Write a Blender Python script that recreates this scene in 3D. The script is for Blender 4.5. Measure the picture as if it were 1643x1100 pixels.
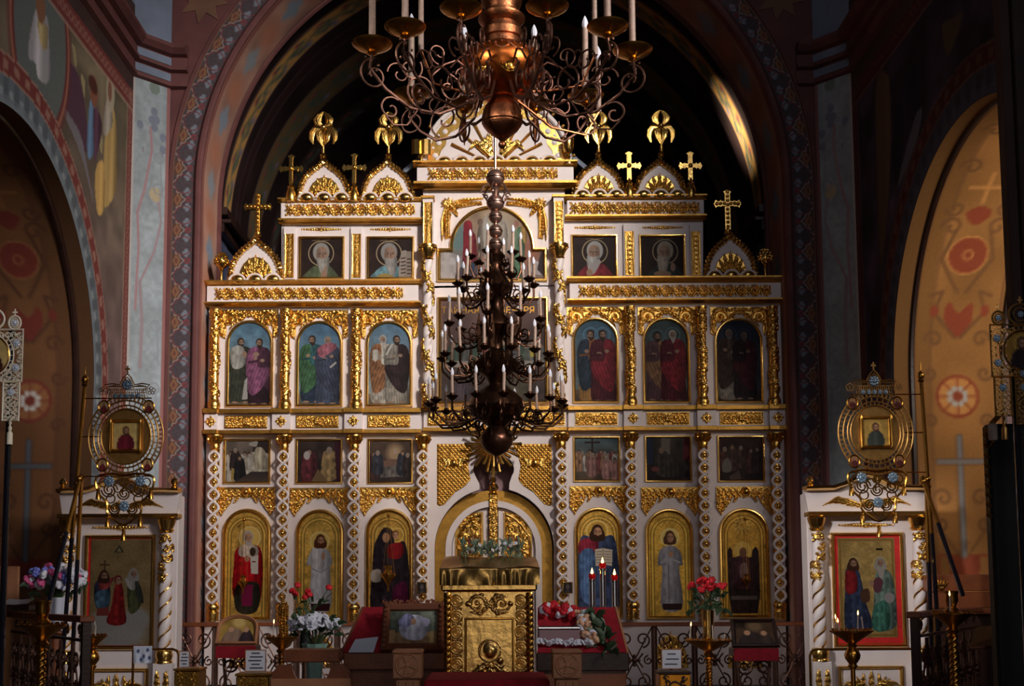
import bpy, math, random
import numpy as np
from mathutils import Vector, Matrix
from mathutils.geometry import tessellate_polygon

for o in list(bpy.data.objects):
    bpy.data.objects.remove(o)
SC = bpy.context.scene
COL = SC.collection
random.seed(7)
RNG = np.random.RandomState(11)
PI = math.pi

# ------------------------------------------------------------------ camera
F = 1900.0                       # focal length in photo pixels (1643 x 1100 frame)
CX, CY = 793.0, 770.0            # principal point of the (shifted) lens
CAM = Vector((0.0, -16.0, 1.55))
PITCH, ROLL = math.atan(0.0945), -0.0050
_fw = Vector((0, math.cos(PITCH), math.sin(PITCH)))
_up0 = Vector((0, -math.sin(PITCH), math.cos(PITCH)))
_rt0 = Vector((1, 0, 0))
_rt = _rt0 * math.cos(ROLL) + _up0 * math.sin(ROLL)
_up = _up0 * math.cos(ROLL) - _rt0 * math.sin(ROLL)
cam_d = bpy.data.cameras.new('camera')
cam = bpy.data.objects.new('camera', cam_d)
COL.objects.link(cam)
cam.matrix_world = Matrix(((_rt.x, _up.x, -_fw.x, CAM.x), (_rt.y, _up.y, -_fw.y, CAM.y),
                           (_rt.z, _up.z, -_fw.z, CAM.z), (0, 0, 0, 1)))
cam_d.sensor_width = 36.0
cam_d.sensor_fit = 'HORIZONTAL'
cam_d.lens = F / 1643.0 * 36.0
cam_d.shift_x = (821.5 - CX) / 1643.0
cam_d.shift_y = (CY - 550.0) / 1643.0
cam_d.clip_end = 200
SC.camera = cam

# ------------------------------------------------------------------ world, lights, exposure
w = bpy.data.worlds.new('world'); SC.world = w
w.use_nodes = True
w.node_tree.nodes['Background'].inputs[0].default_value = (0.42, 0.40, 0.50, 1)
w.node_tree.nodes['Background'].inputs[1].default_value = 0.022
SC.view_settings.view_transform = 'Standard'
SC.view_settings.look = 'None'
SC.view_settings.gamma = 1.0
SC.view_settings.use_curve_mapping = False
SC.view_settings.exposure = 0.55

def area(name, loc, target, sx, sy, energy, color, spread=180):
    l = bpy.data.lights.new(name, 'AREA'); l.shape = 'RECTANGLE'; l.size = sx; l.size_y = sy
    l.energy = energy; l.color = color; l.spread = math.radians(spread)
    o = bpy.data.objects.new(name, l); COL.objects.link(o)
    o.location = loc
    o.rotation_euler = (Vector(target) - Vector(loc)).to_track_quat('-Z', 'Y').to_euler()
    return o
# tall window of the crossing, right of the viewer: the daylight that rakes the screen
area('window_daylight', (7.6, -17.5, 13.0), (-0.5, 0, 6.1), 1.3, 3.0, 98, (1.0, 0.91, 0.83), 33)
# windows of the right transept: soft light that reaches the left half of the place past the end of the right wall
area('transept_daylight', (10.0, -16.5, 9.5), (-3.1, -1.2, 4.2), 2.0, 3.4, 88, (1.0, 0.95, 0.92), 42)
# unseen lamp added to throw a narrow beam on the right-hand icon case
area('icon_case_fill', (-9.0, -18.0, 8.0), (4.2, -2.8, 1.9), 0.9, 1.6, 9, (1.0, 0.95, 0.92), 12)
# nave windows behind and above the viewer, cool sky light
area('nave_daylight', (4.0, -24.0, 13.0), (0, 0, 4.0), 9.0, 3.5, 100, (0.86, 0.86, 1.0), 120)
# window of the right-hand chapel: lights the painted vault of its arch
area('chapel_daylight', (7.7, -6.4, 5.6), (5.3, -2.2, 5.2), 0.8, 1.6, 34, (1.0, 0.88, 0.74), 110)
# bright panel added far behind the viewer for brass and gilt to mirror
area('brass_reflection_fill', (1.2, -27.0, 2.8), (0, 0, 2.0), 3.2, 4.4, 48, (1.0, 0.93, 0.85), 150)
# slit window high in the sanctuary vault
area('sanctuary_daylight', (-3.0, 2.4, 8.4), (3.72, 1.22, 8.5), 0.12, 0.4, 5, (1.0, 0.86, 0.62), 11)

# ------------------------------------------------------------------ pixel -> place
def ray(px, py):
    return _fw * F + _rt * (px - CX) - _up * (py - CY)
def P(px, py, Y=0.0):
    r = ray(px, py); t = (Y - CAM.y) / r.y
    return CAM + r * t
def PX(px, py, X):               # hit on a plane of constant X
    r = ray(px, py); t = (X - CAM.x) / r.x
    return CAM + r * t
def mpp(Y):                      # metres per photo pixel at depth Y
    return (Y + 16.0) / F
S0 = mpp(0)

# ------------------------------------------------------------------ materials
def lin(c):
    c = np.asarray(c, float) / 255.0
    return np.where(c <= 0.04045, c / 12.92, ((c + 0.055) / 1.055) ** 2.4)
MATS = {}
def mat(name, rgb, rough=0.5, metal=0.0, var=0.12, scale=6.0, bump=0.0, bscale=60.0, coat=0.0, emit=None, trans=0.0, alpha=None):
    m = bpy.data.materials.new(name); m.use_nodes = True
    nt = m.node_tree; b = nt.nodes['Principled BSDF']
    c = lin(rgb)
    tc = nt.nodes.new('ShaderNodeTexCoord')
    nz = nt.nodes.new('ShaderNodeTexNoise'); nz.inputs['Scale'].default_value = scale; nz.inputs['Detail'].default_value = 5
    nt.links.new(tc.outputs['Object'], nz.inputs['Vector'])
    rp = nt.nodes.new('ShaderNodeValToRGB')
    rp.color_ramp.elements[0].position = 0.3; rp.color_ramp.elements[1].position = 0.7
    rp.color_ramp.elements[0].color = (*(c * (1 - var)), 1); rp.color_ramp.elements[1].color = (*np.minimum(c * (1 + var), 1), 1)
    nt.links.new(nz.outputs['Fac'], rp.inputs['Fac'])
    nt.links.new(rp.outputs['Color'], b.inputs['Base Color'])
    b.inputs['Roughness'].default_value = rough; b.inputs['Metallic'].default_value = metal
    b.inputs['Coat Weight'].default_value = coat
    if trans: b.inputs['Transmission Weight'].default_value = trans
    if emit:
        b.inputs['Emission Color'].default_value = (*lin(emit[0]), 1); b.inputs['Emission Strength'].default_value = emit[1]
    if bump:
        n2 = nt.nodes.new('ShaderNodeTexNoise'); n2.inputs['Scale'].default_value = bscale; n2.inputs['Detail'].default_value = 4
        nt.links.new(tc.outputs['Object'], n2.inputs['Vector'])
        bp = nt.nodes.new('ShaderNodeBump'); bp.inputs['Strength'].default_value = bump; bp.inputs['Distance'].default_value = 0.01
        nt.links.new(n2.outputs['Fac'], bp.inputs['Height']); nt.links.new(bp.outputs['Normal'], b.inputs['Normal'])
    MATS[name] = m
    return m
mat('gold', (230, 180, 92), 0.27, 1.0, 0.14, 9, 0.25, 70)
mat('gold_smooth', (234, 188, 104), 0.22, 1.0, 0.08, 5, 0.08, 40)
mat('gold_dim', (190, 142, 66), 0.38, 1.0, 0.2, 12, 0.3, 60)
mat('gilt_panel', (214, 150, 46), 0.36, 0.9, 0.16, 4, 0.2, 40)
mat('white_paint', (224, 212, 210), 0.45, 0, 0.05, 3, 0.08, 30)
mat('bronze', (78, 52, 38), 0.34, 0.95, 0.3, 14, 0.25, 40)
mat('bronze_ball', (92, 60, 46), 0.3, 0.9, 0.2, 6, 0.1, 20)
mat('silvered', (172, 134, 118), 0.3, 0.9, 0.15, 6)
mat('copper', (222, 118, 52), 0.3, 1.0, 0.25, 5, 0.15, 25)
mat('copper_dark', (168, 104, 68), 0.36, 1.0, 0.3, 10, 0.3, 60)
mat('brass', (206, 150, 66), 0.26, 1.0, 0.15, 8)
mat('brass_plate', (206, 164, 96), 0.26, 1.0, 0.18, 3, 0.35, 14)
mat('wood', (124, 66, 36), 0.42, 0, 0.25, 5, 0.2, 40, coat=0.2)
mat('wood_light', (176, 118, 82), 0.5, 0, 0.18, 6, 0.2, 40)
mat('wood_dark', (46, 26, 20), 0.4, 0, 0.3, 6, 0.2, 40)
mat('chandelier_iron', (116, 80, 66), 0.4, 0.85, 0.3, 14, 0.2, 60)
mat('candle_brown', (164, 136, 118), 0.5, 0, 0.15, 30)
mat('iron', (104, 74, 62), 0.42, 0.8, 0.3, 20, 0.2, 60)
mat('red_velvet', (150, 10, 30), 0.85, 0, 0.2, 20, 0.3, 120)
mat('red_cloth', (184, 18, 18), 0.7, 0, 0.2, 12, 0.3, 60)
mat('white_cloth', (205, 208, 220), 0.85, 0, 0.06, 10, 0.3, 60)
mat('black', (16, 13, 14), 0.5, 0, 0.2, 8)
mat('pole_black', (20, 19, 28), 0.22, 0, 0.1, 8, coat=0.5)
mat('paper', (222, 222, 230), 0.8, 0, 0.03, 8)
mat('ink', (60, 62, 84), 0.8, 0, 0.1, 8)
mat('ivory', (206, 190, 176), 0.5, 0, 0.12, 20)
mat('bulb', (225, 225, 235), 0.08, 0, 0.02, 8, coat=0.6)
mat('leaf_green', (52, 74, 44), 0.6, 0, 0.35, 12)
mat('leaf_pale', (116, 136, 112), 0.6, 0, 0.25, 12)
mat('rose_red', (196, 18, 34), 0.6, 0, 0.2, 20)
mat('petal_white', (226, 226, 236), 0.7, 0, 0.06, 20)
mat('petal_peach', (226, 176, 140), 0.7, 0, 0.12, 20)
mat('petal_pink', (214, 90, 140), 0.7, 0, 0.2, 20)
mat('petal_blue', (120, 130, 214), 0.7, 0, 0.2, 20)
mat('green_wrap', (150, 186, 170), 0.5, 0, 0.15, 10)
mat('silver', (200, 200, 205), 0.16, 1.0, 0.08, 8)
mat('red_glass', (190, 12, 14), 0.1, 0, 0.1, 6, coat=0.6)
mat('amber', (236, 150, 24), 0.35, 0.3, 0.2, 10)
mat('flame', (255, 190, 90), 0.5, 0, 0, 4, emit=((255, 190, 100), 7.0))
mat('enamel_blue', (120, 140, 158), 0.25, 0.3, 0.3, 60)
mat('fretwork', (176, 132, 72), 0.4, 0.85, 0.2, 14)
mat('fretwork_sunlit', (255, 238, 212), 0.5, 0.0, 0.08, 14)  # paler copy of the fretwork, sunlight put into its colour
mat('crystal', (226, 232, 245), 0.08, 0.2, 0.05, 14, coat=0.8)
mat('plaster_dark', (62, 40, 36), 0.8, 0, 0.25, 2.2, 0.25, 30)
mat('plaster_red', (98, 56, 54), 0.75, 0, 0.2, 3, 0.2, 30)
mat('plaster_blue', (86, 92, 122), 0.75, 0, 0.2, 2.5, 0.2, 30)
mat('plaster_slate', (112, 122, 140), 0.75, 0, 0.14, 3, 0.2, 30)
mat('plaster_mauve', (150, 120, 124), 0.75, 0, 0.12, 2, 0.2, 30)
mat('plaster_ochre', (176, 122, 66), 0.75, 0, 0.14, 3, 0.2, 30)
mat('plaster_brown', (112, 78, 58), 0.75, 0, 0.2, 3, 0.2, 30)
mat('stone_floor', (96, 84, 80), 0.4, 0, 0.2, 3, 0.1, 20)
mat('vault_dark', (40, 26, 26), 0.85, 0, 0.35, 1.2, 0.2, 20)

def painted(name, rough=0.55, metal=0.0, bump=0.12):
    m = bpy.data.materials.new(name); m.use_nodes = True
    nt = m.node_tree; b = nt.nodes['Principled BSDF']
    at = nt.nodes.new('ShaderNodeVertexColor'); at.layer_name = 'Col'
    tc = nt.nodes.new('ShaderNodeTexCoord')
    nz = nt.nodes.new('ShaderNodeTexNoise'); nz.inputs['Scale'].default_value = 30; nz.inputs['Detail'].default_value = 4
    nt.links.new(tc.outputs['Object'], nz.inputs['Vector'])
    mr = nt.nodes.new('ShaderNodeMapRange'); mr.inputs['To Min'].default_value = 0.85; mr.inputs['To Max'].default_value = 1.12
    nt.links.new(nz.outputs['Fac'], mr.inputs['Value'])
    mx = nt.nodes.new('ShaderNodeVectorMath'); mx.operation = 'MULTIPLY'
    nt.links.new(at.outputs['Color'], mx.inputs[0]); nt.links.new(mr.outputs['Result'], mx.inputs[1])
    nt.links.new(mx.outputs[0], b.inputs['Base Color'])
    b.inputs['Roughness'].default_value = rough; b.inputs['Metallic'].default_value = metal; b.inputs['Specular IOR Level'].default_value = .15
    if bump:
        bp = nt.nodes.new('ShaderNodeBump'); bp.inputs['Strength'].default_value = bump; bp.inputs['Distance'].default_value = 0.004
        nt.links.new(nz.outputs['Fac'], bp.inputs['Height']); nt.links.new(bp.outputs['Normal'], b.inputs['Normal'])
    MATS[name] = m
painted('oil_paint', 0.6)
painted('fresco', 0.8)
painted('gilt_paint', 0.34, 0.6)

# ------------------------------------------------------------------ mesh collecting
class M:
    def __init__(s): s.v = []; s.f = []
    def add(s, vs, fs):
        n = len(s.v); s.v.extend([tuple(v) for v in vs]); s.f.extend([tuple(i + n for i in f) for f in fs]); return s
    def box(s, x0, x1, y0, y1, z0, z1, b=0.0):
        if b <= 0:
            vs = [(x, y, z) for z in (z0, z1) for y in (y0, y1) for x in (x0, x1)]
            return s.add(vs, [(0, 2, 3, 1), (4, 5, 7, 6), (0, 1, 5, 4), (2, 6, 7, 3), (0, 4, 6, 2), (1, 3, 7, 5)])
        pr = [(x0 + b, z0), (x1 - b, z0), (x1, z0 + b), (x1, z1 - b), (x1 - b, z1), (x0 + b, z1), (x0, z1 - b), (x0, z0 + b)]
        ins = [(min(max(x, x0 + b), x1 - b), min(max(z, z0 + b), z1 - b)) for x, z in pr]
        vs = [(x, y0, z) for x, z in ins] + [(x, y0 + b, z) for x, z in pr] + [(x, y1, z) for x, z in pr]
        fs = []
        for k in range(2):
            for i in range(8):
                j = (i + 1) % 8
                fs.append((k * 8 + i, k * 8 + j, k * 8 + 8 + j, k * 8 + 8 + i))
        fs += [tuple(range(7, -1, -1)), tuple(range(16, 24))]
        return s.add(vs, fs)
    def lathe(s, prof, n=16, c=(0, 0, 0), a0=0.0, a1=2 * PI):
        full = abs(a1 - a0 - 2 * PI) < 1e-6; m = n if full else n + 1
        vs = []; fs = []
        for r, z in prof:
            for i in range(m):
                a = a0 + (a1 - a0) * i / n
                vs.append((c[0] + r * math.cos(a), c[1] + r * math.sin(a), c[2] + z))
        for k in range(len(prof) - 1):
            for i in range(n):
                j = (i + 1) % m
                fs.append((k * m + i, k * m + j, (k + 1) * m + j, (k + 1) * m + i))
        if full:
            if prof[0][0] > 1e-5: fs.append(tuple(range(m - 1, -1, -1)))
            if prof[-1][0] > 1e-5: fs.append(tuple((len(prof) - 1) * m + i for i in range(m)))
        return s.add(vs, fs)
    def ball(s, c, r, n=12, k=8, sq=(1, 1, 1)):
        pr = [(r * math.sin(PI * i / k), -r * math.cos(PI * i / k)) for i in range(k + 1)]
        t = M().lathe(pr, n)
        return s.add([(c[0] + x * sq[0], c[1] + y * sq[1], c[2] + z * sq[2]) for x, y, z in t.v], t.f)
    def tube(s, pts, r, n=6, closed=False, flat=1.0):
        pts = [Vector(p) for p in pts]; K = len(pts)
        rs = r if hasattr(r, '__len__') else [r] * K
        vs = []; fs = []
        up = None
        for i, p in enumerate(pts):
            a = pts[(i - 1) % K] if (closed or i > 0) else p
            b = pts[(i + 1) % K] if (closed or i < K - 1) else p
            t = (b - a)
            t = t.normalized() if t.length > 1e-9 else Vector((0, 0, 1))
            if up is None:
                up = Vector((0, 1, 0)) if abs(t.y) < 0.9 else Vector((1, 0, 0))
            u = up - t * up.dot(t)
            if u.length < 1e-6: u = t.orthogonal()
            u.normalize(); v = t.cross(u); up = u
            for j in range(n):
                q = 2 * PI * j / n + PI / n
                vs.append(p + (u * math.cos(q) * flat + v * math.sin(q)) * rs[i])
        for i in range(K if closed else K - 1):
            for j in range(n):
                i2 = (i + 1) % K; j2 = (j + 1) % n
                fs.append((i * n + j, i * n + j2, i2 * n + j2, i2 * n + j))
        if not closed:
            fs.append(tuple(range(n - 1, -1, -1))); fs.append(tuple((K - 1) * n + j for j in range(n)))
        return s.add(vs, fs)
    def prism(s, outer, y0, y1, holes=(), axis='y'):
        """2-D polygon (a,b) extruded from y0 to y1; axis 'y': (x,z), axis 'x': (y,z), axis 'z': (x,y)"""
        loops = [list(outer)] + [list(h) for h in holes]
        flat = [p for l in loops for p in l]
        tri = tessellate_polygon([[Vector((a, b, 0)) for a, b in l] for l in loops])
        def m3(a, b, t): return (a, t, b) if axis == 'y' else ((t, a, b) if axis == 'x' else (a, b, t))
        N = len(flat)
        vs = [m3(a, b, y0) for a, b in flat] + [m3(a, b, y1) for a, b in flat]
        fs = [tuple(t) for t in tri] + [tuple(i + N for i in reversed(t)) for t in tri]
        o = 0
        for l in loops:
            k = len(l)
            for i in range(k):
                j = (i + 1) % k
                fs.append((o + i, o + j, N + o + j, N + o + i))
            o += k
        return s.add(vs, fs)
    def sweep(s, path, prof, closed=True):
        """path: list of (x,z) in the facade plane; prof: list of (inward offset, y); mitred"""
        K = len(path); vs = []; fs = []; q = len(prof)
        for i in range(K):
            p = Vector(path[i])
            a = Vector(path[i - 1]) if (closed or i > 0) else None
            b = Vector(path[(i + 1) % K]) if (closed or i < K - 1) else None
            d1 = (p - a).normalized() if a is not None else (b - p).normalized()
            d2 = (b - p).normalized() if b is not None else d1
            n1 = Vector((-d1.y, d1.x)); n2 = Vector((-d2.y, d2.x))
            nn = n1 + n2
            if nn.length < 1e-6: nn = n1
            nn.normalize(); sc = 1.0 / max(0.4, nn.dot(n1))
            for off, y in prof:
                vs.append((p.x + nn.x * off * sc, y, p.y + nn.y * off * sc))
        for i in range(K if closed else K - 1):
            j = (i + 1) % K
            for k in range(q):
                k2 = (k + 1) % q
                fs.append((i * q + k, i * q + k2, j * q + k2, j * q + k))
        if not closed:
            fs.append(tuple(range(q))); fs.append(tuple((K - 1) * q + k for k in reversed(range(q))))
        return s.add(vs, fs)
    def merge(s, o, loc=(0, 0, 0), sc=1.0, rz=0.0, ry=0.0, mx=False):
        L = Vector(loc); R = Matrix.Rotation(rz, 3, 'Z') @ Matrix.Rotation(ry, 3, 'Y')
        sc3 = sc if hasattr(sc, '__len__') else (sc, sc, sc)
        vs = []
        for v in o.v:
            x = Vector((v[0] * sc3[0] * (-1 if mx else 1), v[1] * sc3[1], v[2] * sc3[2]))
            vs.append(L + R @ x)
        return s.add(vs, [tuple(reversed(f)) for f in o.f] if mx else o.f)
    def mesh(s, name, material, smooth=True, angle=40):
        me = bpy.data.meshes.new(name)
        me.from_pydata([tuple(v) for v in s.v], [], s.f)
        me.validate()
        me.materials.append(MATS[material])
        if smooth:
            me.polygons.foreach_set('use_smooth', [True] * len(me.polygons))
            try: me.set_sharp_from_angle(angle=math.radians(angle))
            except Exception: pass
        return me

def tag(o, label=None, cat=None, group=None, kind=None):
    if label: o['label'] = label
    if cat: o['category'] = cat
    if group: o['group'] = group
    if kind: o['kind'] = kind
    return o
def thing(name, label, cat, loc=(0, 0, 0), group=None):
    o = bpy.data.objects.new(name, None); COL.objects.link(o)
    o.empty_display_size = 0.1
    o.location = loc
    return tag(o, label, cat, group)
def obj(name, m, material=None, parent=None, loc=None, smooth=True, rot=None, sc=None, kind=None, world=False, angle=40):
    """m: M collector or an existing mesh. world=True: coordinates are world ones, moved under the parent's origin."""
    me = m if isinstance(m, bpy.types.Mesh) else m.mesh(name, material, smooth, angle)
    o = bpy.data.objects.new(name, me); COL.objects.link(o)
    if parent is not None:
        o.parent = parent
        if world:
            L = Vector((0, 0, 0)); q = parent
            while q is not None: L += q.location; q = q.parent
            o.location = -L
    if loc is not None: o.location = Vector(o.location) + Vector(loc)
    if rot is not None: o.rotation_euler = rot
    if sc is not None: o.scale = sc if hasattr(sc, '__len__') else (sc, sc, sc)
    if kind: o['kind'] = kind
    return o
def copy_tree(o, parent=None, loc=None):
    c = o.copy(); COL.objects.link(c)
    if parent is not None: c.parent = parent
    if loc is not None: c.location = loc
    for ch in list(o.children): copy_tree(ch, c)
    return c
def struct(name, m, material, parent=None, smooth=False):
    o = obj(name, m, material, parent, smooth=smooth)
    if parent is None: o['kind'] = 'structure'
    return o

# ------------------------------------------------------------------ painter (colour canvases sampled onto meshes)
def fnoise(shape, cell, seed):
    r = np.random.RandomState(seed)
    h, w_ = shape; gh, gw = int(h / cell) + 3, int(w_ / cell) + 3
    g = r.rand(gh, gw)
    y = np.arange(h) / cell; x = np.arange(w_) / cell
    yi = y.astype(int); xi = x.astype(int); fy = (y - yi)[:, None]; fx = (x - xi)[None, :]
    fy = fy * fy * (3 - 2 * fy); fx = fx * fx * (3 - 2 * fx)
    a = g[yi][:, xi]; b = g[yi][:, xi + 1]; c = g[yi + 1][:, xi]; d = g[yi + 1][:, xi + 1]
    return (a * (1 - fx) + b * fx) * (1 - fy) + (c * (1 - fx) + d * fx) * fy
class Cv:
    """colour canvas over the rectangle x0..x1, y0..y1 (y grows downwards)"""
    def __init__(s, x0, y0, x1, y1, res=1.2, bg=(128, 128, 128)):
        s.x0, s.y0, s.x1, s.y1, s.res = x0, y0, x1, y1, res
        s.w = max(4, int(round((x1 - x0) * res))); s.h = max(4, int(round((y1 - y0) * res)))
        s.X, s.Y = np.meshgrid(x0 + (np.arange(s.w) + 0.5) / s.w * (x1 - x0), y0 + (np.arange(s.h) + 0.5) / s.h * (y1 - y0))
        s.c = np.empty((s.h, s.w, 3)); s.c[:] = bg
        s.px = 1.0 / res; s.k = 1
    def put(s, a, col, fold=0.0, fscale=3.0, slant=0.0):
        col = np.asarray(col, float)
        if fold:
            s.k += 1
            n = fnoise((s.h, s.w), 6 * s.res, s.k * 13)
            q = np.sin((s.X + slant * s.Y) * 2 * PI / (fscale * 1.8) + n * 3.6) * 0.42 + (n - 0.5) * 1.5
            c = col[None, None, :] * (1 + fold * q)[:, :, None]
        else: c = col[None, None, :]
        s.c = s.c * (1 - a[:, :, None]) + np.clip(c, 0, 255) * a[:, :, None]
        return s
    def grad(s, top, bot, y0=None, y1=None):
        y0 = s.y0 if y0 is None else y0; y1 = s.y1 if y1 is None else y1
        t = np.clip((s.Y - y0) / (y1 - y0), 0, 1)[:, :, None]
        m = ((s.Y >= y0) & (s.Y <= y1))[:, :, None]
        g = np.asarray(top, float) * (1 - t) + np.asarray(bot, float) * t
        s.c = np.where(m, g, s.c); return s
    def noise(s, amp, cell=6, seed=1):
        n = fnoise((s.h, s.w), max(1.2, cell * s.res), seed) - 0.5
        s.c = np.clip(s.c * (1 + 2 * amp * n)[:, :, None], 0, 255); return s
    def inside(s, pts):
        ins = np.zeros((s.h, s.w), bool); n = len(pts)
        for i in range(n):
            (xa, ya), (xb, yb) = pts[i], pts[(i + 1) % n]
            if ya == yb: continue
            c = ((ya > s.Y) != (yb > s.Y)) & (s.X < (xb - xa) * (s.Y - ya) / (yb - ya) + xa)
            ins ^= c
        return ins
    def poly(s, pts, col, **k):
        return s.put(s.inside(pts).astype(float), col, **k)
    def blob(s, pts, col, **k):          # smooth closed outline through pts
        sp = smooth2(pts)
        if k.get('fold'):                # painted modelling: rounder towards the edges of the cloth
            xs = [p[0] for p in sp]; t = np.clip((s.X - min(xs)) / (max(xs) - min(xs) + 1e-9), 0, 1)
            a = s.inside(sp).astype(float); s.put(a, col, **k)
            sh = 1.10 - .55 * np.abs(t - .42) ** 1.4 * 1.6
            s.c = np.where(a[:, :, None] > 0, np.clip(s.c * sh[:, :, None], 0, 255), s.c); return s
        return s.poly(sp, col, **k)
    def ell(s, cx, cy, rx, ry, col, soft=0.15, **k):
        d = np.sqrt(((s.X - cx) / rx) ** 2 + ((s.Y - cy) / ry) ** 2)
        sf = max(soft, 0.6 * s.px / min(rx, ry))
        return s.put(np.clip((1 + sf * 0.5 - d) / sf, 0, 1), col, **k)
    def ring(s, cx, cy, r, wd, col, ry=None):
        ry = ry or r
        d = np.abs(np.sqrt(((s.X - cx) / r) ** 2 + ((s.Y - cy) / ry) ** 2) - 1) * min(r, ry)
        return s.put(np.clip((wd * 0.5 - d) / max(s.px, 1e-6) + 0.5, 0, 1), col)
    def line(s, pts, wd, col, a=1.0):
        al = np.zeros((s.h, s.w))
        for (xa, ya), (xb, yb) in zip(pts[:-1], pts[1:]):
            dx, dy = xb - xa, yb - ya; L = dx * dx + dy * dy + 1e-12
            t = np.clip(((s.X - xa) * dx + (s.Y - ya) * dy) / L, 0, 1)
            d = np.hypot(s.X - xa - t * dx, s.Y - ya - t * dy)
            al = np.maximum(al, np.clip((wd * 0.5 - d) / s.px + 0.5, 0, 1))
        return s.put(al * a, col)
    def sample(s, x, y):
        fx = np.clip((np.asarray(x) - s.x0) / (s.x1 - s.x0) * s.w - 0.5, 0, s.w - 1.001)
        fy = np.clip((np.asarray(y) - s.y0) / (s.y1 - s.y0) * s.h - 0.5, 0, s.h - 1.001)
        xi = fx.astype(int); yi = fy.astype(int); ax = (fx - xi)[..., None]; ay = (fy - yi)[..., None]
        x2 = np.minimum(xi + 1, s.w - 1); y2 = np.minimum(yi + 1, s.h - 1)
        return (s.c[yi, xi] * (1 - ax) + s.c[yi, x2] * ax) * (1 - ay) + (s.c[y2, xi] * (1 - ax) + s.c[y2, x2] * ax) * ay
def smooth2(pts, n=5):
    out = []; K = len(pts)
    for i in range(K):
        p0, p1, p2, p3 = [np.asarray(pts[(i + j - 1) % K], float) for j in range(4)]
        for q in range(n):
            t = q / n
            out.append(tuple(0.5 * (2 * p1 + (p2 - p0) * t + (2 * p0 - 5 * p1 + 4 * p2 - p3) * t * t + (3 * p1 - p0 - 3 * p2 + p3) * t ** 3)))
    return out
def grid_mesh(name, V, colors, material, mask=None, smooth=True):
    """V (h,w,3) vertex positions, colors (h,w,3) sRGB 0-255 or None, mask (h,w) bool"""
    h, w_ = V.shape[:2]
    idx = np.arange(h * w_).reshape(h, w_)
    q = np.stack([idx[:-1, :-1], idx[1:, :-1], idx[1:, 1:], idx[:-1, 1:]], -1).reshape(-1, 4)
    v = V.reshape(-1, 3)
    c = None if colors is None else np.asarray(colors).reshape(-1, 3)
    if mask is not None:
        mk = mask.reshape(-1); q = q[mk[q].all(1)]
        used = np.zeros(h * w_, bool); used[q.reshape(-1)] = True
        rem = np.cumsum(used) - 1; q = rem[q]; v = v[used]
        if c is not None: c = c[used]
    me = bpy.data.meshes.new(name)
    me.vertices.add(len(v)); me.vertices.foreach_set('co', v.astype(np.float32).reshape(-1))
    me.loops.add(len(q) * 4); me.loops.foreach_set('vertex_index', q.astype(np.int32).reshape(-1))
    me.polygons.add(len(q)); me.polygons.foreach_set('loop_start', (np.arange(len(q)) * 4).astype(np.int32))
    try: me.polygons.foreach_set('loop_total', np.full(len(q), 4, np.int32))
    except Exception: pass
    if smooth: me.polygons.foreach_set('use_smooth', np.ones(len(q), bool))
    me.update(calc_edges=True)
    if c is not None:
        ca = me.color_attributes.new('Col', 'FLOAT_COLOR', 'POINT')
        rgba = np.ones((len(v), 4), np.float32); rgba[:, :3] = lin(np.clip(c, 0, 255))
        ca.data.foreach_set('color', rgba.reshape(-1))
    me.materials.append(MATS[material])
    return me

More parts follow.
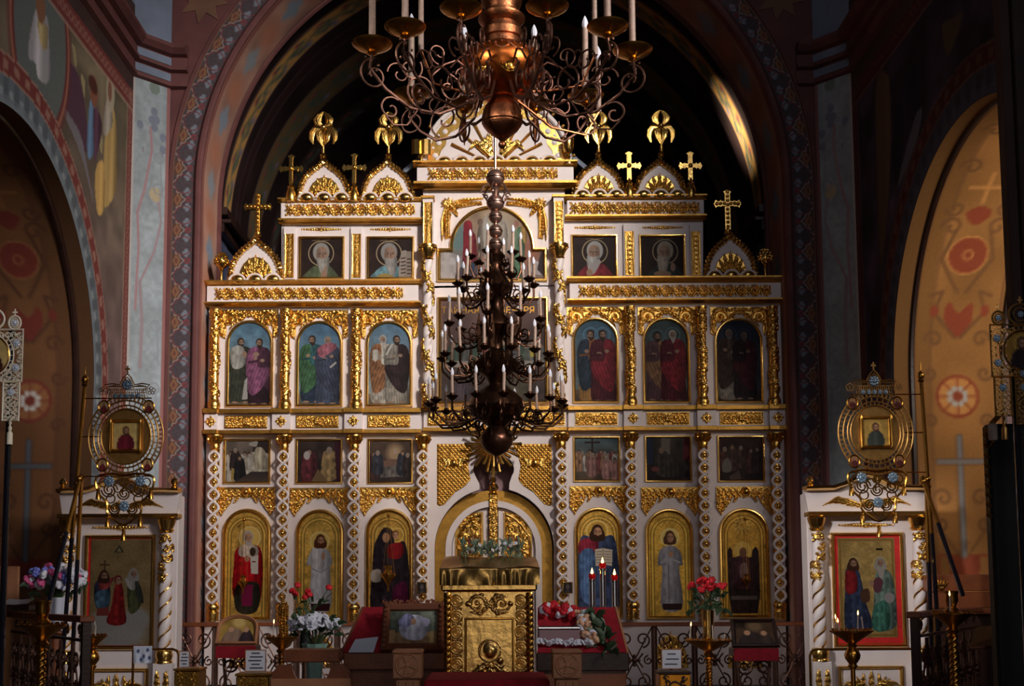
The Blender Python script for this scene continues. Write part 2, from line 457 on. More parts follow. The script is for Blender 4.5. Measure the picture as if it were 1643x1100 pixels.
# ------------------------------------------------------------------ carved relief (height fields)
class Relief:
    """height canvas in arbitrary units; x right, y DOWN; heights in the same units"""
    def __init__(s, w_, h, res=1.6):
        s.wd, s.ht, s.res = w_, h, res
        s.nx = int(w_ * res) + 1; s.ny = int(h * res) + 1
        s.X, s.Y = np.meshgrid(np.linspace(0, w_, s.nx), np.linspace(0, h, s.ny))
        s.H = np.zeros_like(s.X)
    def leaf(s, spine, W, H, lobes=4, vein=0.3, lobe=0.35):
        sp = np.asarray(spine, float)
        seg = np.hypot(*np.diff(sp, axis=0).T); cum = np.concatenate([[0], np.cumsum(seg)]); L = cum[-1]
        n = max(8, int(L * s.res * 0.9)); tt = np.linspace(0, 1, n)
        px = np.interp(tt * L, cum, sp[:, 0]); py = np.interp(tt * L, cum, sp[:, 1])
        x0, x1 = px.min() - W, px.max() + W; y0, y1 = py.min() - W, py.max() + W
        sel = (s.X >= x0) & (s.X <= x1) & (s.Y >= y0) & (s.Y <= y1)
        if not sel.any(): return s
        gx = s.X[sel][:, None]; gy = s.Y[sel][:, None]
        d = np.hypot(gx - px[None], gy - py[None]); k = d.argmin(1); dm = d.min(1); t = tt[k]
        w_ = W * np.sin(PI * np.clip(t, 0.03, 1) ** 0.75) ** 0.8
        w_ = w_ * (1 - lobe * 0.5 + lobe * 0.5 * np.cos(t * lobes * 2 * PI))
        e = np.clip(1 - (dm / np.maximum(w_, 1e-6)) ** 2, 0, 1)
        hh = H * np.sqrt(e) * (1 - vein * (0.5 + 0.5 * np.cos(t * lobes * 2 * PI + dm / W * 5))) * (1 - 0.35 * np.exp(-(dm / (0.14 * W)) ** 2))
        s.H[sel] = np.maximum(s.H[sel], hh); return s
    def rope(s, pts, W, H):
        return s.leaf(pts, W, H, lobes=0.01, vein=0, lobe=0)
    def scroll(s, cx, cy, r0, turns, a0, W, H, hand=1):
        a = np.linspace(0, turns * 2 * PI, int(18 * turns) + 4)
        r = r0 * (1 - 0.82 * a / a[-1])
        s.leaf(np.stack([cx + r * np.cos(a0 + hand * a), cy + r * np.sin(a0 + hand * a)], 1), W, H, lobes=3 * turns, vein=0.25, lobe=0.2)
        return s.dome(cx, cy, W * 0.9, H)
    def dome(s, cx, cy, r, H, ry=None):
        ry = ry or r
        e = np.clip(1 - ((s.X - cx) / r) ** 2 - ((s.Y - cy) / ry) ** 2, 0, 1)
        s.H = np.maximum(s.H, H * np.sqrt(e)); return s
    def rosette(s, cx, cy, r, n, H, a0=0.0):
        for i in range(n):
            a = a0 + 2 * PI * i / n
            s.leaf([(cx + r * 0.15 * math.cos(a), cy + r * 0.15 * math.sin(a)), (cx + r * math.cos(a), cy + r * math.sin(a))], r * 0.33 * 6 / max(n, 5), H * 0.85, lobes=1, vein=0.1, lobe=0.1)
        return s.dome(cx, cy, r * 0.28, H)
    def mirror_x(s):
        s.H = np.maximum(s.H, s.H[:, ::-1]); return s
    def mesh(s, name, sc, material='gold', eps=0.02, base=0.0, bend=None):
        """facade mesh: x right, z up (origin at top left -> centred in x, z=0 at the top), y towards viewer negative"""
        V = np.stack([(s.X - s.wd / 2) * sc, -base - s.H * sc, -s.Y * sc], -1)
        mk = s.H > eps
        mk2 = mk.copy()
        mk2[1:] |= mk[:-1]; mk2[:-1] |= mk[1:]; mk2[:, 1:] |= mk[:, :-1]; mk2[:, :-1] |= mk[:, 1:]
        if bend: V = bend(s, V)
        return grid_mesh(name, V, None, material, mk2)

def arc(cx, cy, r, a0, a1, n, ry=None):
    ry = ry or r
    return [(cx + r * math.cos(a0 + (a1 - a0) * i / n), cy + ry * math.sin(a0 + (a1 - a0) * i / n)) for i in range(n + 1)]
# ================================================================== THE SETTING
W = 4.78; RA = 3.95; ZA = 7.05; YF = -0.38; YB = 0.60
SY, SZ, SR = -4.40, 4.00, 2.37          # centre and radius of the arches in the side walls
XO = W + 1.32
ZTOP = 11.5
struct('floor', M().box(-11, 11, -24, 9, -0.3, 0.0), 'stone_floor')
sol = struct('floor_solea', M().box(-8.5, 8.5, -9.3, 9, 0.0, 0.3, 0.02), 'stone_floor')
# --- front wall with the great arch
def arch_poly(r, zc, x_out, z_top, z_bot, n=48):
    p = [(-x_out, z_bot), (-r, z_bot)] + [(x, z) for x, z in arc(0, zc, r, PI, 0, n)] + [(r, z_bot), (x_out, z_bot), (x_out, z_top), (-x_out, z_top)]
    return p
wf = struct('wall_front', M().prism(arch_poly(RA, ZA, 4.42, ZTOP, 0.3), YF, YB), 'plaster_red')
# chamfered corner piers
for s, side in ((-1, 'left'), (1, 'right')):
    m = M().prism([(s * W, -0.80), (s * 4.40, -0.40), (s * 4.40, 0.6), (s * 6.2, 0.6), (s * 6.2, -0.8)][::(1 if s > 0 else -1)], 0.3, ZTOP, axis='z')
    struct('wall_pier_' + side, m, 'plaster_slate')
# side walls with their arches
def side_poly(n=36):
    return [(-9.2, 0.3), (SY - SR, 0.3)] + arc(SY, SZ, SR, PI, 0, n) + [(SY + SR, 0.3), (-0.8, 0.3), (-0.8, 9.4), (-9.2, 9.4)]
WL = struct('wall_left', M().prism(side_poly(), -XO, -W, axis='x'), 'plaster_dark')
WR = struct('wall_right', M().prism(side_poly(), W, XO, axis='x'), 'plaster_dark')
# side chapels seen through the arches
for s, side, mt in ((-1, 'left', 'plaster_dark'), (1, 'right', 'plaster_mauve')):
    m = M().box(min(s * XO, s * 8.2), max(s * XO, s * 8.2), -1.95, -1.75, 0.3, 8)
    struct('wall_chapel_' + side, m, mt)
    struct('wall_chapel_side_' + side, M().box(min(s * 8.2, s * 8.4), max(s * 8.2, s * 8.4), -4.6, -1.75, 0.3, 8), mt)
# sanctuary behind the screen: walls, barrel vault with painted bands, end wall
for s, side in ((-1, 'left'), (1, 'right')):
    struct('wall_sanctuary_' + side, M().box(min(s * 3.97, s * 4.4), max(s * 3.97, s * 4.4), YB, 7.0, 0.3, ZA), 'plaster_blue')
    m = M()
    for k, (z0, z1, pr) in enumerate(((6.72, 6.86, .10), (6.86, 6.92, .20), (6.98, 7.10, .14))):
        m.box(min(s * 3.97, s * (3.97 - pr)), max(s * 3.97, s * (3.97 - pr)), YB + .02, 7.0, z0, z1, 0.01)
    struct('trim_%d' % (1 if s < 0 else 2), m, 'wood_dark')
struct('wall_back', M().prism(arch_poly(0.01, 0.35, 4.4, ZTOP, 0.3, 4), 7.0, 7.2), 'vault_dark')
cv = Cv(YB, 0, 7.0, 12.4, 26, (44, 30, 30))
cv.noise(0.3, .5, 3)
def vband(a, b, bg, vine):
    cv.poly([(a, 0), (b, 0), (b, 12.4), (a, 12.4)], bg)
    cv.line([(a + .03, 0), (a + .03, 12.4)], .05, (70, 52, 60)); cv.line([(b - .03, 0), (b - .03, 12.4)], .05, (70, 52, 60))
    mid = (a + b) / 2; hw = (b - a) / 2
    if vine:
        y = 0.2
        while y < 12.3:
            for sg in (-1, 1):
                cv.line([(mid + sg * hw * .5 * math.cos(t) * (1 - t / 9), y + .22 + .2 * math.sin(t) * (1 - t / 9)) for t in np.linspace(0, 7.5, 22)], .035, (74, 92, 84))
            cv.ell(mid - hw * .45, y + .2, .05, .06, (150, 70, 74)); cv.ell(mid + hw * .45, y + .46, .07, .05, (120, 116, 140))
            cv.line([(mid - hw * .2, y), (mid + hw * .6, y + .3), (mid - hw * .1, y + .5)], .04, (92, 100, 88))
            y += .5
vband(0.95, 1.5, (196, 148, 84), True)
vband(1.75, 2.1, (54, 34, 34), False)
vband(2.6, 3.5, (116, 94, 64), True)
vband(4.3, 4.9, (70, 54, 44), True)
th = np.linspace(0, PI, 120); ys = np.concatenate([np.arange(YB, 3.6, .022), np.linspace(3.6, 7.0, 40)])
TH, YS = np.meshgrid(th, ys, indexing='ij')
V = np.stack([-3.97 * np.cos(TH), YS, ZA + 3.97 * np.sin(TH)], -1)
o = obj('ceiling_vault', grid_mesh('ceiling_vault', V, cv.sample(YS, TH * 3.97), 'fresco')); tag(o, kind='structure')
# murals on the end wall of the sanctuary, faint
cv = Cv(-3.9, -11, 3.9, -4, 22, (52, 36, 36)); cv.noise(.3, .5, 5)
for x0 in (-2.3, -.9, .9, 2.3):
    cv.ring(x0, -8.6, .42, .05, (104, 78, 66)); cv.ell(x0, -8.6, .2, .26, (96, 66, 56))
    cv.blob([(x0 - .25, -8.3), (x0 + .25, -8.3), (x0 + .6, -7.4), (x0 + .6, -5), (x0 - .6, -5), (x0 - .6, -7.4)], (74, 66, 78), fold=.3, fscale=.3)
gx, gz = np.meshgrid(np.linspace(-3.96, 3.96, 120), np.linspace(4.5, 11, 110))
V = np.stack([gx, np.full_like(gx, 6.985), gz], -1)
mk = (gz < ZA) | (np.hypot(gx, gz - ZA) < 3.93)
obj('mural', grid_mesh('mural', V, cv.sample(gx, -gz), 'fresco', mk), parent=bpy.data.objects['wall_back'])

# --- painted bands of the great arch
def arch_path(r, s_list, z0=0.3):
    """distance along (up the left leg, over, down the right leg) -> (x, z, nx, nz)"""
    leg = ZA - z0; s_list = np.asarray(s_list); al = (s_list - leg) / RA
    al = np.clip(al, 0, PI)
    x = np.where(s_list < leg, -r, np.where(s_list > leg + PI * RA, r, -r * np.cos(al)))
    z = np.where(s_list < leg, z0 + s_list, np.where(s_list > leg + PI * RA, ZA - (s_list - leg - PI * RA), ZA + r * np.sin(al)))
    return x, z
LEN = 2 * (ZA - .3) + PI * RA
orn = Cv(0, 0, 36, 51, 2.2, (74, 70, 78)); orn.noise(.12, 3, 4)
for oy in (-51, 0, 51):
    orn.ell(9, 26 + oy, 9, 15, (98, 66, 52)); orn.poly([(3, 26 + oy), (9, 15 + oy), (16, 26 + oy), (9, 37 + oy)], (176, 118, 72)); orn.poly([(6, 26 + oy), (9, 20 + oy), (12, 26 + oy), (9, 32 + oy)], (130, 72, 56))
    orn.line([(2, 4 + oy), (8, 9 + oy), (8, 14 + oy), (14, 15 + oy), (15, 20 + oy), (22, 26 + oy), (15, 32 + oy), (14, 37 + oy), (8, 38 + oy), (8, 43 + oy), (2, 48 + oy)], 1.5, (206, 198, 186))
    for q in (13, 39):
        for dx, dy in ((0, -4), (-3, 0), (3, 0), (0, 4)): orn.ell(25 + dx, q + dy + oy, 3.2, 3.2, (142, 166, 184))
    orn.ring(27, 26 + oy, 4, 2, (176, 62, 66)); orn.ell(27, 26 + oy, 2, 2, (120, 60, 70))
    orn.line(arc(20, 0 + oy, 15, 0.1, PI - .1, 14), 1.8, (140, 54, 56)); orn.line(arc(20, 51 + oy, 15, PI + .1, 2 * PI - .1, 14), 1.8, (140, 54, 56))
orn.poly([(33.5, 0), (36, 0), (36, 51), (33.5, 51)], (60, 36, 36)); orn.poly([(0, 0), (1.4, 0), (1.4, 51), (0, 51)], (150, 110, 84))
om = orn.c.mean((0, 1)); orn.c = (om + (orn.c - om) * .62) * .9
ss = np.arange(0, LEN, .0115); uu = np.linspace(0, 1, 30)
def band(name, r0, r1, y, fn, parent, mt='fresco'):
    SSg, UU = np.meshgrid(ss, uu, indexing='ij')
    xo, zo = arch_path(r1, ss); xi, zi = arch_path(r0, ss)
    Xg = xo[:, None] * (1 - uu) + xi[:, None] * uu; Zg = zo[:, None] * (1 - uu) + zi[:, None] * uu
    V = np.stack([Xg, np.full_like(Xg, y), Zg], -1)
    return obj(name, grid_mesh(name, V, fn(UU, SSg), mt), parent=parent)
band('painted_border', RA + .10, RA + .40, YF - .004, lambda u, s: orn.sample(u * 36, (s / .0083) % 51), wf)
m = M()
def moulding(r, z0, rad, y, n=150, flat=1.0):
    sv = np.linspace(0, LEN, n); x, z = arch_path(r, sv, z0); return [(a, y, b) for a, b in zip(x, z)]
struct('trim_3', M().tube(moulding(RA + .045, .3, .05, YF - .01), .05, 8), 'plaster_red', smooth=True)
struct('trim_4', M().tube(moulding(RA + .43, .3, .02, YF - .005), .028, 6), 'plaster_red', smooth=True)
# soffit of the arch: pale painted intrados
cv = Cv(0, 0, 1.0, LEN, 24, (172, 132, 116)); cv.noise(.16, .3, 9)
y = 0.3; k = 0
while y < LEN:
    c = ((134, 146, 160), (146, 150, 156))[k % 2]
    for dx, dy in ((0, -.1), (-.09, 0), (.09, 0), (0, .1), (0, 0)): cv.ell(.5 + dx * 1.3, y + dy * 1.3, .09, .09, c, soft=.8)
    cv.ell(.5, y + .45, .3, .2, (182, 122, 98), soft=1.2)
    y += .95; k += 1
cv.line([(.06, 0), (.06, LEN)], .07, (120, 66, 62)); cv.line([(.95, 0), (.95, LEN)], .06, (94, 62, 66))
xs_, zs_ = arch_path(RA - .004, ss[::2]); yy = np.linspace(YF, YB, 26)
V = np.stack([np.repeat(xs_[:, None], 26, 1), np.repeat(yy[None], len(xs_), 0), np.repeat(zs_[:, None], 26, 1)], -1)
obj('painted_soffit', grid_mesh('painted_soffit', V, cv.sample(np.repeat((yy - YF)[None] / (YB - YF), len(xs_), 0), np.repeat(ss[::2][:, None], 26, 1)), 'fresco'), parent=wf)
struct('trim_5', M().tube(moulding(RA - .015, .3, .03, YB - .03), .04, 6), 'plaster_red', smooth=True)
# star-patterned spandrels beside the arch
for s in (-1, 1):
    m = M(); x0, z0 = s * 3.35, 10.55
    for k in range(2):
        st = [(x0 + (1 if j % 2 else .55) * .36 * math.cos(j * PI / 8 + .2), z0 - .85 * k + (1 if j % 2 else .55) * .36 * math.sin(j * PI / 8 + .2)) for j in range(16)]
        m.prism([(a + s * 0.62 * (k), b) for a, b in st], YF - .012, YF - .001)
    obj('painted_star', m, 'plaster_brown', wf, smooth=False)

# --- painted corner piers
cv = Cv(0, -8.5, .56, -.3, 78, (150, 162, 172)); cv.noise(.1, .25, 5); cv.noise(.1, .06, 6)
G = lambda px, py: ((px - 200) / 75 * .56, -P(px, py, -.6).z)
vine = (122, 104, 112)
cv.line([G(214, 500), G(216, 440), G(218, 400), G(214, 345), G(226, 310), G(240, 240), G(236, 205)], .035, (170, 108, 116))
cv.line([G(222, 455), G(250, 400), G(262, 350), G(255, 320)], .028, (164, 112, 124))
cv.line([G(222, 455), G(228, 520), G(226, 590)], .05, (150, 120, 130))
for px, py in ((243, 178), (248, 190), (239, 192), (244, 203), (262, 215), (262, 235), (215, 205)): cv.ell(*G(px, py), .05, .06, (100, 108, 134))
cv.ell(*G(243, 140), .08, .09, (104, 122, 110)); cv.ell(*G(249, 310), .09, .1, (196, 168, 120))
for a in (0, 1): cv.line([G(222 + a * 38, 240 + 6 * math.sin(t * 3)) for t in np.linspace(0, 1, 6)], .02, vine)
for py in (250, 300, 520, 620, 700, 800, 900): cv.ring(*G(255, py), .07, .018, (130, 134, 146)); cv.line([G(258, py), G(262, py + 60)], .015, (126, 130, 142))
cv.line([(.015, -8.5), (.015, -.3)], .03, (196, 180, 176)); cv.line([(.535, -8.5), (.535, -.3)], .05, (146, 64, 58))
vm = cv.c.mean((0, 1)); cv.c = (vm + (cv.c - vm) * .6) * np.array([.96, .97, .94])
n1, n2 = 60, 620
uu2 = np.linspace(0, 1, n1); zz2 = np.linspace(.3, 8.5, n2)
for s, side in ((-1, 'left'), (1, 'right')):
    U, Z = np.meshgrid(uu2, zz2)
    V = np.stack([s * (W + (4.40 - W) * U) - s * .003, -.80 + .40 * U - .003, Z], -1)
    obj('painted_vine', grid_mesh('painted_vine', V, cv.sample(U * .56, -Z), 'fresco'), parent=bpy.data.objects['wall_pier_' + side])
# cornice running round wall, pier and arch wall
zc_ = lambda py: P(250, py, -.6).z
prof = [(.0, zc_(133)), (.07, zc_(131)), (.07, zc_(126)), (.02, zc_(124)), (.02, zc_(108)), (.10, zc_(106)), (.10, zc_(101)), (.05, zc_(99)), (.05, zc_(84)), (.13, zc_(82)), (.20, zc_(75)), (.20, zc_(69)), (.0, zc_(64))]
for s, side, nn in ((-1, 'left', 6), (1, 'right', 7)):
    plan = [(s * W, -9.2), (s * W, -.80), (s * 4.40, -.40), (s * 4.16, -.38)]
    nrm = [(-s, 0), (-s * .92, -.38), (-s * .38, -.92), (0, -1)]
    m = M(); vs = []; fs = []; q = len(prof)
    for (px_, py_), (nx, ny) in zip(plan, nrm):
        for off, z in prof: vs.append((px_ + nx * off, py_ + ny * off, z))
    for i in range(len(plan) - 1):
        for k in range(q - 1):
            f = (i * q + k, i * q + k + 1, (i + 1) * q + k + 1, (i + 1) * q + k)
            fs.append(f if s < 0 else f[::-1])
    fs.append(tuple((len(plan) - 1) * q + k for k in range(q)))
    m.add(vs, fs)
    struct('trim_%d' % nn, m, 'plaster_red')
    # blue-grey frieze strips on the chamfer
    m = M()
    for za, zb, of in ((zc_(122), zc_(110), .024), (zc_(98), zc_(86), .054)):
        a = Vector((s * (W - .92 * of), -.8 - .38 * of, 0)); b = Vector((s * (4.40 - .38 * of), -.40 - .92 * of, 0)); n = Vector((-s * .02, -.02, 0)) * .2
        m.add([(a + n) + Vector((0, 0, za)), (b + n) + Vector((0, 0, za)), (b + n) + Vector((0, 0, zb)), (a + n) + Vector((0, 0, zb))], [(0, 1, 2, 3)])
    obj('painted_frieze', m, 'plaster_slate', bpy.data.objects['trim_%d' % nn], smooth=False)
# upper storey above the side cornices
for s, side in ((-1, 'left'), (1, 'right')):
    struct('wall_upper_' + side, M().box(min(s * (W + .12), s * XO), max(s * (W + .12), s * XO), -9.2, -.8, 9.4, ZTOP), 'plaster_red')

# --- side wall murals
def wallcv(kind):
    c = Cv(-9.2, -8.55, -.8, -1.0, 42, (118, 92, 88))
    L = lambda px, py: (lambda q: (q.y, -q.z))(PX(px, py, -W))
    if kind == 'left':
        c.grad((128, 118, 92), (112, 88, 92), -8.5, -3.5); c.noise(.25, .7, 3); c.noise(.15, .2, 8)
        c.blob([L(100, 95), L(125, 120), L(140, 200), L(140, 245), L(105, 190), L(92, 140)], (96, 66, 82))
        c.blob([L(95, 165), L(112, 185), L(130, 220), L(140, 270), L(150, 330), L(130, 250)], (134, 128, 134))
        for q in range(5): c.blob([L(115 + 14 * q, 70 + 50 * q), L(122 + 14 * q, 85 + 45 * q), L(121 + 14 * q, 110 + 46 * q)], (176, 160, 120))
        # robed figures
        c.blob([L(145, 160), L(152, 168), L(153, 190), L(150, 245), L(140, 250), L(141, 190)], (112, 142, 176), fold=.2, fscale=.15)
        c.blob([L(150, 175), L(160, 185), L(163, 210), L(152, 260), L(150, 230)], (88, 60, 76), fold=.2, fscale=.15); c.ell(*L(150.5, 147), .13, .19, (150, 96, 74)); c.ell(*L(149, 136), .16, .1, (92, 52, 44))
        c.blob([L(174, 160), L(180, 165), L(186, 200), L(187, 250), L(186, 305), L(165, 330), L(167, 230)], (222, 186, 118), fold=.2, fscale=.15)
        c.blob([L(172, 155), L(178, 160), L(180, 200), L(168, 218), L(165, 195)], (206, 194, 178), fold=.15, fscale=.2)
        c.ell(*L(177, 148), .16, .26, (196, 184, 160)); c.ell(*L(176, 146), .08, .13, (150, 106, 84))
        c.blob([L(155, 265), L(166, 262), L(167, 330), L(157, 345), L(152, 300)], (212, 172, 104), fold=.25, fscale=.15)
        # oval medallion
        oc = L(66, 55); c.ell(oc[0], oc[1], .86, 1.15, (122, 58, 56)); c.ell(oc[0], oc[1], .72, .98, (112, 118, 116), soft=.05); c.ring(oc[0], oc[1], .80, .05, (176, 118, 96), ry=1.06)
        c.blob([L(58, 12), L(68, 18), L(76, 30), L(78, 60), L(79, 128), L(62, 128), L(56, 100), L(46, 95), L(47, 60)], (206, 202, 206), fold=.18, fscale=.16)
        c.blob([L(60, 30), L(70, 38), L(76, 44), L(74, 80), L(64, 70)], (218, 194, 140), fold=.2, fscale=.14); c.ell(*L(65, 12), .13, .17, (150, 106, 80))
        bord = (132, 66, 62); edge = (186, 150, 130)
    else:  # right wall: the dimness of its shaded side is painted into these colours
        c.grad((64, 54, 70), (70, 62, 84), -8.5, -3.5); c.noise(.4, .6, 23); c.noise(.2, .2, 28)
        R_ = lambda px, py: (lambda q: (q.y, -q.z))(PX(px, py, W))
        c.blob([R_(1450, 130), R_(1462, 110), R_(1480, 100), R_(1475, 160), R_(1455, 230), R_(1440, 300), R_(1432, 230)], (50, 46, 66), fold=.3, fscale=.3)
        c.blob([R_(1512, 40), R_(1530, 30), R_(1545, 20), R_(1535, 60), R_(1520, 90)], (110, 92, 76)); c.blob([R_(1468, 190), R_(1480, 175), R_(1470, 230), R_(1440, 300)], (110, 110, 132))
        c.blob([R_(1405, 150), R_(1425, 120), R_(1430, 200), R_(1425, 330), R_(1412, 420)], (104, 84, 70), fold=.3, fscale=.3)
        bord = (92, 48, 48); edge = (130, 100, 90)
    # borders: by the pier, under the cornice
    c.poly([(-1.0, -8.6), (-.8, -8.6), (-.8, -1), (-1.0, -1)], bord); c.line([(-1.02, -8.6), (-1.02, -1)], .03, edge)
    c.poly([(-9.2, -8.6), (-.8, -8.6), (-.8, -7.95), (-9.2, -7.95)], bord); c.line([(-9.2, -7.93), (-.8, -7.93)], .035, edge)
    for k in range(60): c.ring(-.9, -1.4 - k * .13, .045, .018, edge)
    for k in range(64): c.ring(-9.1 + k * .13, -8.08, .05, .018, edge)
    # ring borders round the side arch
    rr = np.where(-c.Y > SZ, np.hypot(c.X - SY, -c.Y - SZ), np.abs(c.X - SY))
    al = np.where(-c.Y > SZ, np.arctan2(-c.Y - SZ, c.X - SY) * SR, -(-c.Y - SZ) * -1)
    def ringc(r0, r1, col): c.put(((rr >= r0) & (rr < r1)).astype(float), col)
    k1 = (118, 126, 132) if kind == 'left' else (82, 84, 104)
    ringc(SR - .1, SR + .30, k1)
    pt = 0.5 + 0.5 * np.cos(al * 2 * PI / .24); c.put(((rr > SR + .05) & (rr < SR + .27) & (pt > .55)).astype(float) * .5, (84, 88, 96) if kind == 'left' else (60, 60, 76))
    c.put(((rr > SR + .10) & (rr < SR + .16) & (pt < .3)).astype(float) * .8, (170, 178, 180) if kind == 'left' else (96, 98, 116))
    ringc(SR + .30, SR + .50, bord); ringc(SR + .285, SR + .305, edge); ringc(SR + .485, SR + .505, edge)
    c.put(((np.abs(rr - SR - .395) < .05) & (pt > .6)).astype(float) * .7, edge)
    return c
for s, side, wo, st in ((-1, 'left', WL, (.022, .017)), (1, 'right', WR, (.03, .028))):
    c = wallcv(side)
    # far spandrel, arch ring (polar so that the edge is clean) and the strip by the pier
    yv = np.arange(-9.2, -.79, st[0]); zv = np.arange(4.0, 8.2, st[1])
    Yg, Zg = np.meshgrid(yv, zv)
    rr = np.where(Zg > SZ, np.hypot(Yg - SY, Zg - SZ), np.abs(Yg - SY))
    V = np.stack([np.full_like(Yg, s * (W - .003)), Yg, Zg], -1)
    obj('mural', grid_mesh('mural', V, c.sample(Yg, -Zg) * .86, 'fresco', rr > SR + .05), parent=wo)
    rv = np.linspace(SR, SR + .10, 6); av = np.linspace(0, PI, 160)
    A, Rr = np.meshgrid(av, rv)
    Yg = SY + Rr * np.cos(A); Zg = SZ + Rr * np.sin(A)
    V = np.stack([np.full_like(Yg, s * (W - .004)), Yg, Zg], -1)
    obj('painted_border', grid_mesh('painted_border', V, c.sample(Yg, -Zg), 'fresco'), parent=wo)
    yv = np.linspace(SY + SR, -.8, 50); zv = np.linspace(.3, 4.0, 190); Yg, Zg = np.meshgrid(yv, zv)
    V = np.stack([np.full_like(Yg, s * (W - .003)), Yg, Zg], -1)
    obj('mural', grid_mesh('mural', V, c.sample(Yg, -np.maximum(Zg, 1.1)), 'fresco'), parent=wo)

# --- painted vaults (intrados) of the side arches
JL = SZ - .3; ILEN = 2 * JL + PI * SR
def ipt(u, v, s):
    """u outwards from the nave face, v along: up the far jamb, over, down the near jamb"""
    X = s * (W + u)
    al = np.clip((v - JL) / SR, 0, PI)
    Y = np.where(v < JL, SY + SR, np.where(v > JL + PI * SR, SY - SR, SY + SR * np.cos(al)))
    Z = np.where(v < JL, .3 + v, np.where(v > JL + PI * SR, SZ - (v - JL - PI * SR), SZ + SR * np.sin(al)))
    return X, Y, Z
def solve_v(py, u=.75):
    vv = np.linspace(0, JL + SR * 1.5, 400); best = 0; bd = 1e9
    for v in vv:
        x, y, z = ipt(u, np.array(v), 1); d = Vector((float(x), float(y), float(z))) - CAM
        yy_ = CY - F * d.dot(_up) / d.dot(_fw)
        if abs(yy_ - py) < bd: bd = abs(yy_ - py); best = v
    return best
U0 = .75
v_ = {p: solve_v(p) for p in (890, 800, 740, 700, 635, 560, 500, 408, 350, 300, 250)}
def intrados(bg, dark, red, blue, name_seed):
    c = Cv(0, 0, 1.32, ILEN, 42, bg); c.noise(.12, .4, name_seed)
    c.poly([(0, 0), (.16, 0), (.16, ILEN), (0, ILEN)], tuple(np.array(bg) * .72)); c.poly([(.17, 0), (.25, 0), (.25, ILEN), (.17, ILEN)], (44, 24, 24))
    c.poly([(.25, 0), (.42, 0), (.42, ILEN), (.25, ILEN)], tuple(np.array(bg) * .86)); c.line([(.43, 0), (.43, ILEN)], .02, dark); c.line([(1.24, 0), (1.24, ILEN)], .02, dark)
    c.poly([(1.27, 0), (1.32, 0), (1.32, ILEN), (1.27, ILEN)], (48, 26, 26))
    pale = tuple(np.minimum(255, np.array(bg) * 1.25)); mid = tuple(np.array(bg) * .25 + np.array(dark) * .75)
    def sym(fn):
        for q in (-1, 1): fn(q)
    def curl(x, y, r, q, t1=7.0, flip=1, wd=.035): c.line([(U0 + q * (x + r * (1 - t / (t1 + 1.5)) * math.cos(t)), y + flip * r * (1 - t / (t1 + 1.5)) * math.sin(t)) for t in np.linspace(0, t1, 26)], wd, mid)
    for base in (0, 1):
        f = (lambda v: v) if base == 0 else (lambda v: ILEN - v)
        g = 1 if base == 0 else -1
        # vase and tall cross on the jamb
        a, b = f(v_[890]), f(v_[700])
        c.poly([(U0 - .16, a - g * .28), (U0 + .16, a - g * .28), (U0 + .2, a), (U0 - .2, a)], red); c.line([(U0 - .3, a - g * .5), (U0 - .3, a), (U0 - .2, a)], .03, red); c.line([(U0 + .3, a - g * .5), (U0 + .3, a), (U0 + .2, a)], .03, red)
        c.line([(U0, a), (U0, b)], .085, dark); c.line([(U0, a), (U0, b)], .06, blue)
        y = f(v_[740]); c.line([(U0 - .26, y), (U0 + .26, y)], .075, dark); c.line([(U0 - .26, y), (U0 + .26, y)], .05, blue)
        sym(lambda q: (curl(.22, f(v_[800]), .12, q), curl(.26, f(v_[800]) - g * .3, .1, q, flip=-1), c.line([(U0 + q * .05, a), (U0 + q * .25, f(v_[800]) - g * .4), (U0 + q * .34, f(v_[800]))], .025, mid)))
        # wheel
        y = f(v_[635]); c.ell(U0, y, .26, .26, red, soft=.04); c.ell(U0, y, .225, .225, pale, soft=.04)
        for k in range(8): c.line([(U0, y), (U0 + .24 * math.cos(k * PI / 4), y + .24 * math.sin(k * PI / 4))], .02, red)
        for k in range(8): c.ell(U0 + .095 * math.cos((k + .5) * PI / 4), y + .095 * math.sin((k + .5) * PI / 4), .035, .035, (210, 204, 196))
        c.ell(U0, y, .06, .06, red)
        sym(lambda q: (curl(.33, y - g * .3, .09, q), curl(.33, y + g * .28, .1, q, flip=-1)))
        # lily
        y = f(v_[500])
        c.blob([(U0, y - g * .3), (U0 + .16, y - g * .1), (U0 + .14, y + g * .12), (U0, y), (U0 - .14, y + g * .12), (U0 - .16, y - g * .1)], red)
        sym(lambda q: (c.line([(U0 + q * .03, y - g * .3), (U0 + q * .3, y), (U0 + q * .22, y + g * .25), (U0 + q * .36, y + g * .2)], .04, mid), curl(.28, y - g * .32, .11, q), c.ell(U0 + q * .3, y + g * .02, .05, .07, red)))
        # red disc
        y = f(v_[408]); c.ell(U0, y, .24, .24, pale, soft=.04); c.ell(U0, y, .22, .22, red, soft=.04); c.ring(U0, y, .055, .02, pale)
        sym(lambda q: (curl(.26, y + g * .35, .13, q), c.line([(U0 + q * .05, y - g * .45), (U0 + q * .3, y - g * .05), (U0 + q * .2, y + g * .3)], .04, mid)))
        # crosslet and upper scrolls
        y = f(v_[300]); c.line([(U0 - .2, y), (U0 + .2, y)], .045, pale); c.line([(U0, y - g * .2), (U0, y + g * .2)], .045, pale)
        c.blob([(U0, y - g * .5), (U0 + .15, y - g * .35), (U0, y - g * .25), (U0 - .15, y - g * .35)], red)
        sym(lambda q: (curl(.28, y + g * .3, .13, q), curl(.28, y - g * .28, .11, q, flip=-1)))
        y = f(v_[250] + .45); c.ell(U0, y, .14, .14, red, soft=.1); sym(lambda q: curl(.26, y, .14, q))
    return c
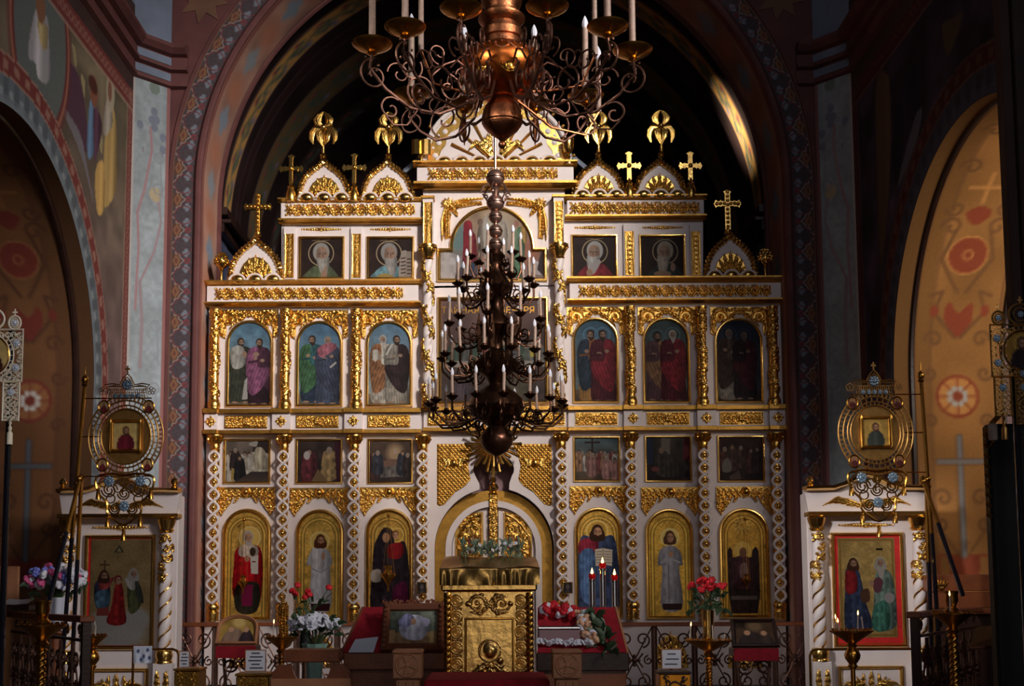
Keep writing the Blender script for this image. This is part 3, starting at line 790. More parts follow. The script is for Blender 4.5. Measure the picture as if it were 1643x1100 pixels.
for s, side, wo, args in ((-1, 'left', WL, ((124, 84, 54), (84, 54, 42), (124, 58, 48), (92, 100, 108), 3)), (1, 'right', WR, ((184, 130, 74), (126, 88, 60), (168, 84, 58), (150, 148, 150), 4))):  # left vault: darker copy of the same paint, shade put into the colour
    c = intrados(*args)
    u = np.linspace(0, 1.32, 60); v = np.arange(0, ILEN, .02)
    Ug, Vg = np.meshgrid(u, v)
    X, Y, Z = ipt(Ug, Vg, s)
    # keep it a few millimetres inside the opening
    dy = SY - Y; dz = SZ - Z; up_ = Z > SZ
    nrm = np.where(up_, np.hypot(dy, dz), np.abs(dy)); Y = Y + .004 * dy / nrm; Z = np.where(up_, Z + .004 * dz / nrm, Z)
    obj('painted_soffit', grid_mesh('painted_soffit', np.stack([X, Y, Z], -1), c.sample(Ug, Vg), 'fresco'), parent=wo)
    # raised rolls along the edges of the soffit
    for nn, uo, rad in ((8 if s < 0 else 10, .21, .035), (9 if s < 0 else 11, 1.30, .03)):
        vv = np.linspace(0, ILEN, 110); X, Y, Z = ipt(np.full_like(vv, uo), vv, s)
        struct('trim_%d' % nn, M().tube(list(zip(X, Y, Z)), rad, 6), 'wood_dark', smooth=True)
# ================================================================== THE ICON SCREEN: builders
def sc_at(cx, cy, Y): return (P(cx + 1, cy, Y) - P(cx, cy, Y)).x
class At:
    """local frame rooted at a photo pixel and a depth; l(px,py) gives local metres (x, z)"""
    def __init__(s, cx, cy, Y=0.0): s.cx, s.cy, s.Y = cx, cy, Y; s.loc = P(cx, cy, Y); s.s = sc_at(cx, cy, Y)
    def l(s, px, py): return ((px - s.cx) * s.s, -(py - s.cy) * s.s)
    def x(s, px): return (px - s.cx) * s.s
    def z(s, py): return -(py - s.cy) * s.s
def rect(x0, x1, z0, z1): return [(x0, z0), (x1, z0), (x1, z1), (x0, z1)]
def arched(x0, x1, z0, z1, n=18):
    r = (x1 - x0) / 2; return [(x0, z0), (x1, z0)] + arc((x0 + x1) / 2, z1 - r, r, 0, PI, n)
def rope(m, pts, r, per=.03, n=8, lob=2):
    pts = [Vector(p) for p in pts]; L = 0; out = []; K = len(pts); up = Vector((0, 1, 0)); fs = []
    for i, p in enumerate(pts):
        a = pts[max(i - 1, 0)]; b = pts[min(i + 1, K - 1)]; t = (b - a).normalized()
        u = (up - t * up.dot(t)); u = u.normalized() if u.length > 1e-6 else t.orthogonal().normalized(); v = t.cross(u)
        if i: L += (p - pts[i - 1]).length
        for j in range(n):
            q = 2 * PI * j / n; rr = r * (1 + .30 * math.cos(lob * (q - L / per * 2 * PI / lob)))
            out.append(p + (u * math.cos(q) + v * math.sin(q)) * rr)
    for i in range(K - 1):
        for j in range(n): fs.append((i * n + j, i * n + (j + 1) % n, (i + 1) * n + (j + 1) % n, (i + 1) * n + j))
    return m.add(out, fs)
def dense(pts, step):
    out = []
    for a, b in zip(pts[:-1], pts[1:]):
        a, b = Vector(a), Vector(b); k = max(1, int((b - a).length / step))
        out += [a + (b - a) * (i / k) for i in range(k)]
    return out + [Vector(pts[-1])]
def twist(m, r, L, turns, lobes=2, depth=.22, n=20, k=90, taper=0.0):
    vs = []; fs = []
    for i in range(k + 1):
        t = i / k; ph = t * turns * 2 * PI
        for j in range(n):
            q = 2 * PI * j / n
            rr = r * (1 - taper * t) * (1 - depth * (0.5 - 0.5 * math.cos(lobes * (q - ph))) ** 3)
            vs.append((rr * math.cos(q), rr * math.sin(q), t * L))
    for i in range(k):
        for j in range(n): fs.append((i * n + j, i * n + (j + 1) % n, (i + 1) * n + (j + 1) % n, (i + 1) * n + j))
    return m.add(vs, fs)
def bend_round(r):
    def f(s, V):
        a = (s.X - s.wd / 2) * f.sc / r; rad = r + s.H * f.sc
        return np.stack([rad * np.sin(a), -rad * np.cos(a), -s.Y * f.sc], -1)
    return f
def relief_round(rl, name, sc, r, material='gold'):
    b = bend_round(r); b.sc = sc
    return rl.mesh(name, sc, material, bend=b)

# ---- shared carved motifs (units: photo pixels)
def mk_rosette():
    r = Relief(22, 20, 2.2)
    r.rosette(11, 10, 9.6, 8, 6.5).dome(11, 10, 3.8, 7.6)
    for a in (-1, 1):
        for b in (-1, 1): r.leaf([(11 + a * 5, 10 + b * 4), (11 + a * 8, 10 + b * 9), (11 + a * 10.5, 10 + b * 9.2)], 2.6, 2.8, 2)
    return r.mesh('rosette', S0)
def mk_cluster():
    r = Relief(22, 20, 2.2)
    r.leaf([(11, 19.5), (11, 10), (11, 1)], 4.5, 3.6, 3)
    for a in (-1, 1):
        r.leaf([(11, 15), (11 + a * 5, 12), (11 + a * 9, 5)], 3.4, 3.2, 3).leaf([(11, 10), (11 + a * 6, 16), (11 + a * 10, 17)], 3.2, 2.8, 3)
        r.dome(11 + a * 6.4, 4, 3, 3.4).dome(11 + a * 8, 14, 2.3, 3)
    r.dome(11, 10, 3.2, 4.6)
    return r.mesh('leaf_cluster', S0)
def mk_panel(w_=69, h=21, seed=1):
    r = Relief(w_, h, 1.9); rs = random.Random(seed); c = w_ / 2
    for i in range(4):
        x = c + 4 + i * (c - 8) / 4; 
        r.scroll(x + 4, h * .5, 5.6, 1.2, PI * (1 if i % 2 else .2), 1.9, 2.8, 1 if i % 2 else -1)
        r.leaf([(x, h * .5), (x + 4, h * .15), (x + 9, h * .12)], 2.4, 2.6, 3).leaf([(x, h * .5), (x + 4, h * .85), (x + 9, h * .88)], 2.4, 2.6, 3)
    r.leaf([(w_ - 6, h * .5), (w_ - 1, h * .1)], 2.4, 2.6, 2).leaf([(w_ - 6, h * .5), (w_ - 1, h * .9)], 2.4, 2.6, 2)
    r.rosette(c, h * .5, 7.5, 8, 4); r.H = np.maximum(r.H, .8)
    return r.mirror_x().mesh('carved_panel', S0)
def mk_spandrel_up():                # 95 x 48, arch radius 37.5 below
    r = Relief(95, 50, 1.7); c = 47.5
    r.scroll(80, 16, 13, 1.5, PI * .9, 3.2, 4.4, 1)
    r.leaf([(62, 6), (72, 3), (84, 3), (93, 8)], 4, 3.6, 5).leaf([(90, 10), (94, 24), (91, 40), (86, 49)], 4, 4, 6).leaf([(84, 24), (91, 32), (88, 44)], 3.5, 3.6, 4)
    r.leaf([(49, 9), (58, 12), (66, 18), (70, 12)], 3.6, 3.8, 4).leaf([(66, 20), (74, 26), (80, 34)], 3.4, 3.4, 4).leaf([(48, 3), (58, 4), (66, 8)], 3.4, 3, 3)
    r.leaf([(47.5, 12), (47.5, 1)], 5, 4.6, 3).dome(53, 7, 2.6, 3.4)
    r.mirror_x()
    d = np.hypot(r.X - c, r.Y - 55.5); r.H = np.maximum(r.H, np.where((r.Y < 20) | (np.abs(r.X - c) > 38), 1.1, 0) * ((r.Y < 47 - .9 * np.abs(np.abs(r.X - c) - 43))))
    r.H[d < 38.5] = 0
    return r.mesh('carved_spandrel', S0)
def mk_spandrel_low():               # 94 x 50
    r = Relief(94, 50, 1.7); c = 47
    for i in range(4):
        x = 56 + i * 9.5
        r.leaf([(x, 15), (x + 3, 8), (x + 9, 2)], 3, 3.2, 3).leaf([(x - 2, 8), (x + 6, 12), (x + 10, 17)], 3, 3.4, 3)
        r.leaf([(x + 2, 16), (x + 7, 20), (x + 10, 28)], 3.2, 3.6, 3).dome(x + 4, 11, 2.2, 3.8)
    r.leaf([(76, 22), (84, 32), (86, 48)], 4, 4, 5).leaf([(88, 18), (92, 32), (86, 44)], 3.4, 3.6, 4).leaf([(70, 20), (78, 30), (82, 40)], 3.2, 3.4, 4)
    r.scroll(86, 12, 6, 1.2, 0, 2, 3.2, 1)
    r.mirror_x(); r.dome(c, 8, 7.5, 7).leaf([(c - 2, 18), (c, 14), (c + 2, 18)], 3, 3)
    d = np.hypot(r.X - c, (r.Y - 64)); r.H = np.maximum(r.H, np.where((r.Y < 17) | ((np.abs(r.X - c) > 30) & (r.Y < 46 - 1.4 * np.abs(np.abs(r.X - c) - 39))), 1.2, 0)); r.H[(d < 43)] = 0
    return r.mesh('carved_spandrel', S0)
def mk_palmette(w_=50, h=40):
    r = Relief(w_, h, 1.7); c = w_ / 2
    for i in range(7):
        a = -PI / 2 + (i - 3) * .40; L = h * (.95 - .05 * abs(i - 3)) 
        r.leaf([(c, h - 1), (c + L * .5 * math.cos(a), h - 1 + L * .5 * math.sin(a)), (c + L * math.cos(a) * min(1, w_ / h * .6), h - 1 + L * math.sin(a))], 4.2, 4, 4, vein=.35)
    r.H = np.maximum(r.H, np.where(((r.X - c) / (w_ * .5)) ** 2 + ((r.Y - h) / (h * .86)) ** 2 < 1, 1.0, 0))
    return r.dome(c, h - 2, 5, 5).mesh('palmette', S0)
def mk_wing_spray():                 # 74 x 76, corner flower top-left, sprays right and down
    r = Relief(76, 78, 1.7)
    for i in range(9):
        t = i / 9; r.leaf([(18 + 50 * t, 8 + 2 * t), (24 + 50 * t, 12 + 7 * (1 - t)), (26 + 46 * t, 22 - 11 * t)], 4.8, 4.2, 2)
        r.leaf([(8, 18 + 50 * t), (13, 24 + 48 * t), (19 - 12 * t, 32 + 44 * t)], 4.6, 4.2, 2)
    r.rope([(14, 12), (40, 5), (74, 3)], 2.6, 3.6).rope([(10, 14), (4, 40), (4, 76)], 2.6, 3.6)
    r.leaf([(16, 16), (26, 26), (30, 34)], 5, 4, 4).rosette(13, 12, 11, 9, 6)
    return r.mesh('carved_spray', S0), None
def mk_foliage_wrap(w_, h, step=13):
    r = Relief(w_, h, 1.9); y = 2; k = 0
    while y < h - 6:
        x = w_ * (.5 + .26 * math.sin(k * 1.35)); q = 1 if math.sin(k * 1.35) < 0 else -1
        r.scroll(x, y + 6, 6.5, 1.1, k * 1.3, 2.2, 3.0, q).leaf([(x, y + 4), (x + q * 6, y + 8), (x + q * 9, y + 15)], 3.2, 3.2, 3)
        r.leaf([(x - q * 2, y), (x - q * 7, y + 5), (x - q * 8, y + 12)], 3, 2.8, 3).dome(x + q * 8, y + 3, 2.4, 3.4).dome(w_ * .5, y + 9, 2.6, 3.4)
        y += step; k += 1
    return r
def mk_bar():
    r = Relief(66, 8, 2.2)
    for i in range(8): r.dome(37 + i * 3.6, 4, 2.4 - .15 * i, 2.2 - .12 * i, 3.0 - .2 * i)
    r.mirror_x().rosette(33, 4, 4.4, 4, 3)
    return r.mesh('carved_bar', S0)
def mk_crossrose():
    r = Relief(22, 22, 2.2)
    for i in range(4): r.leaf([(11, 11), (11 + 9.5 * math.cos(i * PI / 2), 11 + 9.5 * math.sin(i * PI / 2))], 4.2, 3, 2).leaf([(11, 11), (11 + 8.5 * math.cos((i + .5) * PI / 2), 11 + 8.5 * math.sin((i + .5) * PI / 2))], 2.6, 2.4, 1)
    return r.dome(11, 11, 3, 4).mesh('cross_rosette', S0)
MO = dict(ros=mk_rosette(), clu=mk_cluster(), pan=mk_panel(), spu=mk_spandrel_up(), spl=mk_spandrel_low(), pal=mk_palmette(), bar=mk_bar(), crs=mk_crossrose(), spray=mk_wing_spray()[0])
FOL2 = relief_round(mk_foliage_wrap(30, 148), 'foliage', S0, 7.2 * S0)
FRAME = [(0, .0), (0, -.028), (.012, -.050), (.026, -.052), (.036, -.034), (.046, -.028), (.050, -.006), (.050, .0)]
def frame_prof(w_): k = w_ / .05; return [(a * k, b * min(k, 1.3)) for a, b in FRAME]

def icon(label, outline_px, cv, at, group=None, fw=5.0, material='oil_paint', y=-.006, fmat='gold_smooth', name='framed_icon', cat='icon', tone=.70):
    """outline in pixels (photo coordinates, y down, listed bottom-left, bottom-right, ... counter-clockwise seen)"""
    t = thing(name, label, cat, at.loc, group)
    path = [at.l(a, b) for a, b in outline_px]
    obj('frame', M().sweep(path, frame_prof(fw * at.s)), fmat, t)
    gx, gy = cv.X, cv.Y
    if material == 'oil_paint': g_ = cv.c.mean(-1, keepdims=True); cv.c = (cv.c * .68 + g_ * .32) * tone
    V = np.stack([(gx - at.cx) * at.s, np.full_like(gx, y), -(gy - at.cy) * at.s], -1)
    mk = cv.inside(outline_px)
    me = grid_mesh('painting', V, cv.c, material, mk)
    obj('painting', me, parent=t)
    return t
def out_rect(x0, y0, x1, y1): return [(x0, y1), (x1, y1), (x1, y0), (x0, y0)]
def out_arch(x0, y0, x1, y1, n=18):
    r = (x1 - x0) / 2; cx = (x0 + x1) / 2
    return [(x0, y1), (x1, y1)] + [(cx + r * math.cos(PI * i / n), y0 + r - r * math.sin(PI * i / n)) for i in range(n + 1)]

# ---- painted people on the panels
def fig(c, x, yt, yb, robe, mantle=None, hair=(70, 44, 32), skin=(196, 146, 112), beard=1.0, halo=None, wd=1.0, side=1, under=None, hands=True, feet=True, sq=3.0):
    H = yb - yt; k = H * wd
    hx, hy = x, yt + .07 * H
    if halo: c.ring(hx, hy, .10 * H, .012 * H + .5, halo)
    c.blob([(x - .05 * k, yt + .13 * H), (x + .05 * k, yt + .13 * H), (x + .13 * k, yt + .18 * H), (x + .155 * k, yt + .36 * H), (x + .14 * k, yt + .6 * H), (x + .15 * k, yb - .03 * H), (x, yb - .01 * H), (x - .14 * k, yb - .03 * H), (x - .14 * k, yt + .6 * H), (x - .16 * k, yt + .36 * H), (x - .13 * k, yt + .18 * H)], robe, fold=.22, fscale=sq, slant=.12 * side)
    if under: c.blob([(x - .12 * k, yt + .72 * H), (x + .1 * k, yt + .75 * H), (x + .13 * k, yb - .02 * H), (x - .12 * k, yb - .02 * H)], under, fold=.25, fscale=sq * .8)
    if mantle:
        s = side
        c.blob([(x + s * .02 * k, yt + .15 * H), (x + s * .13 * k, yt + .17 * H), (x + s * .17 * k, yt + .38 * H), (x + s * .15 * k, yt + .7 * H), (x + s * .1 * k, yt + .86 * H), (x - s * .02 * k, yt + .78 * H), (x - s * .14 * k, yt + .55 * H), (x - s * .13 * k, yt + .44 * H), (x + s * .02 * k, yt + .42 * H)], mantle, fold=.28, fscale=sq, slant=-.35 * s)
    if feet:
        for q in (-.07, .07): c.ell(x + q * k, yb - .01 * H, .04 * k, .015 * H, skin)
    if hands:
        c.ell(x - .04 * k * side, yt + .335 * H, .035 * H, .026 * H, skin); c.ell(x + .05 * k * side, yt + .30 * H, .03 * H, .026 * H, skin)
        c.line([(x - .13 * k, yt + .36 * H), (x - .03 * k, yt + .345 * H)], .03 * H, tuple(np.array(robe) * .8))
    head(c, hx, hy, .052 * H, hair, skin, beard, side)
def head(c, x, y, r, hair, skin, beard=1.0, side=1, long=False):
    dk = tuple(np.array(skin) * .62)
    c.ell(x, y - r * .15, r * 1.02, r * 1.22, hair)
    if long: c.blob([(x - r * 1.05, y - r * .3), (x + r * 1.05, y - r * .3), (x + r * 1.2, y + r * 1.5), (x - r * 1.2, y + r * 1.5)], hair)
    c.ell(x + .12 * r * side, y + r * .15, r * .70, r * 1.0, skin)
    c.ell(x + .12 * r * side - r * .45 * side, y + .2 * r, r * .25, r * .8, tuple(np.array(skin) * .8), soft=.8)
    for q in (-.32, .32):
        c.ell(x + .16 * r * side + q * r, y + .02 * r, r * .15, r * .09, dk); c.line([(x + .16 * r * side + q * r - .2 * r, y - .16 * r), (x + .16 * r * side + q * r + .2 * r, y - .16 * r)], r * .1, tuple(np.array(hair) * .8))
    c.line([(x + .2 * r * side, y), (x + .24 * r * side, y + .4 * r)], r * .12, dk)
    if beard:
        c.blob([(x - .62 * r, y + .45 * r), (x + .12 * r, y + .62 * r), (x + .8 * r, y + .45 * r), (x + .7 * r, y + 1.2 * r), (x + .1 * r, y + (1.2 + .5 * beard) * r), (x - .5 * r, y + 1.1 * r)], hair)
    c.line([(x - .1 * r, y + .72 * r), (x + .38 * r, y + .72 * r)], r * .1, (126, 60, 52))

GOLD = (206, 166, 84)
def paint_pair(box, sky, ground, a, b, halo=True):
    x0, y0, x1, y1 = box
    c = Cv(x0 - 1, y0 - 1, x1 + 1, y1 + 1, 1.5)
    c.grad(sky[0], sky[1], y0 - 1, y1 - 22); c.grad(ground, tuple(np.array(ground) * .7), y1 - 22, y1 + 2)
    c.noise(.12, 10, int(x0)); 
    hl = tuple(np.minimum(255, np.array(sky[0]) * 1.3 + 12))
    for k in (a, b): fig(c, halo=hl if halo else None, **k)
    c.noise(.06, 2, int(x0) + 5)
    return c
def crowd(c, pts, seed, sz, cols, skin=(190, 140, 108)):
    rs = random.Random(seed)
    for x, y in pts:
        col = rs.choice(cols); h = sz * rs.uniform(.85, 1.15)
        c.blob([(x - .22 * h, y + .12 * h), (x, y + .02 * h), (x + .22 * h, y + .12 * h), (x + .26 * h, y + h), (x - .26 * h, y + h)], col, fold=.3, fscale=sz * .12)
        c.ell(x, y, .1 * h, .13 * h, rs.choice([(60, 40, 30), (96, 66, 44), (176, 164, 150)])); c.ell(x, y + .03 * h, .07 * h, .09 * h, skin)
def robed_icon_bg(box, tone=(222, 176, 84), seed=1):
    x0, y0, x1, y1 = box; c = Cv(x0 - 1, y0 - 1, x1 + 1, y1 + 1, 1.5, tone); c.noise(.14, 9, seed); c.noise(.12, 2.5, seed + 1)
    r = (x1 - x0) / 2 - 9; cx = (x0 + x1) / 2; dk = tuple(np.array(tone) * .66); lt = tuple(np.minimum(255, np.array(tone) * 1.18))
    for off, col in ((0, dk), (2.5, lt), (5, dk)):
        rr = r - off; c.line([(cx - rr, y1 - 4), (cx - rr, y0 + 44)] + [(cx - rr * math.cos(q), y0 + 44 - rr * math.sin(q)) for q in np.linspace(0, PI, 20)] + [(cx + rr, y0 + 44), (cx + rr, y1 - 4)], 1.6, col)
    for k in range(9): c.line([(cx, y0 + 40), (cx + 40 * math.cos(-PI + (k + 1) * PI / 10), y0 + 40 + 40 * math.sin(-PI + (k + 1) * PI / 10))], .6, dk, .4)
    return c
# ================================================================== THE ICON SCREEN: placement
Y0 = 0.0
# ---- carcass: white painted panels of the three tiers and the tall middle
carc = thing('icon_screen', 'white painted wooden carcass of the tiered icon screen behind the gilded columns', 'icon screen', P(793, 1096, .1))
def slab(name, poly_px, y0, y1, holes=(), mt='white_paint'):
    f = lambda L: [(lambda q: (q.x, q.z))(P(a, b, 0)) for a, b in L]
    return obj(name, M().prism(f(poly_px), y0, y1, [f(h) for h in holes]), mt, carc, smooth=False, world=True)
gate = [(697, 1098), (697, 880)] + [(793 - 96 * math.cos(q), 880 - 98 * math.sin(q)) for q in np.linspace(0, 1.32, 12)] \
    + [(769, 776)] + [(792 + 33 * math.cos(q), 752 - 24 * math.sin(q)) for q in np.linspace(PI + .75, -.75, 18)][1:-1] + [(817, 776)] \
    + [(793 + 96 * math.cos(q), 880 - 98 * math.sin(q)) for q in np.linspace(1.32, 0, 12)] + [(889, 880), (889, 1098)]
slab('lower_panel', [(327, 1098)] + gate + [(1262, 1098), (1258, 690), (331, 692)], .0, .10)
slab('middle_panel', [(332, 694), (1259, 690), (1254, 456), (336, 460)], .0, .10)
slab('upper_panel_left', [(452, 460), (679, 460), (679, 330), (452, 331)], .0, .10)
slab('upper_panel_right', [(906, 457), (1128, 456), (1128, 326), (906, 327)], .0, .10)
slab('centre_panel', [(679, 462), (906, 459), (906, 272), (679, 273)], .0, .10)

# ---- cornices
def cornice(label, x0, x1, yt, parts, rx0, rx1, ry, n, name='cornice', group=None):
    """parts: list of (y_top, y_bottom, projection px, material, name)"""
    cx = (x0 + x1) / 2; at = At(cx, yt, Y0); t = thing(name, label, 'cornice', at.loc, group)
    s = at.s
    for ya, yb, pr, mt, nm in parts:
        m = M()
        if mt == 'white_paint': m.box(at.x(x0), at.x(x1), -pr * s, -.001, at.z(yb), at.z(ya), .004)
        else:
            h = (yb - ya) * s; e = pr * s
            prof = [(0, 0), (-e * .55, 0), (-e * .62, h * .3), (-e * .85, h * .62), (-e, h * .7), (-e, h), (0, h)] if nm == 'upper_moulding' else [(0, 0), (-e * .5, 0), (-e * .7, h * .35), (-e, h * .6), (-e, h), (0, h)]
            ext = 4
            vs = [(at.x(xx), yy - .001, at.z(yb) + zz) for xx in (x0 - ext * (pr / 18), x1 + ext * (pr / 18)) for yy, zz in prof]
            q = len(prof); fs = [(k, (k + 1) % q, q + (k + 1) % q, q + k) for k in range(q)] + [tuple(range(q))[::-1], tuple(range(q, 2 * q))]
            m.add(vs, fs)
        obj(nm, m, mt, t, smooth=False)
    pr = [p for p in parts if p[3] == 'white_paint'][0][2]
    n = n * 2
    for i in range(n):
        x = rx0 + 5 + (rx1 - rx0 - 10) * (i + .5) / n
        k = 'ros' if i % 2 == 0 else 'clu'
        w_ = .95 if k == 'ros' else .62
        obj('rosette' if k == 'ros' else 'leaf_cluster', MO[k], parent=t, loc=(at.x(x), -pr * s - .001, at.z(ry - 10)), sc=(w_, 1, 1))
    return t
G_ = 'gold_dim'
cornice('long white cornice with gilt rosette frieze above the three lit blue-sky arched icons', 335, 672, 454, [(454, 461, 22, G_, 'upper_moulding'), (461, 488, 12, 'white_paint', 'frieze_board'), (488, 494, 18, G_, 'lower_moulding')], 347, 652, 474, 15)
cornice('long white cornice with gilt rosette frieze above the three shaded arched icons', 913, 1250, 451, [(448, 457, 22, G_, 'upper_moulding'), (457, 483, 12, 'white_paint', 'frieze_board'), (483, 489, 18, G_, 'lower_moulding')], 926, 1238, 470, 15)
cornice('short white cornice with gilt frieze above the two elders in green and pale blue', 453, 677, 323, [(323, 329, 20, G_, 'upper_moulding'), (329, 355, 12, 'white_paint', 'frieze_board'), (355, 362, 16, G_, 'lower_moulding')], 459, 671, 341, 10)
cornice('short white cornice with gilt frieze above the two elders in red and dark green', 909, 1127, 319, [(318, 325, 20, G_, 'upper_moulding'), (325, 349, 12, 'white_paint', 'frieze_board'), (349, 356, 16, G_, 'lower_moulding')], 912, 1124, 338, 10)
cornice('highest cornice of the screen with gilt frieze under the rayed pediment', 670, 919, 266, [(266, 274, 26, G_, 'upper_moulding'), (274, 298, 16, 'white_paint', 'frieze_board'), (298, 307, 22, G_, 'lower_moulding')], 686, 898, 285, 10)

def entab(label, x0, x1, yt, blocks, panels, name='entablature'):
    cx = (x0 + x1) / 2; at = At(cx, yt, Y0); t = thing(name, label, 'entablature', at.loc); s = at.s
    def bar(nm, xa, xb, ya, yb, pr, mt): obj(nm, M().box(at.x(xa), at.x(xb), -pr * s, -.001, at.z(yb), at.z(ya), .004), mt, t, smooth=False)
    bar('frieze_board', x0, x1, yt + 7, yt + 34, 7, 'white_paint')
    bar('upper_moulding', x0 - 1, x1 + 1, yt, yt + 7, 15, G_); bar('lower_moulding', x0 - 1, x1 + 1, yt + 34, yt + 40, 15, G_)
    for a, b in blocks:
        bar('block', a, b, yt + 7.2, yt + 33.8, 14, 'white_paint')
        obj('cross_rosette', MO['crs'], parent=t, loc=(at.x((a + b) / 2), -14.2 * s, at.z(yt + 9.5)))
        bar('block_moulding', a - 1, b + 1, yt - .5, yt + 7.2, 20, G_); bar('block_moulding', a - 1, b + 1, yt + 33.8, yt + 40.5, 20, G_)
    for a, b in panels:
        obj('carved_panel', MO['pan'], parent=t, loc=(at.x((a + b) / 2), -7.2 * s, at.z(yt + 10)), sc=((b - a) / 69, 1.6, 1))
entab('white and gilt entablature under the three blue-sky arched icons', 331, 676, 657, [(331, 352), (439, 468), (554, 583)], [(362, 431), (476, 545), (590, 659)])
entab('white and gilt entablature under the three shaded arched icons', 911, 1259, 652, [(999, 1029), (1116, 1146), (1231, 1259)], [(922, 990), (1036, 1105), (1153, 1223)])
entab('white and gilt entablature between the last supper painting and the gate', 680, 908, 653, [], [(686, 762), (832, 906)])

# ---- tier two: foliage columns
def column_fol(label, x, yt, yb, group=None):
    at = At(x, yb, -.10); t = thing('foliage_column', label, 'column', at.loc, group); s = at.s
    L = (yb - yt) * s; r = 7.2 * s
    obj('base', M().lathe([(9 * s, 0), (9.6 * s, 1 * s), (9.2 * s, 2 * s), (10.2 * s, 5 * s), (10.4 * s, 9 * s), (9.4 * s, 13 * s), (8.4 * s, 14 * s), (8.8 * s, 16 * s), (7 * s, 16.5 * s)], 18), 'gold', t)
    obj('shaft', M().lathe([(r, 16 * s), (r, L - 12 * s), (r * .9, L)], 16), 'gold', t)
    obj('foliage', FOL2, parent=t, loc=(0, 0, L - 1 * s), sc=(1, 1, (L - 17 * s) / (148 * S0)))
    obj('capital', M().lathe([(r, L - 12 * s), (r * 1.25, L - 9 * s), (r * 1.1, L - 7 * s), (r * 1.4, L - 1 * s), (r * 1.4, L)], 16), 'gold', t)
    return t
for x, lab in ((343, 'gilded foliage column at the wall beside the grey and purple robed pair'), (457, 'gilded foliage column between the grey-and-purple pair and the green-and-pink pair'), (571, 'gilded foliage column between the green-and-pink pair and the brown-mantled pair')):
    column_fol(lab, x, 494, 657)
for x, lab in ((1012.6, 'gilded foliage column between the orange-and-crimson pair and the plum-and-crimson pair'), (1128, 'gilded foliage column between the plum-and-crimson pair and the darkest arched pair'), (1243, 'gilded foliage column at the shaded wall beside the darkest arched pair')):
    column_fol(lab, x, 489, 652)
# ---- tier two: pairs of robed figures
SP2 = [((362, 511, 438, 653), ((84, 150, 196), (150, 180, 190)), (176, 146, 112), dict(x=385, yt=540, yb=646, robe=(66, 70, 54), mantle=None, side=1, wd=1.15), dict(x=415, yt=541, yb=649, robe=(96, 44, 72), mantle=(168, 78, 130), side=-1, wd=1.15, under=(60, 30, 44)), 'arched icon of two dark-bearded men in grey and purple under a blue sky'),
       ((474, 512, 550, 653), ((70, 128, 180), (140, 176, 184)), (160, 130, 100), dict(x=500, yt=536, yb=645, robe=(44, 110, 120), mantle=(64, 124, 74), side=-1, wd=1.15, under=(40, 60, 90)), dict(x=525, yt=537, yb=648, robe=(70, 84, 116), mantle=(64, 74, 104), side=1, wd=1.15, hair=(170, 160, 150)), 'arched icon of two men in green and in pink over slate under a blue sky'),
       ((586, 512, 662, 653), ((84, 140, 186), (176, 190, 190)), (160, 134, 104), dict(x=614, yt=535, yb=646, robe=(214, 204, 184), mantle=(176, 106, 56), side=-1, wd=1.15, hair=(206, 200, 190), under=(190, 180, 164)), dict(x=636, yt=536, yb=646, robe=(150, 140, 126), mantle=(64, 40, 44), side=1, wd=1.15, under=(176, 164, 144)), 'arched icon of a white-bearded man in a brown mantle beside a dark-robed man'),
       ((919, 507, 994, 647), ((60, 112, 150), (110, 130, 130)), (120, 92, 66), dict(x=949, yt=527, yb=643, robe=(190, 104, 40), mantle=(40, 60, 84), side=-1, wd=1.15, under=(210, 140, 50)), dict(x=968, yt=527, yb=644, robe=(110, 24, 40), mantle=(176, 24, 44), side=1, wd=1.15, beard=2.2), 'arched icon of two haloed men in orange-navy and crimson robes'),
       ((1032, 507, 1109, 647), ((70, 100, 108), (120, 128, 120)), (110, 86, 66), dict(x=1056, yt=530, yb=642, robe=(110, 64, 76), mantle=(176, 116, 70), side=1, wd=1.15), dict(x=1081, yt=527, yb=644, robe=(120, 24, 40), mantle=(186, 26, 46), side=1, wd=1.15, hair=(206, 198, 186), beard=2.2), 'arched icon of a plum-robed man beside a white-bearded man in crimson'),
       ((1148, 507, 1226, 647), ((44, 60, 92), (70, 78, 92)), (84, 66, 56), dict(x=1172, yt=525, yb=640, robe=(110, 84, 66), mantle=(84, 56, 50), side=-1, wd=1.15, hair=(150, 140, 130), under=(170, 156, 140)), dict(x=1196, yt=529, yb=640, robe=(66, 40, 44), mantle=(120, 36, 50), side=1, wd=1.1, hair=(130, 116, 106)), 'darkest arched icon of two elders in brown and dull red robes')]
for box, sky, gr, a, b, lab in SP2:
    c = paint_pair(box, sky, gr, a, b, box[0] > 700)
    x0, y0, x1, y1 = box
    if x0 == 362:
        c.blob([(368, 562), (378, 553), (390, 557), (393, 580), (384, 590), (372, 588)], (186, 184, 172), fold=.15, fscale=4); c.ell(391, 567, 4, 5, (196, 146, 112)); c.poly([(392, 610), (396, 605), (397, 640), (388, 641)], (206, 204, 194)); c.ell(410, 567, 5, 3.5, (200, 150, 116))
    if x0 == 474: c.blob([(508, 560), (520, 550), (535, 549), (540, 556), (528, 566), (514, 572)], (206, 100, 124), fold=.2, fscale=4); c.line([(530, 588), (538, 581)], 3, (220, 214, 200))
    if x0 == 586: c.line([(620, 567), (629, 551)], 3.4, (226, 222, 210)); c.blob([(597, 562), (606, 560), (608, 573), (600, 578)], (220, 212, 194), fold=.1)
    icon(lab, out_arch(*box), c, At((x0 + x1) / 2, y1, 0))
    t = thing('arch_carving', 'gilded scrollwork over the ' + ' '.join(lab.split()[:12]), 'carving', P((x0 + x1) / 2, y0 - 16 + 48, -.002))
    obj('scrollwork', MO['spu'], parent=t, loc=(0, 0, 48 * S0), sc=(1, 1.5, 1))

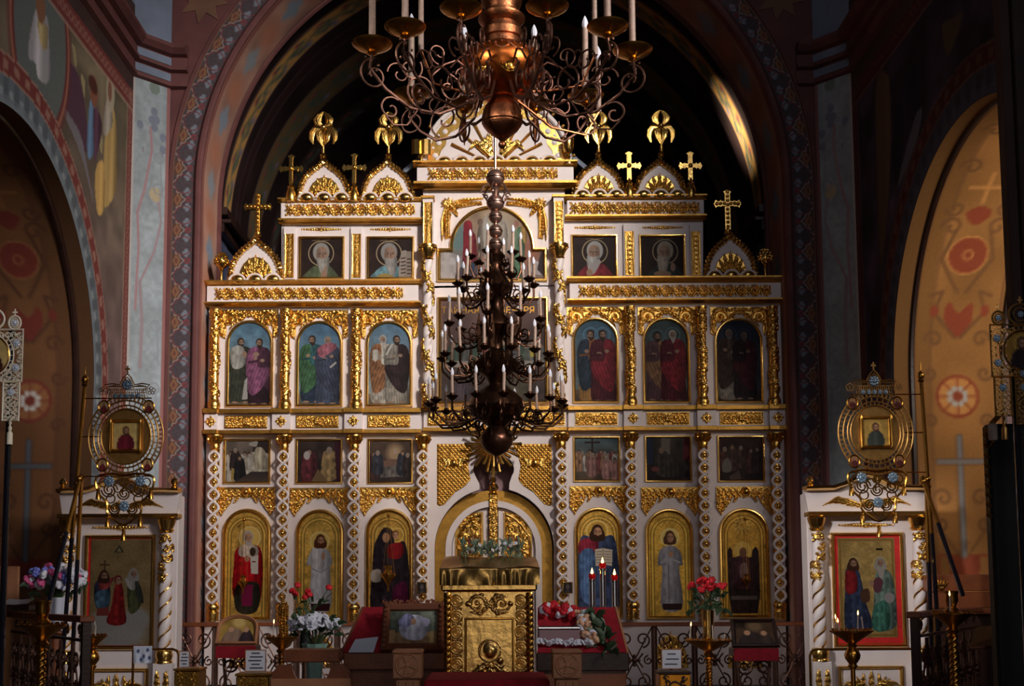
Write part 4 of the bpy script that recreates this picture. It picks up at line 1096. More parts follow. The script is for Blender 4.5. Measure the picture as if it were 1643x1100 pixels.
# ---- lower tier: open twisted columns
def column_twist(label, x, yt, yb, group=None):
    at = At(x, yb, -.12); t = thing('twisted_column', label, 'column', at.loc, group); s = at.s; L = (yb - yt) * s
    obj('base', M().lathe([(11 * s, 0), (11 * s, 2 * s), (9.6 * s, 3 * s), (10 * s, 8 * s), (10 * s, 11 * s), (11.4 * s, 12 * s), (11.2 * s, 14 * s), (8 * s, 15 * s), (10.5 * s, 19 * s), (11 * s, 23 * s), (8 * s, 29 * s), (6 * s, 31 * s)], 18), 'gold_smooth', t)
    obj('core', M().lathe([(7.2 * s, 28 * s), (7.2 * s, L - 24 * s)], 14), 'gold', t)
    z0, z1 = 28 * s, L - 26 * s; n = int((z1 - z0) / s / 1.6)
    for k in range(2):
        pts = [((1 - 2 * k) * 8.6 * s * math.sin(2 * PI * (i / n * (z1 - z0)) / (41 * s)), (-7.4 - (1 - 2 * k) * 1.2 * math.cos(2 * PI * (i / n * (z1 - z0)) / (41 * s))) * s, z0 + (z1 - z0) * i / n) for i in range(n + 1)]
        obj('ribbon', M().tube(pts, 2.3 * s, 6), 'white_paint', t)
    m = M(); z = z0 + 10.25 * s
    while z < z1 - 4 * s: m.ball((0, -7 * s, z), 4.4 * s, 10, 6); z += 20.5 * s
    obj('beads', m, 'gold_smooth', t, kind='stuff')
    pf = [(7 * s, L - 26 * s), (8.4 * s, L - 24 * s), (7 * s, L - 22 * s), (8.2 * s, L - 16 * s), (6.6 * s, L - 13 * s), (9 * s, L - 9 * s), (13 * s, L - 5 * s), (14 * s, L - 3 * s), (13 * s, L - 1 * s), (13 * s, L)]
    cp = obj('capital', M().lathe(pf, 18), 'gold', t)
    m = M()
    for q in np.linspace(PI * 1.05, PI * 1.95, 6): m.tube([(8 * s * math.cos(q), 8 * s * math.sin(q), L - 14 * s), (11 * s * math.cos(q), 11 * s * math.sin(q), L - 9 * s), (13 * s * math.cos(q), 13 * s * math.sin(q), L - 6 * s), (14.5 * s * math.cos(q), 14.5 * s * math.sin(q), L - 8 * s)], [1.4 * s, 2 * s, 1.6 * s, .8 * s], 5)
    obj('leaf', m, 'gold', cp)
    return t
for x, lab in ((340.5, 'open twisted column of white ribbons at the wall beside the red-robed bishop icon'), (452.5, 'open twisted column of white ribbons between the bishop icon and the narrow grey-robed icon'), (567, 'open twisted column of white ribbons between the grey-robed icon and the mother and child icon'), (678.5, 'open twisted column of white ribbons between the mother and child icon and the gate')):
    column_twist(lab, x, 696, 996)
for x, lab in ((903.5, 'open twisted column of white ribbons between the gate and the open book icon'), (1016, 'open twisted column of white ribbons between the open book icon and the folded-arms icon'), (1134, 'open twisted column of white ribbons behind the tall vase of red roses'), (1252, 'open twisted column of white ribbons at the dark wall beside the throne icon')):
    column_twist(lab, x, 692, 993)
# ---- small dark square scenes of the lower tier
def scene_cv(box, top, bot, seed):
    c = Cv(box[0] - 1, box[1] - 1, box[2] + 1, box[3] + 1, 1.5); c.grad(top, bot); c.noise(.3, 14, seed); return c
SQ = []
b = (358, 703, 434, 776); c = scene_cv(b, (150, 130, 112), (70, 52, 44), 2)
c.poly([(405, 706), (432, 706), (432, 770), (405, 770)], (64, 44, 40)); c.blob([(398, 712), (412, 706), (410, 716)], (196, 186, 170))
crowd(c, [(392 + 6 * i, 727 + (i % 2) * 2) for i in range(4)], 3, 26, [(206, 196, 180), (190, 176, 150), (214, 204, 190)]); crowd(c, [(413, 724), (422, 726)], 5, 38, [(220, 206, 180)]); c.blob([(408, 722), (420, 718), (428, 735), (426, 760), (410, 760)], (214, 196, 160), fold=.25, fscale=4)
crowd(c, [(370, 728), (377, 722), (384, 734)], 7, 36, [(40, 34, 40), (196, 186, 170), (60, 44, 44)]); c.poly([(371, 750), (376, 752), (374, 772), (370, 770)], (214, 168, 60))
for k in range(4): c.poly([(385 + 6 * k, 768 - 4 * k), (432, 768 - 4 * k), (432, 772 - 4 * k), (379 + 6 * k, 772 - 4 * k)], (96 - 8 * k, 74 - 6 * k, 58))
SQ.append((b, c, 'small square painting of a white-robed procession on steps'))
b = (473.5, 703, 549.5, 776); c = scene_cv(b, (70, 48, 40), (54, 36, 34), 4); crowd(c, [(496, 724)], 3, 46, [(120, 34, 44)]); crowd(c, [(528, 722)], 4, 48, [(196, 150, 80)]); c.ell(492, 730, 5, 7, (206, 196, 190)); c.poly([(510, 752), (526, 772), (500, 772)], (150, 110, 60)); c.poly([(536, 708), (548, 708), (548, 772), (540, 772)], (84, 22, 44))
SQ.append((b, c, 'small square dark painting of a crimson figure facing a gold-robed figure'))
b = (589, 703, 663, 776); c = scene_cv(b, (110, 78, 56), (54, 40, 38), 6); c.ell(634, 727, 13, 15, (214, 164, 110), soft=.8); c.ell(634, 724, 3, 4, (220, 180, 150)); c.poly([(606, 744), (640, 742), (648, 752), (646, 764), (610, 766)], (124, 112, 104), fold=.3, fscale=4); c.blob([(610, 740), (636, 736), (642, 744), (614, 748)], (150, 100, 76)); crowd(c, [(600, 728), (606, 726), (646, 726), (654, 730)], 9, 36, [(60, 60, 76), (84, 44, 40), (60, 44, 40)])
SQ.append((b, c, 'small square painting of mourners round a bier under a glowing ring'))
b = (920, 699, 996, 773); c = scene_cv(b, (84, 122, 136), (120, 84, 52), 8); c.line([(951, 704), (951, 738)], 3, (64, 40, 30)); c.line([(940, 709), (962, 709)], 3, (64, 40, 30)); crowd(c, [(929 + 6 * i, 724 + (i % 3) * 3) for i in range(11)], 11, 26, [(150, 60, 56), (206, 196, 190), (60, 52, 60), (176, 120, 80), (196, 140, 130)]); crowd(c, [(974, 736), (987, 738), (950, 730)], 12, 32, [(220, 210, 196), (206, 130, 120)])
SQ.append((b, c, 'small square painting of a tall dark cross raised above a crowd'))
b = (1035, 698, 1111, 773); c = scene_cv(b, (96, 84, 70), (44, 28, 30), 10); c.poly([(1038, 700), (1048, 700), (1048, 745), (1038, 745)], (40, 60, 100)); c.poly([(1062, 700), (1076, 700), (1076, 735), (1062, 735)], (160, 142, 124)); c.poly([(1098, 700), (1109, 700), (1109, 742), (1096, 735)], (140, 24, 34)); c.blob([(1052, 735), (1064, 722), (1078, 732), (1090, 748), (1088, 764), (1054, 762)], (84, 74, 60), fold=.3, fscale=4); c.ell(1062, 722, 4, 5, (190, 140, 110)); c.ell(1052, 752, 7, 4, (176, 80, 70))
SQ.append((b, c, 'small square painting with blue and red curtains round a seated group'))
b = (1152, 698, 1228, 773); c = scene_cv(b, (90, 48, 40), (44, 28, 28), 12); crowd(c, [(1164, 720), (1176, 716), (1190, 718), (1206, 722), (1216, 720)], 14, 32, [(110, 56, 48), (70, 44, 40), (96, 60, 50)]); c.blob([(1160, 742), (1168, 734), (1174, 744), (1172, 756), (1160, 756)], (150, 136, 124)); c.poly([(1170, 764), (1186, 754), (1190, 768), (1172, 770)], (120, 84, 70))
SQ.append((b, c, 'small square dark painting of a brownish group with one pale kneeling figure'))
for b, c, lab in SQ: icon(lab, out_rect(*b), c, At((b[0] + b[2]) / 2, b[3], 0), fw=4)
# ---- tall arched icons of the lower tier
LI = []
b = (355, 815, 434, 995); c = robed_icon_bg(b, seed=3)
c.ell(399, 862, 17, 17, (240, 204, 110)); c.ring(399, 862, 17, 2, (250, 224, 150))
c.blob([(376, 884), (388, 874), (408, 874), (418, 884), (421, 920), (418, 960), (412, 965), (378, 962), (372, 940), (374, 905)], (186, 26, 36), fold=.22, fscale=5)
c.blob([(378, 940), (414, 936), (412, 980), (380, 980)], (60, 54, 44), fold=.2, fscale=5); c.poly([(386, 938), (405, 938), (404, 972), (388, 972)], (140, 34, 80)); c.poly([(400, 890), (413, 890), (413, 921), (402, 920)], (228, 222, 214)); c.poly([(403, 900), (409, 900), (409, 902), (403, 902)], (120, 40, 50)); c.blob([(382, 878), (396, 872), (412, 878), (410, 892), (384, 892)], (222, 206, 190), fold=.1); c.ell(404, 885, 5, 7, (70, 56, 40)); c.ell(395, 896, 4, 5, (200, 150, 120)); head(c, 396, 862, 8.5, (196, 186, 176), (206, 160, 124), 1)
LI.append((b, c, 'tall gilt arched icon of a bishop in bright red vestments'))
b = (473, 816, 551, 995); c = robed_icon_bg(b, seed=5); c.ell(512, 868, 15, 15, (240, 204, 110)); c.ring(512, 868, 15, 2, (250, 224, 150))
c.blob([(496, 888), (504, 880), (522, 880), (530, 890), (533, 906), (529, 912), (530, 976), (497, 976), (499, 912), (491, 906)], (206, 204, 208), fold=.12, fscale=5); c.blob([(499, 880), (512, 884), (520, 905), (512, 916), (500, 910)], (216, 212, 214), fold=.1); c.line([(500, 912), (513, 918), (528, 910)], 1.4, (150, 146, 156)); c.poly([(498, 968), (530, 968), (528, 980), (500, 980)], (70, 30, 36)); c.ell(518, 892, 3, 6, (196, 146, 116)); head(c, 513, 867, 7.5, (96, 54, 34), (200, 150, 116), 1.0, long=True)
LI.append((b, c, 'tall gilt arched icon of a standing figure in a pale grey robe'))
b = (586, 815, 663, 995); c = robed_icon_bg(b, (196, 150, 70), seed=7); c.ring(618, 858, 15, 2, (226, 190, 100)); c.ring(636, 858, 11, 2, (226, 190, 100))
c.blob([(599, 880), (606, 860), (616, 846), (630, 852), (634, 872), (652, 876), (654, 984), (598, 984), (597, 920)], (48, 38, 44), fold=.25, fscale=7); c.blob([(622, 876), (642, 870), (648, 884), (640, 896), (624, 894)], (140, 30, 36), fold=.2); c.blob([(596, 916), (610, 914), (610, 932), (596, 932)], (190, 176, 164)); c.blob([(630, 945), (652, 935), (654, 984), (634, 984)], (84, 24, 54), fold=.2); c.ell(619, 862, 6, 8, (190, 140, 106)); head(c, 634, 858, 5.5, (120, 76, 46), (206, 156, 124), 0)
LI.append((b, c, 'tall gilt arched icon of a dark-veiled mother holding a child'))
b = (923, 813, 1000, 992); c = robed_icon_bg(b, (206, 158, 70), seed=9); c.ring(960, 852, 17, 2.4, (236, 200, 110))
for k in range(20): c.line([(960 + 18 * math.cos(k * PI / 10), 852 + 18 * math.sin(k * PI / 10)), (960 + 27 * math.cos(k * PI / 10), 852 + 27 * math.sin(k * PI / 10))], .8, (240, 206, 120), .6)
c.blob([(931, 870), (950, 860), (970, 860), (990, 870), (991, 984), (931, 984)], (64, 74, 104), fold=.25, fscale=8); c.blob([(931, 868), (950, 862), (962, 866), (956, 890), (932, 890)], (140, 44, 60), fold=.2); c.blob([(931, 890), (956, 886), (956, 960), (935, 960)], (84, 110, 150), fold=.25); c.poly([(956, 881), (969, 879), (984, 882), (983, 908), (969, 905), (957, 908)], (206, 190, 166)); c.line([(969, 879), (969, 905)], 1, (120, 100, 84))
for k in range(5): c.line([(958, 885 + 4.4 * k), (967, 884.5 + 4.4 * k)], .9, (90, 76, 70)); c.line([(971, 884.5 + 4.4 * k), (982, 885 + 4.4 * k)], .9, (90, 76, 70))
head(c, 960, 853, 9, (60, 38, 28), (200, 148, 112), 1, long=True)
LI.append((b, c, 'tall gilt arched icon of a bearded figure showing an open book'))
b = (1037, 815, 1115, 993); c = robed_icon_bg(b, (226, 176, 76), seed=11); c.ell(1077, 862, 14, 14, (240, 204, 110)); c.ring(1077, 862, 14, 2, (250, 224, 150))
for k in range(5): c.line([(1055 + 9 * k, 830), (1064 + 9 * k, 846)], .8, (176, 130, 50)); c.line([(1064 + 9 * k, 830), (1055 + 9 * k, 846)], .8, (176, 130, 50))
c.blob([(1060, 884), (1070, 876), (1084, 876), (1094, 886), (1097, 906), (1091, 912), (1095, 974), (1062, 974), (1064, 912), (1057, 906)], (150, 146, 152), fold=.14, fscale=5); c.poly([(1063, 968), (1095, 968), (1094, 978), (1064, 978)], (60, 40, 40)); c.line([(1063, 902), (1078, 896), (1092, 902)], 3, (176, 170, 172)); c.ell(1078, 889, 4, 4, (190, 140, 110)); head(c, 1077, 861, 7.5, (90, 60, 40), (196, 146, 112), 0, long=True); c.line([(1074, 905), (1074, 966)], 1.2, (110, 104, 112))
LI.append((b, c, 'tall gilt arched icon of a grey-robed youth with folded arms'))
b = (1156, 814, 1237, 992); c = robed_icon_bg(b, (206, 156, 66), seed=13); c.ell(1194, 884, 14, 16, (226, 186, 96))
for k in range(12): c.line([(1194 + 4 * math.cos(k * PI / 6), 842 + 4 * math.sin(k * PI / 6)), (1194 + 15 * math.cos(k * PI / 6), 842 + 15 * math.sin(k * PI / 6))], .8, (244, 214, 130))
c.poly([(1169, 884), (1174, 876), (1178, 884), (1178, 894), (1208, 894), (1210, 882), (1215, 876), (1220, 884), (1221, 950), (1216, 984), (1174, 984), (1170, 950)], (54, 40, 40), fold=.2, fscale=6); c.blob([(1180, 896), (1206, 896), (1210, 940), (1178, 940)], (76, 48, 52), fold=.2); c.ell(1195, 886, 6, 8, (120, 84, 66)); c.blob([(1190, 906), (1200, 904), (1202, 925), (1190, 926)], (130, 104, 100)); c.poly([(1174, 956), (1216, 956), (1216, 962), (1174, 962)], (104, 92, 84))
LI.append((b, c, 'tall gilt arched icon of a dark enthroned figure'))
for b, c, lab in LI:
    t = icon(lab, out_arch(*b), c, At((b[0] + b[2]) / 2, b[3], 0), fw=6, material='gilt_paint')
    t2 = thing('arch_carving', 'gilt leafy carving over the ' + lab.replace('tall gilt arched ', ''), 'carving', P((b[0] + b[2]) / 2, b[1] + 16, -.002))
    obj('scrollwork', MO['spl'], parent=t2, loc=(0, 0, 50 * S0), sc=(1, 1.5, 1))
# gilt relief on the plinth under the tall icons
for x, lab in ((395, 'bishop icon'), (512, 'pale grey robe icon'), (625, 'mother and child icon'), (962, 'open book icon'), (1077, 'folded-arms icon'), (1196, 'enthroned icon')):
    t = thing('plinth_carving', 'gilt leaf relief on the white plinth under the ' + lab, 'carving', P(x, 1085, -.001)); obj('leaf_relief', MO['pal'], parent=t, loc=(0, 0, .62), sc=(1.1, 1, 1.5))

# ---- tier three: elders in square frames
EL = []
def elder(b, robe, hair, look, extra=None, seed=1, hx=None, bald=False):
    c = Cv(b[0] - 1, b[1] - 1, b[2] + 1, b[3] + 1, 1.6, (58, 32, 26)); c.noise(.2, 12, seed)
    cx = hx or (b[0] + b[2]) / 2 - 2; cy = b[1] + 28
    c.ring(cx, cy, 20, 1.6, (226, 190, 130)); c.blob([(cx - 28, b[3]), (cx - 22, cy + 30), (cx - 8, cy + 20), (cx + 12, cy + 20), (cx + 24, cy + 32), (cx + 27, b[3])], robe, fold=.2, fscale=7)
    head(c, cx, cy, 13, hair, (206, 150, 116), 0, look)
    c.blob([(cx + look * -7, cy + 7), (cx + look * 3, cy + 9), (cx + look * 12, cy + 6), (cx + look * 13, cy + 20), (cx + look * 8, cy + 36), (cx + look * 1, cy + 34), (cx - look * 5, cy + 20)], hair, fold=.12, fscale=3)
    if extra: extra(c)
    for k in (-1, 1): c.line([(cx + k * 8 - 6, b[1] + 7), (cx + k * 8 + 5, b[1] + 6)], 1.2, (170, 130, 80))
    return c
b = (478.6, 377.6, 552.8, 448.6); EL.append((b, elder(b, (104, 122, 76), (190, 184, 172), 1, lambda c: (c.ell(520, 440, 5, 7, (206, 150, 116)), c.line([(521, 446), (523, 428)], 3, (206, 150, 116))), 3, 515), 'square portrait of a white-bearded elder in green touching his beard'))
b = (587.7, 377.6, 664.8, 448.6); EL.append((b, elder(b, (110, 176, 196), (176, 170, 164), 1, lambda c: (c.blob([(643, 408), (648, 401), (654, 406), (652, 446), (640, 444)], (196, 174, 156)), c.blob([(652, 408), (657, 402), (662, 408), (660, 446), (650, 446)], (180, 156, 140)), [c.line([(644, 414 + 6 * k), (650, 413 + 6 * k)], 2, (84, 60, 52)) for k in range(5)], [c.line([(654, 415 + 6 * k), (659, 415 + 6 * k)], 2, (84, 60, 52)) for k in range(5)], c.blob([(600, 446), (616, 438), (632, 444), (630, 450), (600, 450)], (206, 170, 70))), 5, 624), 'square portrait of an elder in pale blue with two stone tablets'))
b = (916.8, 374.7, 991.8, 446.6); EL.append((b, elder(b, (184, 30, 46), (206, 204, 200), -1, lambda c: (c.blob([(945, 428), (958, 416), (964, 420), (952, 440)], (206, 196, 196)), c.ell(946, 437, 5, 6, (206, 150, 116))), 7, 955), 'square portrait of a white-haired elder in red looking aside'))
b = (1026, 374.7, 1101, 446.6); EL.append((b, elder(b, (56, 70, 66), (196, 180, 156), -1, lambda c: (c.ell(1063, 439, 14, 5, (196, 146, 112)), c.ell(1080, 428, 4, 7, (196, 146, 112))), 9, 1068), 'square portrait of a balding elder in dark green with crossed hands'))
for b, c, lab in EL:
    icon(lab, out_rect(*b), c, At((b[0] + b[2]) / 2, b[3], 0), fw=4.5)
    t = thing('carved_bar', 'slim beaded gilt bar above the ' + lab.replace('square portrait of ', ''), 'carving', P((b[0] + b[2]) / 2, b[1] - 6, -.001)); obj('beading', MO['bar'], parent=t, loc=(0, 0, 8 * S0), sc=(1.1, 1, 1))
# lattice pilasters
def lattice(w_, h, dia=7.5):
    r = Relief(w_, h, 2.4); y = 2; k = 0
    while y < h - 3:
        r.leaf([(w_ * .25, y), (w_ * .5, y + dia * .5), (w_ * .8, y + dia)], 1.5, 1.6, .01, 0, 0).leaf([(w_ * .75, y), (w_ * .5, y + dia * .5), (w_ * .2, y + dia)], 1.5, 1.6, .01, 0, 0)
        r.dome(w_ * .5, y + dia, 1.6, 2); y += dia
    r.rope([(1, 0), (1, h / 2), (1, h)], 1.6, 2).rope([(w_ - 1, 0), (w_ - 1, h / 2), (w_ - 1, h)], 1.6, 2)
    r.H[:, :2] = 2; r.H[:, -2:] = 2
    return r.mesh('lattice', S0)
LAT = lattice(13, 72)
def pilaster(label, x, yt, yb, wpx=15):
    at = At(x, yb, -.001); t = thing('pilaster', label, 'pilaster', at.loc); s = at.s; L = (yb - yt) * s
    obj('post', M().box(-wpx * .62 * s, wpx * .62 * s, -.045, 0, -2 * s, L + 12 * s, .003), 'white_paint', t, smooth=False)
    obj('gilt_strip', M().box(-wpx * .5 * s, wpx * .5 * s, -.056, -.044, 0, L, .003), 'gold_dim', t, smooth=False)
    obj('lattice', LAT, parent=t, loc=(0, -.056, L), sc=(1, 1, L / (72 * S0)))
for x, yt, yb, lab in ((464.4, 375, 447, 'lattice pilaster at the outer side of the elder in green'), (572, 375, 447, 'lattice pilaster between the elder in green and the elder with tablets'), (1010, 371, 443, 'lattice pilaster between the elder in red and the balding elder'), (1116.5, 371, 443, 'lattice pilaster at the outer side of the balding elder')):
    pilaster(lab, x, yt, yb)

# ---- gables with scallops, finials
def ogee(w_, h):
    """half-width w_, height h: left foot, up to the point, right foot"""
    L = [(-w_, 0), (-w_ * 1.0, h * .18), (-w_ * .93, h * .38), (-w_ * .76, h * .58), (-w_ * .5, h * .74), (-w_ * .26, h * .84), (-w_ * .1, h * .92), (0, h)]
    sm = [tuple(v) for v in dense([(a, b, 0) for a, b in L], h / 30)]
    sm = [(a[0], a[1]) for a in sm]
    return sm + [(-a, b) for a, b in reversed(sm[:-1])]
def gable(label, cx, ybase, w_, h, finial):
    at = At(cx, ybase, -.10); t = thing('ogee_gable', label, 'gable', at.loc); s = at.s
    og = ogee(w_ * s, h * s)
    obj('panel', M().prism(og, .01, .06), 'white_paint', t, smooth=False)
    obj('rope_border', rope(M(), [(a * .97, -.005, b) for a, b in dense([(p[0], p[1], 0) for p in og], .012) for a, b in [(a, b)]] if False else [(p[0] * .97, -.005, p[1]) for p in [tuple(v) for v in dense([(q[0], q[1], 0) for q in og], .010)]], 4.4 * s, .055), 'gold_smooth', t)
    obj('palmette', MO['pal'], parent=t, loc=(0, .008, (h * .58 + 6) * s), sc=(w_ / 41 * 1.08, 1.4, h / 68 * 1.0))
    for k in (-1, 0, 1):
        x = k * w_ * .68 * s; r = w_ * .31 * s
        m = M().tube([(x + r * math.cos(q), -.055, r * math.sin(q)) for q in np.linspace(0, PI, 14)], 2.0 * s, 6)
        sc_ = obj('scallop', m, 'white_paint', t)
        obj('boss', M().ball((x, -.04, r * .40), r * .84, 14, 8, (1, .5, .66)), 'gold_smooth', sc_)
    return t
def seraph(label, cx, ytop, ybase):
    at = At(cx, ybase, -.07); t = thing('seraph_finial', label, 'finial', at.loc); s = at.s; H = ybase - ytop
    obj('stem', M().lathe([(5 * s, 0), (6 * s, 2 * s), (4 * s, 4 * s), (6 * s, 7 * s), (3 * s, 10 * s), (2.4 * s, 22 * s), (3 * s, 30 * s)], 12), 'gold_smooth', t)
    zc = 44 * s
    def wing(nm, pts, rad, fl=.32):
        w_ = obj(nm, M().tube([(a * s, b, c * s) for a, b, c in pts], [q * s for q in rad], 10, flat=fl), 'gold_smooth', t)
        m = M(); mid = len(pts) // 2
        for k in (-.55, 0, .55):
            m.tube([(pts[i][0] * s + k * rad[i] * s * (1 if abs(pts[-1][0] - pts[0][0]) < abs(pts[-1][2] - pts[0][2]) else 0), pts[i][1] - rad[i] * s * fl * (1 - .5 * abs(k)), pts[i][2] * s) for i in range(len(pts))], [.8 * s] * len(pts), 4)
        obj('feather', m, 'gold', w_)
    for q in (-1, 1):
        wing('wing', [(q * 2.6, 0, 55), (q * 8.6, 0, 60), (q * 10, 0, 66), (q * 6.4, 0, 73), (q * 0.5, 0, 79)], [2.2, 6.2, 7, 4.8, .7])
        wing('wing', [(q * 5, -.01, 49), (q * 13, -.01, 51), (q * 18, -.01, 44), (q * 19, -.01, 34), (q * 16, -.01, 25)], [3, 5.5, 5.5, 4, .8])
        wing('wing', [(q * 3, -.02, 47), (q * 6.5, -.025, 42), (q * 5, -.025, 33), (q * .6, -.02, 22)], [3, 6.5, 5.5, 1])
    obj('head', M().ball((0, -.03, 52 * s), 5 * s, 12, 8).ball((0, -.055, 51.5 * s), 1.1 * s, 6, 4), 'gold_smooth', t)
def cross_fin(label, cx, ytop, ybase, arm, carved=False, stand=True):
    at = At(cx, ybase, -.11); t = thing('cross_finial', label, 'cross', at.loc); s = at.s; H = (ybase - ytop)
    hb = 30 if stand else 8
    if stand: obj('stand', M().lathe([(8 * s, 0), (9 * s, 3 * s), (8.6 * s, 12 * s), (6.5 * s, 18 * s), (5 * s, 22 * s), (6.5 * s, 24 * s), (3.4 * s, 27 * s), (2.6 * s, 34 * s)], 14), 'gold', t)
    else: obj('stand', M().lathe([(6 * s, 0), (7 * s, 2 * s), (4.5 * s, 4 * s), (5 * s, 7 * s), (2.6 * s, 9 * s)], 14), 'gold', t)
    za = (H - (24 if stand else 23)) * s; w_ = (4.2 if carved else 3.6) * s; A = arm * s; top = H * s
    def fl(px, pz, dx, dz):      # flared arm end
        return
    e = 2.4 * s
    pts = [(w_, hb * s), (w_, za - w_), (A - 6 * s, za - w_), (A - 3 * s, za - w_ - e), (A, za), (A - 3 * s, za + w_ + e), (A - 6 * s, za + w_), (w_, za + w_), (w_, top - 6 * s), (w_ + e, top - 3 * s), (0, top)]
    full = pts + [(-a, b) for a, b in reversed(pts[:-1])]
    m = M().prism([(a, b) for a, b in full], -.018, .018)
    m.prism([(a * .6, za + (b - za) * (.9)) for a, b in full if b > hb * s - 1], -.03, -.017)
    cr = obj('cross', m, 'gold_smooth', t, smooth=False)
    m = M()
    if carved:
        for k in range(9): m.ball((0, -.03, (hb + 4 + k * (H - hb - 8) / 8.0) * s), 3 * s, 8, 5)
        for k in range(3):
            for q in (-1, 1): m.ball((q * (5 + 6 * k) * s, -.03, za), 3 * s, 8, 5)
    else: m.ball((0, -.03, za), 4 * s, 10, 6)
    obj('boss', m, 'gold', cr)
gable('white ogee gable with gilt palmette between two crosses above the elder in green', 520, 323, 41, 68, 1); seraph('gilt six-winged seraph finial above the elder in green', 518.7, 178, 256)
gable('white ogee gable with gilt palmette above the elder with tablets', 622, 323, 41, 68, 1); seraph('gilt six-winged seraph finial above the elder with tablets', 623.5, 176, 256)
gable('white ogee gable with gilt palmette above the elder in red', 961, 318, 40, 64, 1); seraph('gilt six-winged seraph finial above the elder in red', 960.4, 176, 254)
gable('white ogee gable with gilt palmette above the balding elder', 1059, 318, 40, 64, 1); seraph('gilt six-winged seraph finial above the balding elder', 1061, 175, 253)
gable('low outer ogee gable carrying a tall carved cross on the lit side', 410, 454, 42, 74, 2); gable('low outer ogee gable carrying a tall carved cross on the shaded side', 1173, 447, 40, 73, 2)
cross_fin('gilt flared cross on a bell stand outside the gable above the elder in green', 467, 246, 324, 20); cross_fin('gilt flared cross on a bell stand between the two lit gables', 568.5, 244, 324, 20)
cross_fin('gilt flared cross on a bell stand between the two shaded gables', 1010, 241, 318, 20); cross_fin('gilt flared cross on a bell stand at the outer end above the balding elder', 1108.5, 241, 318, 19)
cross_fin('tall carved gilt cross on the low outer gable on the lit side', 413.5, 308, 380, 23, True, False); cross_fin('tall carved gilt cross on the low outer gable on the shaded side', 1168, 303, 376, 22, True, False)
def pinecone(label, cx, ytop, ybase):
    at = At(cx, ybase, -.11); t = thing('urn_finial', label, 'finial', at.loc); s = at.s
    obj('stem', M().lathe([(6 * s, 0), (5 * s, 1.5 * s), (2 * s, 4 * s), (2 * s, 18 * s), (4 * s, 21 * s), (2.6 * s, 23 * s)], 12), 'gold', t)
    obj('cone', M().lathe([(3 * s, 22 * s), (9 * s, 27 * s), (11 * s, 34 * s), (10 * s, 40 * s), (7 * s, 45 * s), (2 * s, 49 * s), (0, 51 * s)], 14), 'gold_smooth', t)
    m = M()
    for r_ in range(4):
        for k in range(9): a = 2 * PI * (k + .5 * (r_ % 2)) / 9; rr = (10.6, 10.8, 8.6, 5.5)[r_] * s; m.ball((rr * math.cos(a), rr * math.sin(a), (31 + 5 * r_) * s), 2.3 * s, 6, 4)
    obj('scales', m, 'gold', t, kind='stuff')
pinecone('gilt pine-cone urn on the long cornice at the lit arch wall', 355, 401, 453); pinecone('gilt pine-cone urn on the long cornice at the shaded arch wall', 1228, 393, 447)
# ================================================================== THE TALL MIDDLE OF THE SCREEN
# ---- white twisted columns with gilt leaf spiral
def spiral_leaves(w_, h, n, r_px):
    r = Relief(w_, h, 1.9)
    for k in range(n):
        t = (k + .5) / n; y = h * t; x = w_ * ((t * n / 3.6) % 1.0)
        for q in (-1, 1):
            r.leaf([(x, y), (x + q * 5, y + 4), (x + q * 8, y + 11)], 3.8, 3.6, 3).leaf([(x, y), (x + q * 6, y - 4), (x + q * 8, y - 9)], 3.2, 3, 3)
        r.leaf([(x, y - 8), (x, y + 2), (x + 2, y + 12)], 4.2, 4.2, 3).dome(x, y, 3.2, 4.6)
    return r
LEAFW = relief_round(spiral_leaves(34, 240, 13, 8.5), 'leaf_spiral', S0, 8.0 * S0)
CAPS = lambda s, z: [(8 * s, z), (9.5 * s, z + 2 * s), (8 * s, z + 4 * s), (10 * s, z + 10 * s), (14 * s, z + 17 * s), (14 * s, z + 20 * s), (15.5 * s, z + 21 * s), (15.5 * s, z + 24 * s)]
for x, yt, lab in ((686.5, 412, 'white twisted column with gilt leaves on the tablets side of the middle paintings'), (899.5, 410, 'white twisted column with gilt leaves on the red elder side of the middle paintings')):
    at = At(x, 655, -.13); t = thing('leafy_column', lab, 'column', at.loc); s = at.s; L = (655 - yt) * s
    obj('base', M().lathe([(11 * s, 0), (11.5 * s, 3 * s), (9 * s, 5 * s), (10.5 * s, 10 * s), (10 * s, 14 * s), (8 * s, 17 * s)], 18), 'gold', t)
    obj('shaft', twist(M(), 8.2 * s, L, 5.0, 2, .3, 20, 110), 'white_paint', t)
    obj('leaf_spiral', LEAFW, parent=t, loc=(0, 0, L + 0 * s))
    cp = obj('capital', M().lathe(CAPS(s, L), 18), 'gold_smooth', t)
    m = M()
    for q in (-1, 1): m.tube([(q * 11 * s + 3.5 * s * (1 - a / 9) * math.cos(a) * q, -11 * s, L + 15 * s + 3.5 * s * (1 - a / 9) * math.sin(a)) for a in np.linspace(0, 7, 18)], 1.3 * s, 5)
    obj('volute', m, 'gold_smooth', cp)
    obj('pilaster_post', M().box(-8.5 * s, 8.5 * s, -.03, .12, L + 23 * s, L + 106 * s, .003), 'white_paint', t, smooth=False)
    obj('gilt_strip', M().box(-7.5 * s, 7.5 * s, -.045, -.028, L + 24 * s, L + 95 * s, .003), 'gold_dim', t, smooth=False)
    obj('lattice', LAT, parent=t, loc=(0, -.045, L + 95 * s), sc=(1.12, 1, 1))
    obj('pilaster_cap', M().box(-11 * s, 11 * s, -.06, .12, L + 102 * s, L + 106 * s, .003), 'gold_dim', t, smooth=False)
